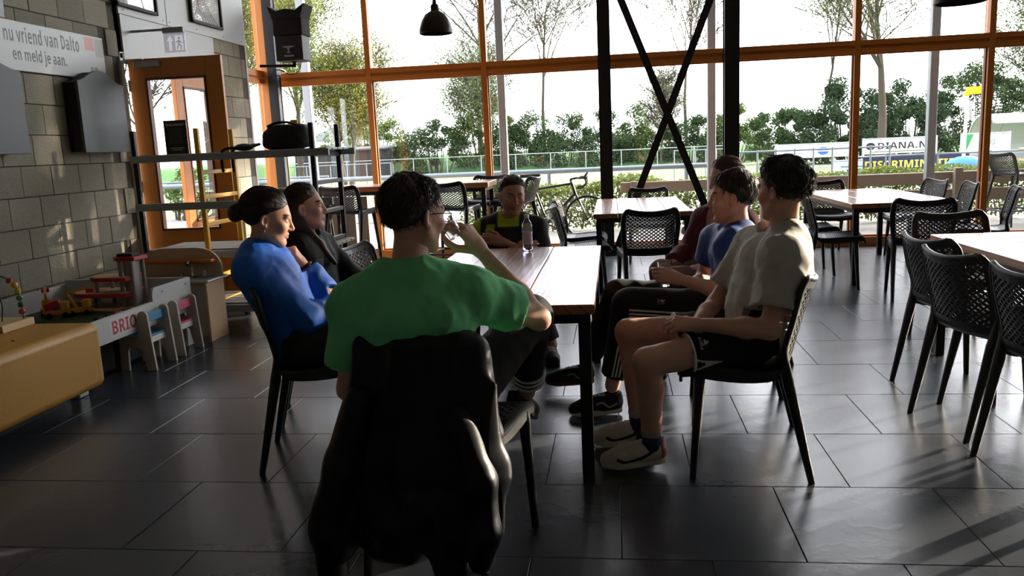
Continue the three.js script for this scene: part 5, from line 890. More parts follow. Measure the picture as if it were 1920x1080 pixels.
function hairLocks(F, o) {                                        // fine strands lying on the hair, some past its edge
  const N = o.locks ?? 320, pos = [], idx = [], v = (x, y, z) => new THREE.Vector3(x, y, z), R = v(0.079 * (o.wide || 1), 0.09, 0.1), crown = v(0, 0.12, -0.045);
  const surf = (p) => { const q = p.clone(), n = v(p.x / R.x ** 2, (p.y - 0.034) / R.y ** 2, (p.z + 0.013) / R.z ** 2).normalize(); q.addScaledVector(n, 0.03); for (let k = 0; k < 14; k++) { const d = F(q.x, q.y, q.z); if (d < 0.0008) break; q.addScaledVector(n, -Math.min(d, 0.008) * 0.8); const e = ((q.x / R.x) ** 2 + ((q.y - 0.034) / R.y) ** 2 + ((q.z + 0.013) / R.z) ** 2); if (e < 1.03) break; } return [q, n]; };
  for (let i = 0; i < N; i++) {
    let p = null; for (let k = 0; k < 40 && !p; k++) { const a = rr(0, 6.283), u = rr(-0.5, 1), s = Math.sqrt(1 - u * u), c = v(R.x * s * Math.cos(a), 0.034 + R.y * u, -0.013 + R.z * s * Math.sin(a)); if (F(c.x, c.y, c.z) < -0.001) p = c; }
    if (!p) continue;
    const L = (o.lockLen || 0.05) * rr(0.6, 1.3), n = 5, w0 = rr(0.0011, 0.0024), jit = v(rr(-1, 1), rr(-1, 1), rr(-1, 1)).multiplyScalar(o.mess ?? 0.35); let base = -1;
    for (let k = 0; k <= n; k++) {
      const [q, nn] = surf(p), t = k / n, dir = (o.back ? v(-p.x * 0.6, -0.02, -0.14 - p.z * 0.2).add(v(0, -p.y * 0.3, 0)) : p.clone().sub(crown)).normalize().add(jit); dir.addScaledVector(nn, -dir.dot(nn)).normalize();
      const c = q.addScaledVector(nn, 0.0006 + (o.lift2 ?? 0.004) * t * t), sd = dir.clone().cross(nn).normalize(), w = w0 * (1 - 0.85 * t) + 0.0002, b = pos.length / 3;
      for (const [x, y] of [[1, 0], [0, 1], [-1, 0]]) pos.push(c.x + sd.x * w * x + nn.x * w * y * 0.8, c.y + sd.y * w * x + nn.y * w * y * 0.8, c.z + sd.z * w * x + nn.z * w * y * 0.8);
      if (base >= 0) for (let m = 0; m < 3; m++) { const e = (m + 1) % 3; idx.push(base + m, base + e, b + m, b + m, base + e, b + e); }
      base = b; p = p.clone().addScaledVector(dir, L / n); const e = Math.sqrt((p.x / R.x) ** 2 + ((p.y - 0.034) / R.y) ** 2 + ((p.z + 0.013) / R.z) ** 2); p.set(p.x / e, 0.034 + (p.y - 0.034) / e, -0.013 + (p.z + 0.013) / e);
    }
  }
  const g = new THREE.BufferGeometry(); g.setAttribute('position', new THREE.Float32BufferAttribute(pos, 3)); g.setIndex(idx); g.computeVertexNormals(); return mergeKeep(g);
}
function orient(f, up = new THREE.Vector3(0, 1, 0), roll = 0) {   // basis with z = f
  const z = f.clone().normalize(), x = up.clone().cross(z).normalize(), y = z.clone().cross(x); const m = new THREE.Matrix4().makeBasis(x, y, z);
  if (roll) m.multiply(new THREE.Matrix4().makeRotationZ(roll)); return m;
}
// hand in its own axes: x along the fingers, y out of the back of the hand, z towards the thumb side
function handField(o) {
  const v = (x, y, z) => new THREE.Vector3(x, y, z), s = o.s || 1, parts = [], fing = [], pts = [v(0, 0, 0)];
  const mcp = [v(0.088, 0.004, 0.026), v(0.092, 0.006, 0.008), v(0.086, 0.004, -0.01), v(0.077, 0.0, -0.026)], len = [[0.042, 0.025, 0.02], [0.046, 0.029, 0.021], [0.042, 0.027, 0.02], [0.034, 0.02, 0.018]], rad = [0.0092, 0.0095, 0.009, 0.008];
  mcp.forEach((m, i) => { parts.push(cap(v(0.005, 0, 0.014 - i * 0.009), m, 0.016, 0.0115)); let p = m, a = 0; const sp = (o.spread || 0) * (1.5 - i); let chain = []; for (let k = 0; k < 3; k++) { a += (o.curl[i] || 0) * [1, 1.15, 0.7][k]; const e = p.clone().add(v(Math.cos(a), -Math.sin(a), sp * 0.12).normalize().multiplyScalar(len[i][k])); chain.push(cap(p, e, rad[i] * (1 - 0.07 * k), rad[i] * (0.95 - 0.1 * k))); p = e; pts.push(e); } fing.push(blend(chain, 0.004)); });
  const t0 = v(0.022, -0.008, 0.022), t1 = t0.clone().add(v(...(o.thumb?.[0] || [0.034, -0.014, 0.026]))), t2 = t1.clone().add(v(...(o.thumb?.[1] || [0.03, -0.008, 0.008]))), t3 = t2.clone().add(v(...(o.thumb?.[2] || [0.024, -0.004, -0.002])));
  pts.push(t1, t2, t3);
  fing.push(blend([cap(t0, t1, 0.016, 0.0125), cap(t1, t2, 0.0118, 0.0105), cap(t2, t3, 0.0105, 0.0085)], 0.006));
  parts.push(cap(v(-0.03, 0, 0), v(0.02, 0, 0), 0.02, 0.021, v(0, 0, 1), 1.35));
  const palm = blend(parts, 0.012);
  return { f: (x, y, z) => { x /= s; y /= s; z /= s; let d = palm(x, y, z), e = 1e9; for (const g of fing) e = Math.min(e, smin(g(x, y, z), d, 0.007)); return Math.min(d, e) * s; }, pts: pts.concat([v(-0.03, 0, 0)]).map((p) => p.multiplyScalar(s)) };
}
function frameMesh(field, pts, pad, h, M4) {                      // mesh a local field and put it in the world
  const [lo, hi] = bounds(pts, pad), g = surfaceNets(field, lo, hi, h); g.applyMatrix4(M4); return g;
}
const hairT = tex(256, (u, v) => 0.5 + 0.55 * fbm(u * 64, v * 3, 2.7, 3, 64) + 0.3 * fbm(u * 16, v * 2, 5.2, 2, 16), { rep: 5, repY: 3 });
const skinM = MP({ color: 0xffffff, vertexColors: true, roughness: 0.55, specularIntensity: 0.5, sheen: 0.15, sheenRoughness: 0.6, sheenColor: hex(0xff9070) });
const cloth = (c, o = {}) => MP({ color: typeof c === 'number' ? hex(c) : c, roughness: 0.85, sheen: 0.25, sheenRoughness: 0.5, sheenColor: hex(o.sheen || 0x808080), bumpMap: clone(weaveT, 10), bumpScale: 0.0006, ...o.m });
const J = (a) => V(a[0], a[1], a[2]);
const fold = (amp, fx, fy, fz, off = 0) => (x, y, z) => { const a = n3(x * fx + off, y * fy + off * 0.7, z * fz), b = n3(x * fx * 2.1 + 5, y * fy * 2.1, z * fz * 2.1 + off); return amp * ((1 - Math.abs(a) * 2.4) * 0.8 + b * 0.6); };

function person(label, j, o) {                                    // j: joints as [x, y, d]
  const q = {}; for (const k in j) q[k] = J(j[k]);
  const base = new THREE.Vector3(q.pel.x, 0, q.pel.z), t = thing('person', label, 'person', [q.pel.x, 0, -q.pel.z]);
  const s = o.s || 1, hipAx = q.rhip.clone().sub(q.lhip), shAx = q.rsh.clone().sub(q.lsh), waist = mix(q.pel, q.nb, 0.36).add(o.waist || new THREE.Vector3()), chest = mix(q.pel, q.nb, 0.72).add(o.chest || new THREE.Vector3());
  const fwd = shAx.clone().cross(new THREE.Vector3(0, 1, 0)).normalize().multiplyScalar(-1);       // forward of the chest
  const HM = orient(J(o.look), J(o.up || [0, 1, 0]), o.roll || 0); HM.setPosition(q.head); const hs = o.hs || 1; const HMs = HM.clone().scale(new THREE.Vector3(hs, hs, hs));
  const neckTop = new THREE.Vector3(0, -0.055, -0.022).applyMatrix4(HMs), jawN = new THREE.Vector3(0, -0.07, 0.0).applyMatrix4(HMs);
  // ----- body: one continuous surface
  const torso = (e) => [cap(q.pel, waist, 0.108 * s + e, 0.1 * s + e, hipAx, 1.42), cap(waist, chest, 0.1 * s + e, 0.112 * s + e, shAx, 1.42), cap(chest, mix(chest, q.nb, 0.75), 0.112 * s + e, 0.07 * s + e, shAx, 1.5), cap(mix(q.nb, q.lsh, 0.25), q.lsh, 0.058 * s + e, 0.056 * s + e), cap(mix(q.nb, q.rsh, 0.25), q.rsh, 0.058 * s + e, 0.056 * s + e)];
  const arms = { l: [q.lsh, q.lel, q.lwr], r: [q.rsh, q.rel, q.rwr] }, legs = { l: [q.lhip, q.lkn, q.lan], r: [q.rhip, q.rkn, q.ran] };
  const armP = (k, e, m = 1) => [cap(arms[k][0], arms[k][1], 0.053 * s * m + e, 0.04 * s * m + e), cap(arms[k][1], mix(arms[k][1], arms[k][2], 0.35), 0.039 * s * m + e, 0.041 * s * m + e), cap(mix(arms[k][1], arms[k][2], 0.35), arms[k][2], 0.041 * s * m + e, 0.026 * s * m + e)];
  const legP = (k, e) => { const [h, n, a] = legs[k], back = n.clone().sub(mix(h, a, 0.5)).normalize().multiplyScalar(-0.022 * s), c = mix(n, a, 0.3).add(back); return [cap(h, n, 0.088 * s + e, 0.058 * s + e), cap(n, a, 0.054 * s + e, 0.034 * s + e), cap(mix(n, c, 0.5), c, 0.045 * s + e, 0.047 * s + e), cap(c, a, 0.046 * s + e, 0.03 * s + e)]; };
  const bodyList = [...torso(0), cap(mix(chest, q.nb, 0.8), neckTop, 0.062 * s, 0.05 * s), cap(q.nb, jawN, 0.05 * s, 0.05 * s), ...armP('l', 0), ...armP('r', 0), ...legP('l', 0), ...legP('r', 0), cap(q.lhip, q.pel, 0.095 * s, 0.1 * s), cap(q.rhip, q.pel, 0.095 * s, 0.1 * s)];
  const bodyF = blend(bodyList, 0.022), P = Object.entries(q).filter(([k]) => k !== 'head').map(([, v]) => v);
  const sk = o.skin || [0.50, 0.27, 0.19];
  const toneAt = (x, y, z) => { const n = 1 + 0.1 * n3(x * 22, y * 22, z * 22); return [sk[0] * n, sk[1] * n, sk[2] * n]; };
  const [lo, hi] = bounds(P, 0.16), gB = paint(surfaceNets(bodyF, lo, hi, 0.0125), toneAt);
  // head
  const hf = headField(o.headO || {}), v3 = (x, y, z) => new THREE.Vector3(x, y, z), inv = HMs.clone().invert(), nbL = q.nb.clone().applyMatrix4(inv);
  const hn = cap(v3(0, -0.06, -0.022), mix(v3(0, -0.06, -0.022), nbL, 0.55), 0.05 * s / hs, 0.053 * s / hs), H = (x, y, z) => smin(hf(x, y, z), hn(x, y, z), 0.03);
  const gH = surfaceNets(H, [-0.105, -0.17, -0.13], [0.105, 0.135, 0.135], 0.0042);
  const br = o.brow || [0.03, 0.018, 0.012], lip = o.lip || [0.40, 0.14, 0.11];
  paint(gH, (x, y, z) => {
    let c = toneAt(x, y, z); const ax = Math.abs(x), ybr = 0.0265 + 0.006 * Math.sin(clamp((ax - 0.012) / 0.04, 0, 1) * 2.4);
    const kb = z > 0.05 && ax > 0.011 && ax < 0.052 ? sst(0.0055, 0.002, Math.abs(y - ybr)) * 0.85 : 0, kl = z > 0.074 && ax < 0.023 ? sst(0.0095, 0.006, Math.abs(y + 0.064) + ax * 0.12) * 0.8 : 0, st = o.stubble && y < -0.03 && z > -0.02 ? o.stubble * sst(-0.03, -0.055, y) * (0.7 + 0.6 * n3(x * 200, y * 200, z * 200)) : 0;
    c = c.map((a, i) => lerp(lerp(lerp(a, br[i], st), br[i], kb), lip[i], kl)); return c;
  });
  gH.applyMatrix4(HMs);
  const geos = [gB, gH];
  // hands
  for (const k of ['l', 'r']) if (o.hand?.[k]) {
    const h = o.hand[k], w = arms[k][2], x = h.dir ? J(h.dir).normalize() : w.clone().sub(arms[k][1]).normalize(), y0 = J(h.back), y = y0.clone().sub(x.clone().multiplyScalar(y0.dot(x))).normalize(), z = x.clone().cross(y), M4 = new THREE.Matrix4().makeBasis(x, y, k === 'r' ? z.clone().multiplyScalar(h.flip ? 1 : -1) : z.clone().multiplyScalar(h.flip ? -1 : 1));
    const mirrored = M4.determinant() < 0; M4.setPosition(w.clone().addScaledVector(x, 0.012));
    const hd = handField({ ...h, s: (h.s || 1) * s }), g = frameMesh(hd.f, hd.pts, 0.028, 0.0036, M4);
    if (mirrored) { const ix = g.index.array; for (let i = 0; i < ix.length; i += 3) { const b = ix[i + 1]; ix[i + 1] = ix[i + 2]; ix[i + 2] = b; } }
    geos.push(paint(g, toneAt));
  }
  part('body', gmove(joinC(geos), base), skinM, t);
  // eyes
  if (o.eyes !== false) for (const sx of [-1, 1]) {
    const g = new THREE.SphereGeometry(0.0112, 14, 10); paint(g, (x, y, z) => { const r = Math.hypot(x, y); return z > 0 && r < 0.0022 ? [0.005, 0.005, 0.005] : z > 0 && r < 0.0052 ? [0.07, 0.06, 0.045] : [0.62, 0.58, 0.55]; }); g.scale(1, 0.62, 1); g.translate(sx * 0.032, 0.003, 0.0775); g.applyMatrix4(HMs); part('eye', gmove(g, base), eyeM, t);
  }
  // hair
  if (o.hair) {
    const hF = hairField({ wide: o.headO?.wide, ...o.hair }), g0 = mergeKeep(surfaceNets(hF, o.hair.lo || [-0.13, -0.13, -0.16], o.hair.hi || [0.13, 0.17, 0.14], 0.0044)), g = mergeGeometries([g0, hairLocks(hF, o.hair)], false); g.applyMatrix4(HMs);
    part('hair', gmove(g, base), MP({ color: hex(o.hair.color), roughness: 0.5, sheen: 0.08, sheenRoughness: 0.35, sheenColor: hex(0x806040), bumpMap: hairT, bumpScale: 0.0022 }), t);
  }
  const api = { t, q, base, s, torso, armP, legP, waist, chest, fwd, shAx, hipAx, bodyF, HMs, arms, legs, P };
  api.garment = (name, field, pts, pad, h, m, lab, tone) => { const [a, b] = bounds(pts, pad), g = surfaceNets(field, a, b, h); if (tone) paint(g, tone); const mesh = part(name, gmove(tone ? g : mergeKeep(g), base), m, t, lab); return mesh; };
  return api;
}
const eyeM = M({ color: 0xffffff, vertexColors: true, roughness: 0.2 });
function mergeKeep(g) { const p = g.attributes.position, n = g.attributes.normal, uv = new Float32Array(p.count * 2); for (let i = 0; i < p.count; i++) { uv[i * 2] = p.getX(i) * 0.8 + p.getZ(i) * 0.6; uv[i * 2 + 1] = p.getY(i) + p.getZ(i) * 0.25; } g.setAttribute('uv', new THREE.BufferAttribute(uv, 2)); void n; return g; }
// cloth patch that follows a field: a grid marched onto the surface
function patch(f, c, dir, up, w, h, nu, nv, lift = 0.0015) {       // dir: outward direction, up: v axis
  const D = dir.clone().normalize(), U = up.clone().cross(D).normalize(), Vv = D.clone().cross(U), pos = [], uv = [], idx = [];
  for (let j = 0; j <= nv; j++) for (let i = 0; i <= nu; i++) {
    const p = c.clone().addScaledVector(U, (i / nu - 0.5) * w).addScaledVector(Vv, (j / nv - 0.5) * h).addScaledVector(D, 0.12);
    for (let k = 0; k < 40; k++) { const d = f(p.x, p.y, p.z); if (d < 0.0006) break; p.addScaledVector(D, -d * 0.7); }
    p.addScaledVector(D, lift); pos.push(p.x, p.y, p.z); uv.push(i / nu, j / nv);
  }
  for (let j = 0; j < nv; j++) for (let i = 0; i < nu; i++) { const a = j * (nu + 1) + i; idx.push(a, a + 1, a + nu + 2, a, a + nu + 2, a + nu + 1); }
  const g = new THREE.BufferGeometry(); g.setAttribute('position', new THREE.Float32BufferAttribute(pos, 3)); g.setAttribute('uv', new THREE.Float32BufferAttribute(uv, 2)); g.setIndex(idx); g.computeVertexNormals(); return g;
}
function strip(f, pts, dirs, w, n, lift = 0.0015) {               // narrow band laid along points, pressed onto the field
  const c = new THREE.CatmullRomCurve3(pts), dc = new THREE.CatmullRomCurve3(dirs), pos = [], idx = [];
  for (let i = 0; i <= n; i++) {
    const t = i / n, D = dc.getPoint(t).normalize(), tg = c.getTangent(t), U = tg.clone().cross(D).normalize();
    for (const s of [-1, 0, 1]) { const p = c.getPoint(t).addScaledVector(U, s * w / 2).addScaledVector(D, 0.1); for (let k = 0; k < 40; k++) { const d = f(p.x, p.y, p.z); if (d < 0.0006) break; p.addScaledVector(D, -d * 0.7); } p.addScaledVector(D, lift); pos.push(p.x, p.y, p.z); }
    if (i) { const a = (i - 1) * 3, b = i * 3; for (const k of [0, 1]) idx.push(a + k, a + k + 1, b + k + 1, a + k, b + k + 1, b + k); }
  }
  const g = new THREE.BufferGeometry(); g.setAttribute('position', new THREE.Float32BufferAttribute(pos, 3)); g.setIndex(idx); g.computeVertexNormals(); return g;
}
// shoe: heel at h, toe towards f on the ground plane of its sole
function shoe(A, name, heel, toeDir, up, o) {
  const x = J(toeDir).normalize(), u0 = J(up), y = u0.clone().sub(x.clone().multiplyScalar(u0.dot(x))).normalize(), z = x.clone().cross(y), M4 = new THREE.Matrix4().makeBasis(x, y, z); M4.setPosition(J(heel));
  const v = (a, b, c) => new THREE.Vector3(a, b, c), L = (o.len || 0.285), k = L / 0.285, side = v(0, 0, 1);
  const last = blend([cap(v(0.042, 0.052, 0), v(0.09, 0.05, 0.002), 0.042, 0.042, side, 1.0), cap(v(0.09, 0.05, 0.002), v(0.19, 0.04, 0.006), 0.043, 0.039, side, 1.18), cap(v(0.19, 0.04, 0.006), v(0.243, 0.036, 0.002), 0.039, 0.034, side, 1.15), cap(v(0.042, 0.06, 0), v(0.042, 0.1, 0), 0.043, 0.044), cap(v(0.08, 0.078, 0), v(0.125, 0.07, 0), 0.036, 0.033)], 0.028);
  const collar = cap(v(0.052, 0.085, 0), v(0.048, 0.16, 0), 0.035, 0.037);
  const up1 = (X, Y, Z) => { X /= k; Y /= k; Z /= k; return smax(smax(smax(last(X, Y, Z), 0.02 - Y, 0.006), Y - 0.106 + (X > 0.03 ? (X - 0.03) * 0.1 : 0), 0.008), -collar(X, Y, Z), 0.004) * k; };
  const foot = (X, Z) => { const ax = clamp(X, 0.035, 0.235), wd = lerp(0.036, 0.05, sst(0.05, 0.18, ax)) - 0.012 * sst(0.2, 0.24, ax); return Math.hypot(X - ax, Z - 0.004 * sst(0.08, 0.2, ax)) - wd; };
  const sole1 = (X, Y, Z) => { X /= k; Y /= k; Z /= k; const rise = 0.012 * sst(0.2, 0.29, X); return smax(foot(X, Z), Math.abs(Y - 0.0145 - rise) - 0.0145, 0.006) * k; };
  const pts = [v(0, 0, -0.06), v(L, 0.13, 0.06)], mk = (f) => { const g = frameMesh(f, pts, 0.012, 0.0042, M4); return gmove(mergeKeep(g), A.base); };
  const S = new THREE.Group(); S.name = name; A.t.add(S); S.userData.label = o.label;
  part('upper', mk(up1), o.upper, S); part('sole', mk(sole1), o.sole, S);
  const W = (a) => a.clone().applyMatrix4(M4), inv = M4.clone().invert(), fw = (X, Y, Z) => { const p = new THREE.Vector3(X, Y, Z).applyMatrix4(inv); return up1(p.x, p.y, p.z); };
  if (o.mark) for (const sgn of [1, -1]) {                         // side mark, as a thin inlay
    const g = []; for (const [pts2, w] of o.mark) g.push(strip(fw, pts2.map((p) => W(v(p[0] * k, p[1] * k, sgn * 0.05 * k))), pts2.map(() => z.clone().multiplyScalar(sgn)), w, 14)); 
    for (const e of g) part('side_mark', gmove(sgn > 0 ? e : e, A.base), o.markM, S);
  }
  if (o.heel) part('heel_tab', gmove(frameMesh((X, Y, Z) => smax(up1(X, Y, Z) - 0.0025, X - 0.016 * k, 0.003), pts, 0.012, 0.0042, M4), A.base), o.heel, S, 'red heel tab');
  for (let i = 0; i < 5; i++) { const a = 0.115 + i * 0.018; part('lace', gmove(strip(fw, [[-0.022], [0], [0.022]].map((p) => W(v((a + 0.004 * (i & 1)) * k, 0.1 * k, p[0] * k))), [0, 0, 0].map(() => y), 0.007, 8, 0.003), A.base), o.lace || o.sole, S); }
  return { M4, fw, z, y, x };
}

// ---------- the seven people ----------
const up0 = new THREE.Vector3(0, 1, 0);
function topField(A, o) {                                          // shirt or jacket over torso and arms
  const { q, s } = A, e = o.e ?? 0.02, L = [...A.torso(e)], k = o.k || 0.035, cuts = [];
  for (const c of ['l', 'r']) {
    const [sh, el, wr] = A.arms[c], t = o.sleeve?.[c] ?? o.t ?? 0.6;
    if (t <= 1) { L.push(cap(sh, mix(sh, el, t + 0.06), 0.056 * s + e, 0.05 * s + e * 1.3)); cuts.push([plane(mix(sh, el, t), el.clone().sub(sh)), sh, el, cap(mix(sh, el, t - 0.12), mix(sh, el, t + 0.1), 0.048 * s + e * 0.5, 0.049 * s + e * 0.6)]); }
    else { L.push(...A.armP(c, e * 0.85)); L.push(cap(mix(el, wr, 0.45), mix(el, wr, 0.93), 0.04 * s + e * 0.6, 0.03 * s + e * 0.7)); }
  }
  const base = blend(L, k), nk = o.neck ?? 0.062, nc = q.nb.clone().addScaledVector(A.fwd, o.neckF ?? 0.02), collar = cap(nc.clone().addScaledVector(up0, o.neckY ?? 0.012), nc.clone().add(new THREE.Vector3(0, 0.12, 0)).addScaledVector(A.fwd, 0.04), nk, nk + 0.03);
  const ax = q.nb.clone().sub(q.pel).normalize(), hem = plane(q.pel.clone().addScaledVector(ax, o.hem ?? -0.05), ax.clone().negate()), f = o.fold || (() => 0);
  const wristCut = ['l', 'r'].map((c) => ((o.sleeve?.[c] ?? o.t ?? 0.6) > 1 ? [A.arms[c][2], A.arms[c][2].clone().sub(A.arms[c][1]).normalize()] : null)).filter(Boolean);
  return (x, y, z) => {
    let d = base(x, y, z) - f(x, y, z);
    for (const [p, sh, el, inner] of cuts) { const ex = (x - sh.x) * (el.x - sh.x) + (y - sh.y) * (el.y - sh.y) + (z - sh.z) * (el.z - sh.z); if (ex > 0) { const near = cap3(x, y, z, sh, el); if (near < 0.13 * s) { d = smax(d, p(x, y, z), 0.006); d = smax(d, -inner(x, y, z), 0.005); } } }
    for (const [w, n] of wristCut) { const dx = x - w.x, dy = y - w.y, dz = z - w.z; if (dx * dx + dy * dy + dz * dz < 0.0121) d = smax(d, dx * n.x + dy * n.y + dz * n.z + 0.012, 0.005); }
    d = smax(d, -collar(x, y, z), 0.006); if (!o.noHem) d = smax(d, hem(x, y, z), 0.008);
    return d;
  };
}
function cap3(x, y, z, a, b) { const dx = b.x - a.x, dy = b.y - a.y, dz = b.z - a.z; let t = ((x - a.x) * dx + (y - a.y) * dy + (z - a.z) * dz) / (dx * dx + dy * dy + dz * dz); t = clamp(t, 0, 1.3); return Math.hypot(x - a.x - dx * t, y - a.y - dy * t, z - a.z - dz * t); }
function legsField(A, o) {                                         // trousers or shorts
  const { q, s } = A, e = o.e ?? 0.014, L = [cap(q.lhip, q.pel, 0.098 * s + e, 0.104 * s + e), cap(q.rhip, q.pel, 0.098 * s + e, 0.104 * s + e), cap(q.pel, mix(q.pel, A.waist, 0.6), 0.11 * s + e, 0.105 * s + e, A.hipAx, 1.42)], cuts = [];
  for (const c of ['l', 'r']) {
    const [h, n, a] = A.legs[c];
    if (o.shorts) { L.push(cap(h, mix(h, n, o.shorts + 0.1), 0.088 * s + e, 0.068 * s + e)); cuts.push([mix(h, n, o.shorts), n.clone().sub(h).normalize()]); }
    else { L.push(cap(h, n, 0.09 * s + e, 0.064 * s + e), cap(n, mix(n, a, 0.97), 0.06 * s + e, 0.046 * s + e * (o.flare ?? 1))); cuts.push([mix(n, a, o.end ?? 0.9), a.clone().sub(n).normalize()]); }
  }
  const base = blend(L, 0.028), f = o.fold || fold(0.004, 9, 9, 9, 2);
  return (x, y, z) => { let d = base(x, y, z) - f(x, y, z); for (const [p, n] of cuts) { const dx = x - p.x, dy = y - p.y, dz = z - p.z; if (dx * dx + dy * dy + dz * dz < 0.0225) d = smax(d, dx * n.x + dy * n.y + dz * n.z, 0.006); } return d; };
}
const armPts = (A) => [A.q.lsh, A.q.rsh, A.q.lel, A.q.rel, A.q.lwr, A.q.rwr, A.q.pel, A.q.nb, A.q.lhip, A.q.rhip];
const legPts = (A) => [A.q.lhip, A.q.rhip, A.q.lkn, A.q.rkn, A.q.lan, A.q.ran, A.q.pel, A.waist];
const darkCloth = cloth(0x14151a, { sheen: 0x303038 }), bk = darkCloth;
const relaxed = [0.35, 0.4, 0.45, 0.5], fist = [1.1, 1.15, 1.2, 1.2], grip = [0.72, 0.76, 0.8, 0.85];
const whiteShoe = M({ color: hex(0xc9bfb0), roughness: 0.6, bumpMap: clone(grainT, 10), bumpScale: 0.0006 }), whiteSole = M({ color: hex(0xcfc8bb), roughness: 0.7 }), blackShoe = M({ color: hex(0x141416), roughness: 0.75, bumpMap: clone(weaveT, 12), bumpScale: 0.0006 });

{ // man in the green T-shirt, back to us, drinking
  const A = person('man in a green T-shirt with his back to us, drinking at the table', {
    pel: [-0.615, 0.55, 2.60], nb: [-0.655, 0.985, 2.50], head: [-0.625, 1.172, 2.53], lsh: [-0.82, 0.90, 2.46], rsh: [-0.462, 0.915, 2.545], lel: [-0.865, 0.625, 2.47], lwr: [-0.74, 0.60, 2.72], rel: [-0.262, 0.792, 2.72], rwr: [-0.452, 1.022, 2.755],
    lhip: [-0.71, 0.545, 2.62], rhip: [-0.525, 0.55, 2.64], lkn: [-0.68, 0.53, 3.05], rkn: [-0.315, 0.745, 3.0], lan: [-0.68, 0.11, 3.12], ran: [-0.372, 0.385, 3.2],
  }, { look: [0.62, -0.08, 0.78], s: 0.96, chest: V(0, 0, -0.045), waist: V(0, 0.02, -0.04), hs: 0.98, skin: [0.62, 0.35, 0.25], hand: { r: { dir: [-0.5, 0.8, -0.28], back: [0.75, 0.4, -0.5], s: 1.08, curl: [0.75, 0.8, 0.85, 0.9], thumb: [[0.03, -0.03, 0.02], [0.03, -0.016, 0.0], [0.022, -0.006, -0.006]] }, l: { dir: [0.3, -0.2, 0.8], back: [0, 1, 0.2], curl: relaxed } }, stubble: 0.25,
    hair: { locks: 520, lockLen: 0.055, mess: 0.5, lift2: 0.01, color: 0x2b1e17, th: 0.017, amp: 0.006, clump: 0.009, fx: 48, fy: 26, fzq: 40, nape: -0.085, front: 0.075 } });
  const f1 = fold(0.0075, 6.5, 5, 6.5, 1), f2 = fold(0.004, 16, 9, 16, 4);
  const F = topField(A, { e: 0.024, sleeve: { l: 0.72, r: 0.62 }, fold: (x, y, z) => f1(x, y, z) + f2(x, y, z), neck: 0.062, neckY: 0.0, hem: -0.02 });
  A.garment('t_shirt', F, armPts(A), 0.15, 0.0095, cloth(0x6cc78a, { sheen: 0x60c080 }), 'green T-shirt');
  // neckband
  const ring = []; for (let i = 0; i < 20; i++) { const a = i / 20 * 6.283, r = 0.068; ring.push(A.q.nb.clone().add(new THREE.Vector3(Math.cos(a) * r, -0.006, Math.sin(a) * r * 0.95)).addScaledVector(A.fwd, 0.02)); }
  const L = legsField(A, { end: 0.86 });
  A.garment('trousers', L, legPts(A), 0.16, 0.0125, bk, 'black track trousers');
  const n = A.q.ran.clone().sub(A.q.rkn), side = new THREE.Vector3(1, 0, 0);
  const band = (t) => { const c = mix(A.q.rkn, A.q.ran, t), ax = n.clone().normalize(), g = new THREE.TorusGeometry(0.062, 0.0065, 6, 28); g.applyQuaternion(new THREE.Quaternion().setFromUnitVectors(new THREE.Vector3(0, 0, 1), ax)); g.translate(c.x, c.y, c.z); return gmove(g, A.base); };
  for (const t of [0.72, 0.775, 0.83]) part('cuff_stripe', band(t), mat.white, A.t);
  part('side_stripe', gmove(strip(L, [0.05, 0.25, 0.45, 0.68].map((t) => mix(A.q.rkn, A.q.ran, t).add(new THREE.Vector3(0.07, 0, 0))), [0, 0, 0, 0].map(() => new THREE.Vector3(1, 0, 0.25)), 0.006, 18), A.base), mat.white, A.t);
  shoe(A, 'shoe', [-0.42, 0.30, 3.14], [0.12, -0.35, 0.9], [0.1, 1, 0.35], { upper: blackShoe, sole: blackShoe, lace: blackShoe });
  shoe(A, 'shoe', [-0.685, 0, 3.06], [0, 0, 1], [0, 1, 0], { upper: blackShoe, sole: whiteSole });
  // glasses: temple and rim
  const W = (x, y, z) => new THREE.Vector3(x, y, z).applyMatrix4(A.HMs), gm = M({ color: hex(0x141414), roughness: 0.3, metalness: 0.5 });
  const gl = new THREE.Group(); gl.name = 'glasses'; A.t.add(gl);
  for (const s of [-1, 1]) { part('temple', gmove(tube([W(s * 0.078, 0.008, -0.01), W(s * 0.078, 0.012, 0.05), W(s * 0.066, 0.01, 0.098)], 0.0018, 14, 6), A.base), gm, gl); const r = []; for (let i = 0; i < 16; i++) { const a = i / 16 * 6.283; r.push(W(s * 0.034 + Math.cos(a) * 0.024, 0.0 + Math.sin(a) * 0.018, 0.104)); } part('rim', gmove(tube(r, 0.0017, 40, 6, true), A.base), gm, gl); }
  part('bridge', gmove(tube([W(-0.01, 0.006, 0.106), W(0, 0.009, 0.109), W(0.01, 0.006, 0.106)], 0.0015, 8, 6), A.base), gm, gl);
  // the glass in his hand
  const g = thing('drinking_glass', 'clear drinking glass tilted to the mouth of the man in green', 'glass', [-0.528, 1.085, 2.70]);
  g.rotation.set(0.15, 0, 0.5); g.scale.set(0.9, 0.8, 0.9); part('glass', lathe([[0, 0], [0.027, 0], [0.03, 0.09], [0.0285, 0.09], [0.0255, 0.006], [0, 0.006]], 28), MP({ color: 0xffffff, transmission: 1, thickness: 0.003, roughness: 0.02, ior: 1.5 }), g);
}
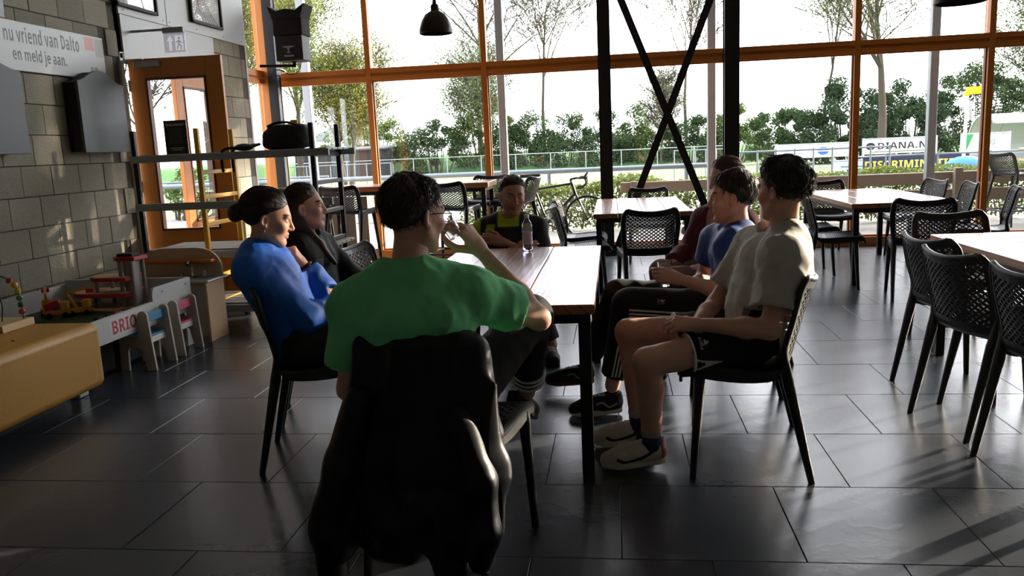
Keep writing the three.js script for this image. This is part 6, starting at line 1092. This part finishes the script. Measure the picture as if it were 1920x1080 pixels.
{ // woman in the bright blue jacket
  const A = person('woman in a bright blue jacket with a hair bun, chin on her hand', {
    pel: [-1.42, 0.545, 3.49], nb: [-1.585, 0.965, 3.48], head: [-1.523, 1.105, 3.475], rsh: [-1.565, 0.895, 3.335], lsh: [-1.60, 0.90, 3.635], rel: [-1.335, 0.675, 3.37], rwr: [-1.30, 0.67, 3.575], lel: [-1.315, 0.685, 3.62], lwr: [-1.425, 0.872, 3.60],
    rhip: [-1.37, 0.54, 3.40], lhip: [-1.39, 0.54, 3.58], rkn: [-0.97, 0.555, 3.50], lkn: [-0.99, 0.555, 3.74], ran: [-0.95, 0.11, 3.50], lan: [-0.97, 0.11, 3.76],
  }, { look: [0.93, -0.2, 0.28], s: 0.94, hs: 0.98, skin: [0.68, 0.37, 0.27], lip: [0.5, 0.18, 0.15], hand: { l: { dir: [-0.045, 0.11, -0.06], back: [0.75, 0.25, 0.2], curl: [1.15, 1.2, 1.25, 1.25], thumb: [[0.026, -0.018, 0.018], [0.02, -0.024, -0.006], [0.014, -0.014, -0.012]] }, r: { dir: [0.0, 0.05, 1], back: [0, 1, 0], curl: relaxed } },
    hair: { locks: 260, lockLen: 0.07, mess: 0.12, lift2: 0.001, back: true, taper: 0.07, color: 0x2e1d14, th: 0.02, amp: 0.0022, clump: 0.003, fx: 30, fy: 60, fzq: 16, nape: -0.07, front: 0.066, fz: 0.08, lift: 0.01, extra: [ell(new THREE.Vector3(0, 0.05, -0.05), [0.082, 0.09, 0.09], I3), ell(new THREE.Vector3(0, 0.01, -0.145), [0.05, 0.045, 0.038], I3)], k: 0.015, lo: [-0.13, -0.13, -0.22], hi: [0.13, 0.18, 0.14] } });
  const f1 = fold(0.006, 6, 6, 6, 3), f2 = fold(0.003, 14, 8, 14, 6), F = topField(A, { e: 0.022, t: 2, fold: (x, y, z) => f1(x, y, z) + f2(x, y, z), neck: 0.056, neckY: 0.035, hem: -0.06 });
  A.garment('jacket', F, armPts(A), 0.15, 0.0095, cloth(0x0f5cc0, { sheen: 0x4090ff, m: { roughness: 0.6 } }), 'bright blue zip jacket');
  const cf = blend([cap(A.q.nb.clone().add(new THREE.Vector3(-0.006, -0.012, 0)), A.q.nb.clone().add(new THREE.Vector3(0.012, 0.05, 0)), 0.068, 0.06)], 0.01), inn = cap(A.q.nb, A.q.nb.clone().add(new THREE.Vector3(0.02, 0.12, 0)), 0.052, 0.06);
  A.garment('collar', (x, y, z) => smax(smax(cf(x, y, z), -inn(x, y, z), 0.004), y - A.q.nb.y - 0.05, 0.006), [A.q.nb], 0.12, 0.006, cloth(0x0d1420), 'dark collar');
  A.garment('trousers', legsField(A, { end: 0.92 }), legPts(A), 0.16, 0.0135, bk);
  shoe(A, 'shoe', [-0.97, 0, 3.44], [0.95, 0, 0.1], [0, 1, 0], { len: 0.255, upper: blackShoe, sole: whiteSole }); shoe(A, 'shoe', [-0.99, 0, 3.70], [0.95, 0, 0.1], [0, 1, 0], { len: 0.255, upper: blackShoe, sole: whiteSole });
  const wr = new THREE.TorusGeometry(0.03, 0.007, 8, 24), ax = A.q.lwr.clone().sub(A.q.lel).normalize(); wr.applyQuaternion(new THREE.Quaternion().setFromUnitVectors(new THREE.Vector3(0, 0, 1), ax)); const wp = A.q.lwr.clone().addScaledVector(ax, 0.0); wr.translate(wp.x, wp.y, wp.z); part('wristband', gmove(wr, A.base), mat.black, A.t, 'black wristband');
  const er = new THREE.TorusGeometry(0.008, 0.0014, 6, 18); er.translate(-0.083, -0.048, -0.004); er.applyMatrix4(A.HMs); part('earring', gmove(er, A.base), mat.chrome, A.t);
}
{ // woman in the black sweater
  const A = person('long-haired woman in a black sweater with outlined lettering, looking to the right', {
    pel: [-1.57, 0.545, 4.14], nb: [-1.645, 0.95, 4.15], head: [-1.612, 1.105, 4.15], rsh: [-1.605, 0.875, 4.01], lsh: [-1.60, 0.885, 4.295], rel: [-1.50, 0.64, 3.97], lel: [-1.40, 0.665, 4.33], rwr: [-1.30, 0.59, 4.08], lwr: [-1.20, 0.60, 4.22],
    rhip: [-1.52, 0.54, 4.06], lhip: [-1.53, 0.54, 4.24], rkn: [-1.10, 0.555, 4.18], lkn: [-1.11, 0.555, 4.40], ran: [-1.08, 0.11, 4.18], lan: [-1.09, 0.11, 4.42],
  }, { look: [0.93, 0.05, 0.22], s: 0.93, hs: 0.97, skin: [0.72, 0.42, 0.32], lip: [0.55, 0.2, 0.17], hand: { r: { dir: [0.9, -0.2, 0.2], back: [0, 1, 0], curl: relaxed }, l: { dir: [0.9, -0.25, -0.1], back: [0, 1, 0], curl: relaxed } },
    hair: { locks: 260, lockLen: 0.08, mess: 0.12, lift2: 0.001, back: true, taper: 0.06, color: 0x33200f, th: 0.016, amp: 0.002, clump: 0.003, fx: 50, fy: 10, fzq: 30, nape: -0.1, front: 0.07, overEar: false, long: true, addK: 0.03, lo: [-0.16, -0.36, -0.18], hi: [0.16, 0.17, 0.17],
      add: [cap(new THREE.Vector3(-0.05, 0.0, -0.06), new THREE.Vector3(-0.065, -0.2, -0.05), 0.045, 0.04), cap(new THREE.Vector3(0.05, 0.0, -0.06), new THREE.Vector3(0.065, -0.2, -0.05), 0.045, 0.04), cap(new THREE.Vector3(0, 0, -0.075), new THREE.Vector3(0, -0.22, -0.08), 0.05, 0.05), cap(new THREE.Vector3(-0.066, -0.06, -0.03), new THREE.Vector3(-0.085, -0.2, 0.06), 0.024, 0.022), cap(new THREE.Vector3(-0.085, -0.2, 0.06), new THREE.Vector3(-0.07, -0.31, 0.125), 0.022, 0.012), cap(new THREE.Vector3(0.066, -0.06, -0.03), new THREE.Vector3(0.08, -0.2, 0.06), 0.024, 0.02)] } });
  const f1 = fold(0.006, 6, 6, 6, 9), f2 = fold(0.003, 15, 9, 15, 2), F = topField(A, { e: 0.022, t: 2, fold: (x, y, z) => f1(x, y, z) + f2(x, y, z), neck: 0.058, neckY: 0.0, hem: -0.06 });
  A.garment('sweater', F, armPts(A), 0.15, 0.0105, cloth(0x101012), 'black sweater');
  const tx = canvasTex(512, 128, (c, w, h) => { c.fillStyle = '#101012'; c.fillRect(0, 0, w, h); c.strokeStyle = '#77777c'; c.lineWidth = 3; c.font = 'bold 96px sans-serif'; c.textBaseline = 'middle'; c.strokeText('GET READY', 14, h / 2, w - 28); });
  const cp = mix(A.q.pel, A.q.nb, 0.70).add(new THREE.Vector3(0.1, 0, 0.04));
  part('lettering', gmove(patch(F, cp, new THREE.Vector3(0.86, 0.1, 0.4), new THREE.Vector3(0, 1, 0), 0.27, 0.05, 24, 5, 0.002), A.base), M({ map: tx, roughness: 0.9 }), A.t, 'outlined pale lettering');
  A.garment('trousers', legsField(A, { end: 0.92 }), legPts(A), 0.16, 0.0135, bk);
  shoe(A, 'shoe', [-1.12, 0, 4.12], [0.95, 0, 0.1], [0, 1, 0], { len: 0.25, upper: blackShoe, sole: whiteSole }); shoe(A, 'shoe', [-1.12, 0, 4.36], [0.95, 0, 0.1], [0, 1, 0], { len: 0.25, upper: blackShoe, sole: whiteSole });
}
{ // man at the far end
  const A = person('man in a black and neon yellow top with crossed arms at the far end', {
    pel: [-0.715, 0.545, 5.60], nb: [-0.705, 0.885, 5.51], head: [-0.672, 1.05, 5.45], rsh: [-0.885, 0.825, 5.50], lsh: [-0.525, 0.825, 5.50], rel: [-0.89, 0.60, 5.40], lel: [-0.455, 0.60, 5.40], rwr: [-0.67, 0.69, 5.28], lwr: [-0.72, 0.755, 5.30],
    rhip: [-0.80, 0.54, 5.57], lhip: [-0.62, 0.54, 5.57], rkn: [-0.79, 0.53, 5.16], lkn: [-0.55, 0.53, 5.14], ran: [-0.66, 0.10, 5.18], lan: [-0.42, 0.10, 5.15],
  }, { look: [0.34, -0.14, -0.93], roll: -0.06, s: 1.0, hs: 1.0, skin: [0.47, 0.25, 0.18], stubble: 0.3, hand: { r: { dir: [0.9, 0.3, -0.1], back: [0, 0.3, -1], curl: relaxed }, l: { dir: [-0.9, 0.25, -0.1], back: [0, 0.2, -1], curl: [0.5, 0.5, 0.55, 0.6] } },
    hair: { locks: 420, lockLen: 0.05, mess: 0.4, lift2: 0.004, back: true, color: 0x35271e, th: 0.015, amp: 0.004, clump: 0.006, nape: -0.07, front: 0.085, fz: 0.06 } });
  const f1 = fold(0.005, 7, 7, 7, 12), F = topField(A, { e: 0.02, t: 2, sleeve: { r: 2, l: 2 }, fold: f1, neck: 0.056, neckY: 0.03, hem: -0.06 });
  const sx = A.shAx.clone().normalize(), cn = A.q.nb;
  A.garment('sports_top', F, armPts(A), 0.15, 0.0085, cloth(0xffffff, { sheen: 0x404040, m: { vertexColors: true, bumpMap: null } }), 'black and neon yellow sports top', (x, y, z) => {
    const u = (x - cn.x) * sx.x + (y - cn.y) * sx.y + (z - cn.z) * sx.z, h = y - cn.y;   // u > 0 towards his right
    const dark = [0.012, 0.013, 0.018], neon = [0.42, 0.55, 0.03], au = Math.abs(u);
    const e = 0.006, yoke = sst(-0.036 - e, -0.036 + e, h) * sst(0.072 + e, 0.072 - e, au);                  // collar yoke
    const w = au - 0.085 - (-h) * 0.25, wd = 0.055 * sst(-0.16, -0.05, h), pan = sst(-0.02 + e, -0.02 - e, h) * sst(-e, e, w) * sst(wd + e, wd - e, w) * (wd > 0.004 ? 1 : 0);   // slanting chest panels
    const sl = sst(0.185, 0.197, u) * sst(-0.27, -0.25, h) * sst(0.03, 0.01, h);                                // right sleeve stripe
    const k = Math.max(yoke, pan, sl); return dark.map((c, i) => lerp(c, neon[i], k));
  });
  A.garment('trousers', legsField(A, { end: 0.93 }), legPts(A), 0.16, 0.014, bk);
  shoe(A, 'shoe', [-0.46, 0, 5.22], [0.25, 0, -0.9], [0, 1, 0], { upper: blackShoe, sole: blackShoe, lace: whiteSole, mark: [[[[0.09, 0.05], [0.13, 0.035], [0.17, 0.05]], 0.008]], markM: whiteSole }); shoe(A, 'shoe', [-0.68, 0, 5.24], [0.1, 0, -0.9], [0, 1, 0], { upper: blackShoe, sole: blackShoe });
}
{ // man in the grey T-shirt
  const A = person('man in a grey T-shirt and black shorts seated on the right', {
    pel: [0.575, 0.548, 3.455], nb: [0.695, 0.97, 3.475], head: [0.68, 1.148, 3.46], lsh: [0.655, 0.895, 3.30], rsh: [0.60, 0.895, 3.64], lel: [0.595, 0.63, 3.205], lwr: [0.335, 0.64, 3.27], rel: [0.43, 0.65, 3.61], rwr: [0.325, 0.605, 3.40],
    lhip: [0.545, 0.545, 3.365], rhip: [0.55, 0.545, 3.55], lkn: [0.118, 0.50, 3.23], rkn: [0.05, 0.56, 3.50], lan: [0.135, 0.125, 3.315], ran: [0.09, 0.125, 3.56],
  }, { look: [-0.70, -0.03, 0.70], s: 1.0, hs: 0.99, waist: new THREE.Vector3(-0.02, 0, 0), skin: [0.62, 0.35, 0.26], hand: { l: { dir: [-0.95, 0.0, 0.25], back: [0.1, 0.75, -0.6], curl: [0.5, 0.55, 0.6, 0.65], thumb: [[0.034, -0.012, 0.022], [0.03, -0.006, 0.002], [0.022, -0.004, -0.004]] }, r: { dir: [-0.75, 0.05, -0.5], back: [-0.3, 0.8, 0.5], curl: [0.7, 0.75, 0.8, 0.85] } },
    hair: { locks: 520, lockLen: 0.04, mess: 0.8, lift2: 0.012, color: 0x1c1512, th: 0.022, amp: 0.005, clump: 0.011, fx: 34, fy: 34, fzq: 34, nape: -0.072, front: 0.07, fz: 0.085, extra: [ell(new THREE.Vector3(0, 0.095, 0.0), [0.066, 0.045, 0.088], I3)], k: 0.03 } });
  const f1 = fold(0.008, 5.5, 5.5, 5.5, 21), f2 = fold(0.0045, 12, 7, 12, 8), diag = (x, y, z) => 0.005 * Math.max(0, 1 - Math.abs(n3((x + y * 0.8) * 11, y * 3, z * 7) * 3));
  const F = topField(A, { e: 0.024, t: 0.72, fold: (x, y, z) => f1(x, y, z) + f2(x, y, z) + diag(x, y, z), neck: 0.064, neckY: -0.004, hem: -0.15 });
  A.garment('t_shirt', F, armPts(A), 0.17, 0.009, cloth(0xb2b0a8, { sheen: 0xb0b0a8 }), 'grey T-shirt');
  const S = legsField(A, { shorts: 0.62, e: 0.009 });
  A.garment('shorts', S, [A.q.lhip, A.q.rhip, A.q.pel, A.waist, mix(A.q.lhip, A.q.lkn, 0.7), mix(A.q.rhip, A.q.rkn, 0.7)], 0.14, 0.0095, cloth(0x121216), 'black sports shorts');
  for (const [h, n, lab] of [[A.q.lhip, A.q.lkn, 'white piping at the hem'], [A.q.rhip, A.q.rkn]]) { const c = mix(h, n, 0.61), ax = n.clone().sub(h).normalize(); A.garment('hem_piping', (x, y, z) => { const u = (x - c.x) * ax.x + (y - c.y) * ax.y + (z - c.z) * ax.z; return smax(S(x, y, z) - 0.003, Math.abs(u) - 0.005, 0.002); }, [c], 0.13, 0.0042, mat.white, lab); }
  const hp = A.q.lhip, kn = A.q.lkn, out = new THREE.Vector3(0.1, -0.35, 1), alongD = kn.clone().sub(hp).normalize();
  { // white wedge and the print above it
    const c0 = mix(hp, kn, 0.60), tri = []; for (let i = 0; i <= 8; i++) { const t = i / 8, c = mix(hp, kn, lerp(0.60, 0.30, t)).add(new THREE.Vector3(0, -0.035, 0.08)); tri.push([c, lerp(0.07, 0.004, t)]); }
    for (let i = 0; i < 1; i++) { const pos = [], idx = []; tri.forEach(([c, w], k) => { for (const sgn of [-1, 1]) { const p = c.clone().add(new THREE.Vector3(0, sgn * w / 2, 0)).addScaledVector(out, 0.08); const D = out.clone().normalize(); for (let m = 0; m < 40; m++) { const d = S(p.x, p.y, p.z); if (d < 0.0006) break; p.addScaledVector(D, -d * 0.7); } p.addScaledVector(D, 0.002); pos.push(p.x, p.y, p.z); } if (k) { const a = (k - 1) * 2; idx.push(a, a + 2, a + 1, a + 1, a + 2, a + 3); } }); const g = new THREE.BufferGeometry(); g.setAttribute('position', new THREE.Float32BufferAttribute(pos, 3)); g.setIndex(idx); g.computeVertexNormals(); part('side_panel', gmove(g, A.base), mat.white, A.t, 'white side wedge'); }
    void c0; const tx = canvasTex(128, 128, (c, w, h) => { c.fillStyle = '#121216'; c.fillRect(0, 0, w, h); c.fillStyle = '#b8b8bc'; c.beginPath(); c.moveTo(84, 34); c.quadraticCurveTo(96, 56, 112, 46); c.quadraticCurveTo(102, 74, 84, 74); c.quadraticCurveTo(72, 62, 84, 34); c.fill(); c.beginPath(); c.moveTo(66, 58); c.quadraticCurveTo(78, 70, 84, 80); c.quadraticCurveTo(74, 80, 66, 58); c.fill(); c.save(); c.translate(48, 22); c.rotate(1.45); c.font = 'bold 30px sans-serif'; c.fillText('erima', 0, 0); c.restore(); });
    part('print', gmove(patch(S, mix(hp, kn, 0.50).add(new THREE.Vector3(0, 0.045, 0.06)), new THREE.Vector3(0.05, 0.45, 0.9), new THREE.Vector3(0, 1, 0), 0.085, 0.085, 10, 10, 0.002), A.base), M({ map: tx, roughness: 0.9 }), A.t, 'small white print');
  }
  void alongD;
  for (const [a, k] of [[A.q.lan, A.q.lkn], [A.q.ran, A.q.rkn]]) { const ax = k.clone().sub(a).normalize(); A.garment('sock', ((lo2, hi2) => { const c = cap(a.clone().addScaledVector(ax, -0.05), a.clone().addScaledVector(ax, 0.075), 0.0385, 0.043), p = plane(a.clone().addScaledVector(ax, 0.075), ax); return (x, y, z) => smax(c(x, y, z) - 0.0012 * Math.sin(y * 260), p(x, y, z), 0.003); })(), [a, a.clone().addScaledVector(ax, 0.08)], 0.09, 0.006, M({ color: 0xffffff, vertexColors: true, roughness: 0.95 }), 'navy sock with a grey ribbed top', (x, y, z) => { const h = (x - a.x) * ax.x + (y - a.y) * ax.y + (z - a.z) * ax.z; return h > 0.045 ? [0.35, 0.34, 0.36] : [0.02, 0.03, 0.11]; }); }
  const sw = [[[0.205, 0.048], [0.17, 0.032], [0.13, 0.037], [0.09, 0.05], [0.045, 0.072]], 0.013], shoeO = { upper: whiteShoe, sole: whiteSole, mark: [sw], markM: M({ color: hex(0x221c1e), roughness: 0.6 }), heel: M({ color: hex(0x8a1420), roughness: 0.6 }), label: 'off-white trainer with a dark curved side mark' };
  shoe(A, 'trainer', [0.196, 0.036, 3.335], [-0.98, -0.115, -0.03], [0, 1, 0], shoeO); shoe(A, 'trainer', [0.153, 0.036, 3.58], [-0.98, -0.115, 0.06], [0, 1, 0], shoeO);
}
{ // man in the blue T-shirt
  const A = person('man in a dark blue T-shirt and black striped track trousers holding a glass, in profile', {
    pel: [0.60, 0.545, 4.11], nb: [0.605, 0.915, 4.10], head: [0.565, 1.085, 4.08], lsh: [0.545, 0.865, 3.945], rsh: [0.515, 0.86, 4.255], lel: [0.54, 0.645, 3.895], lwr: [0.31, 0.72, 3.88], rel: [0.455, 0.655, 4.31], rwr: [0.375, 0.63, 4.08],
    lhip: [0.54, 0.54, 4.01], rhip: [0.55, 0.54, 4.21], lkn: [0.06, 0.595, 3.93], rkn: [0.02, 0.60, 4.16], lan: [-0.03, 0.16, 4.02], ran: [-0.17, 0.19, 4.36],
  }, { look: [-0.98, -0.05, 0.16], s: 0.98, hs: 1.0, skin: [0.62, 0.34, 0.25], hand: { l: { dir: [-0.95, 0.28, -0.05], back: [0.25, 0.35, -0.9], curl: [0.5, 0.78, 0.85, 0.9], thumb: [[0.034, -0.02, 0.02], [0.03, -0.02, 0.0], [0.02, -0.01, -0.008]] }, r: { dir: [-0.5, -0.5, -0.6], back: [-0.5, 0.6, 0.1], curl: [0.4, 0.45, 0.5, 0.55] } },
    hair: { locks: 420, lockLen: 0.036, mess: 0.3, lift2: 0.004, color: 0x241a15, th: 0.018, amp: 0.003, clump: 0.006, fx: 44, fy: 16, fzq: 26, nape: -0.085, front: 0.066, fz: 0.088, lift: 0.004 } });
  const f1 = fold(0.006, 6.5, 6, 6.5, 31), F = topField(A, { e: 0.02, t: 0.6, fold: f1, neck: 0.06, neckY: 0.0, hem: -0.06 });
  A.garment('t_shirt', F, armPts(A), 0.15, 0.0098, cloth(0x0e3a80, { sheen: 0x3a78d0, m: { roughness: 0.6 } }), 'dark blue T-shirt');
  const L = legsField(A, { end: 0.86, e: 0.018, fold: fold(0.005, 8, 8, 8, 5) });
  A.garment('trousers', L, legPts(A), 0.16, 0.012, bk, 'black track trousers');
  for (const k of [-1, 0, 1]) {
    const n = A.q.lkn, h = A.q.lhip, a = A.q.lan, dz = new THREE.Vector3(0, 0, 1), low = new THREE.Vector3(0, -0.028 + k * 0.02, 0.09), lx = new THREE.Vector3(0.004 + k * 0.017, 0, 0.075);
    part('stripe', gmove(strip(L, [0.1, 0.4, 0.7, 1.0].map((t) => mix(h, n, t).add(low)), [0, 0, 0, 0].map(() => new THREE.Vector3(0, -0.15 + k * 0.3, 1)), 0.009, 24, 0.002), A.base), mat.white, A.t, k ? undefined : 'white stripe along the thigh');
    part('stripe', gmove(strip(L, [0.14, 0.4, 0.62, 0.84].map((t) => mix(n, a, t).add(lx)), [0, 0, 0, 0].map(() => dz), 0.008, 24, 0.002), A.base), mat.white, A.t);
  }
  { const tx = canvasTex(64, 64, (c, w, h) => { c.fillStyle = '#14151a'; c.fillRect(0, 0, w, h); c.strokeStyle = '#a8a8ac'; c.fillStyle = '#a8a8ac'; c.lineWidth = 5; c.fillRect(8, 12, 5, 40); for (const a of [-0.7, 0, 0.7]) { c.save(); c.translate(38, 40); c.rotate(a); c.beginPath(); c.ellipse(0, -16, 5, 13, 0, 0, 7); c.fill(); c.restore(); } c.fillRect(24, 44, 28, 4); });
    part('print', gmove(patch(L, mix(A.q.lhip, A.q.lkn, 0.68).add(new THREE.Vector3(0, 0.03, 0.05)), new THREE.Vector3(0, 0.35, 1), up0, 0.045, 0.045, 6, 6, 0.002), A.base), M({ map: tx, roughness: 0.9 }), A.t); }
  const wave = [[[0.03, 0.06], [0.075, 0.045], [0.105, 0.07], [0.14, 0.062]], 0.009], vs = { upper: blackShoe, sole: whiteSole, mark: [wave], markM: M({ color: hex(0x9a9a98), roughness: 0.7 }), label: 'black skate shoe with a pale wave on its side' };
  shoe(A, 'skate_shoe', [0.02, 0.015, 4.06], [-0.95, -0.05, -0.16], [0, 1, 0], vs); shoe(A, 'skate_shoe', [-0.13, 0.065, 4.40], [-0.97, -0.07, 0.08], [0, 1, 0], { ...vs, sole: M({ color: hex(0x6a4030), roughness: 0.8 }) });
  const g = thing('drinking_glass', 'drinking glass in the hand of the man in the blue T-shirt', 'glass', [0.228, 0.69, 3.90]);
  part('glass', lathe([[0, 0], [0.027, 0], [0.031, 0.115], [0.0295, 0.115], [0.0255, 0.007], [0, 0.007]], 28), MP({ color: 0xffffff, transmission: 1, thickness: 0.003, roughness: 0.02, ior: 1.5 }), g);
}
{ // woman in the pink top behind him
  const A = person('long-haired woman in a pink top and maroon cardigan, mostly hidden behind the man in blue', {
    pel: [0.70, 0.56, 4.94], nb: [0.672, 0.95, 4.95], head: [0.652, 1.135, 4.94], lsh: [0.735, 0.885, 4.80], rsh: [0.545, 0.885, 5.07], rel: [0.44, 0.69, 5.05], rwr: [0.335, 0.655, 4.86], lel: [0.69, 0.66, 4.74], lwr: [0.47, 0.65, 4.70],
    rhip: [0.65, 0.545, 5.03], lhip: [0.68, 0.545, 4.85], rkn: [0.27, 0.61, 4.84], lkn: [0.29, 0.60, 4.65], ran: [0.25, 0.12, 4.86], lan: [0.26, 0.12, 4.64],
  }, { look: [-0.86, -0.16, -0.35], s: 0.92, hs: 0.97, skin: [0.60, 0.35, 0.27], hand: { r: { dir: [-0.7, -0.25, -0.6], back: [-0.3, 1, 0], curl: relaxed }, l: { dir: [-0.9, -0.2, 0.1], back: [0, 1, 0], curl: relaxed } },
    hair: { locks: 240, lockLen: 0.07, mess: 0.12, lift2: 0.001, back: true, taper: 0.06, color: 0x4a3020, th: 0.014, amp: 0.002, clump: 0.003, fx: 50, fy: 10, fzq: 30, front: 0.072, long: true, addK: 0.03, lo: [-0.16, -0.34, -0.18], hi: [0.16, 0.17, 0.14], add: [cap(new THREE.Vector3(-0.055, 0, -0.05), new THREE.Vector3(-0.07, -0.24, -0.03), 0.042, 0.035), cap(new THREE.Vector3(0.055, 0, -0.05), new THREE.Vector3(0.07, -0.24, -0.03), 0.042, 0.035), cap(new THREE.Vector3(0, 0, -0.07), new THREE.Vector3(0, -0.26, -0.07), 0.05, 0.05)] } });
  const f1 = fold(0.005, 7, 7, 7, 41), F = topField(A, { e: 0.014, t: 0.5, fold: f1, neck: 0.07, neckY: -0.02, hem: -0.06 });
  A.garment('top', F, armPts(A), 0.15, 0.011, cloth(0xb08078), 'pink top');
  const C0 = topField(A, { e: 0.028, t: 2, fold: f1, neck: 0.075, neckY: -0.03, hem: -0.08 }), open = cap(A.q.nb.clone().addScaledVector(A.fwd, 0.14), A.q.pel.clone().addScaledVector(A.fwd, 0.16), 0.11, 0.1);
  A.garment('cardigan', (x, y, z) => smax(C0(x, y, z), -open(x, y, z), 0.01), armPts(A), 0.16, 0.011, cloth(0x5a1c22), 'maroon cardigan');
  A.garment('trousers', legsField(A, { end: 0.9, e: 0.01 }), legPts(A), 0.16, 0.013, cloth(0x75594e), 'beige trousers');
  shoe(A, 'shoe', [0.28, 0, 4.62], [-0.95, 0, 0], [0, 1, 0], { len: 0.25, upper: blackShoe, sole: whiteSole }); shoe(A, 'shoe', [0.27, 0, 4.85], [-0.95, 0, 0], [0, 1, 0], { len: 0.25, upper: blackShoe, sole: whiteSole });
}
{ // jacket hung over the near chair
  const th = face(12), c = new THREE.Vector3(-0.575, 0, -2.66), R = new THREE.Matrix4().makeRotationY(th); R.setPosition(c);
  const S = CH.S, v = (x, y, z) => new THREE.Vector3(x, y, z), vb = CH.vb;
  // slab over the back rest, in chair axes (front is +z), hanging down behind with both sleeves and a flared right side
  const slab = blend([
    cap(v(-0.2, 0.80, -0.285), v(0.2, 0.80, -0.285), 0.026, 0.028), cap(v(0, 0.78, -0.305), v(0, 0.42, -0.335), 0.03, 0.045, v(1, 0, 0), 6.2), cap(v(0, 0.45, -0.335), v(0.0, 0.24, -0.36), 0.045, 0.045, v(1, 0, 0), 5.4),
    cap(v(0.2, 0.77, -0.30), v(0.27, 0.42, -0.37), 0.03, 0.055), cap(v(0.27, 0.42, -0.37), v(0.31, 0.16, -0.40), 0.06, 0.065), cap(v(-0.2, 0.77, -0.29), v(-0.225, 0.42, -0.33), 0.03, 0.05), cap(v(-0.225, 0.44, -0.33), v(-0.2, 0.20, -0.36), 0.05, 0.055), cap(v(0.0, 0.3, -0.35), v(0.1, 0.16, -0.37), 0.05, 0.045, v(1, 0, 0), 2.6), cap(v(-0.05, 0.28, -0.35), v(-0.12, 0.12, -0.37), 0.045, 0.04, v(1, 0, 0), 1.8), cap(v(-0.2, 0.72, -0.25), v(-0.225, 0.5, -0.20), 0.03, 0.03), cap(v(0.2, 0.72, -0.25), v(0.225, 0.5, -0.20), 0.03, 0.03),
  ], 0.045);
  const f1 = (x, y, z) => { const a = n3(x * 7 + 2, y * 2.2, z * 6), b = n3(x * 14, y * 4 + 3, z * 9); return 0.012 * (1 - Math.abs(a) * 3) + 0.006 * b; };
  const seatCut = cap(v(0, 0.46, -0.12), v(0, 0.46, 0.2), 0.1, 0.1, v(1, 0, 0), 2.2);
  const F = (x, y, z) => smax(slab(x, y, z) - f1(x, y, z), -seatCut(x, y, z), 0.01);
  const J2 = thing('jacket', 'dark navy sports jacket hanging over the chair back of the man in green', 'jacket', [-0.575, 0, 2.66], th);
  const jm = MP({ color: hex(0x0a0d14), roughness: 0.4, specularIntensity: 0.5, sheen: 0.22, sheenRoughness: 0.3, sheenColor: hex(0x7f9ab0), bumpMap: clone(weaveT, 14), bumpScale: 0.0004 });
  const nar = (g) => { g.scale(0.88, 1, 1); g.translate(-0.04, 0, 0); return g; };
  part('body', nar(mergeKeep(surfaceNets(F, [-0.42, 0.02, -0.52], [0.42, 0.9, -0.1], 0.0095))), jm, J2);
  const hemF = (pts, r) => { const fs = pts.slice(1).map((p, i) => cap(pts[i], p, r[i], r[i + 1])), b = blend(fs, 0.03); return (x, y, z) => b(x, y, z) - 0.8 * f1(x * 1.2, y * 1.2, z); };
  part('sleeve', nar(mergeKeep(surfaceNets(hemF([v(0.2, 0.62, -0.375), v(0.26, 0.42, -0.40), v(0.33, 0.22, -0.42), v(0.34, 0.07, -0.40)], [0.05, 0.062, 0.065, 0.05]), [0.1, -0.01, -0.52], [0.44, 0.74, -0.28], 0.0095))), jm, J2);
  part('sleeve', nar(mergeKeep(surfaceNets(hemF([v(-0.17, 0.6, -0.375), v(-0.25, 0.42, -0.385), v(-0.255, 0.26, -0.39), v(-0.23, 0.17, -0.385)], [0.04, 0.055, 0.05, 0.042]), [-0.38, 0.08, -0.5], [-0.08, 0.7, -0.28], 0.0095))), jm, J2);
}
renderer.render(scene, camera);
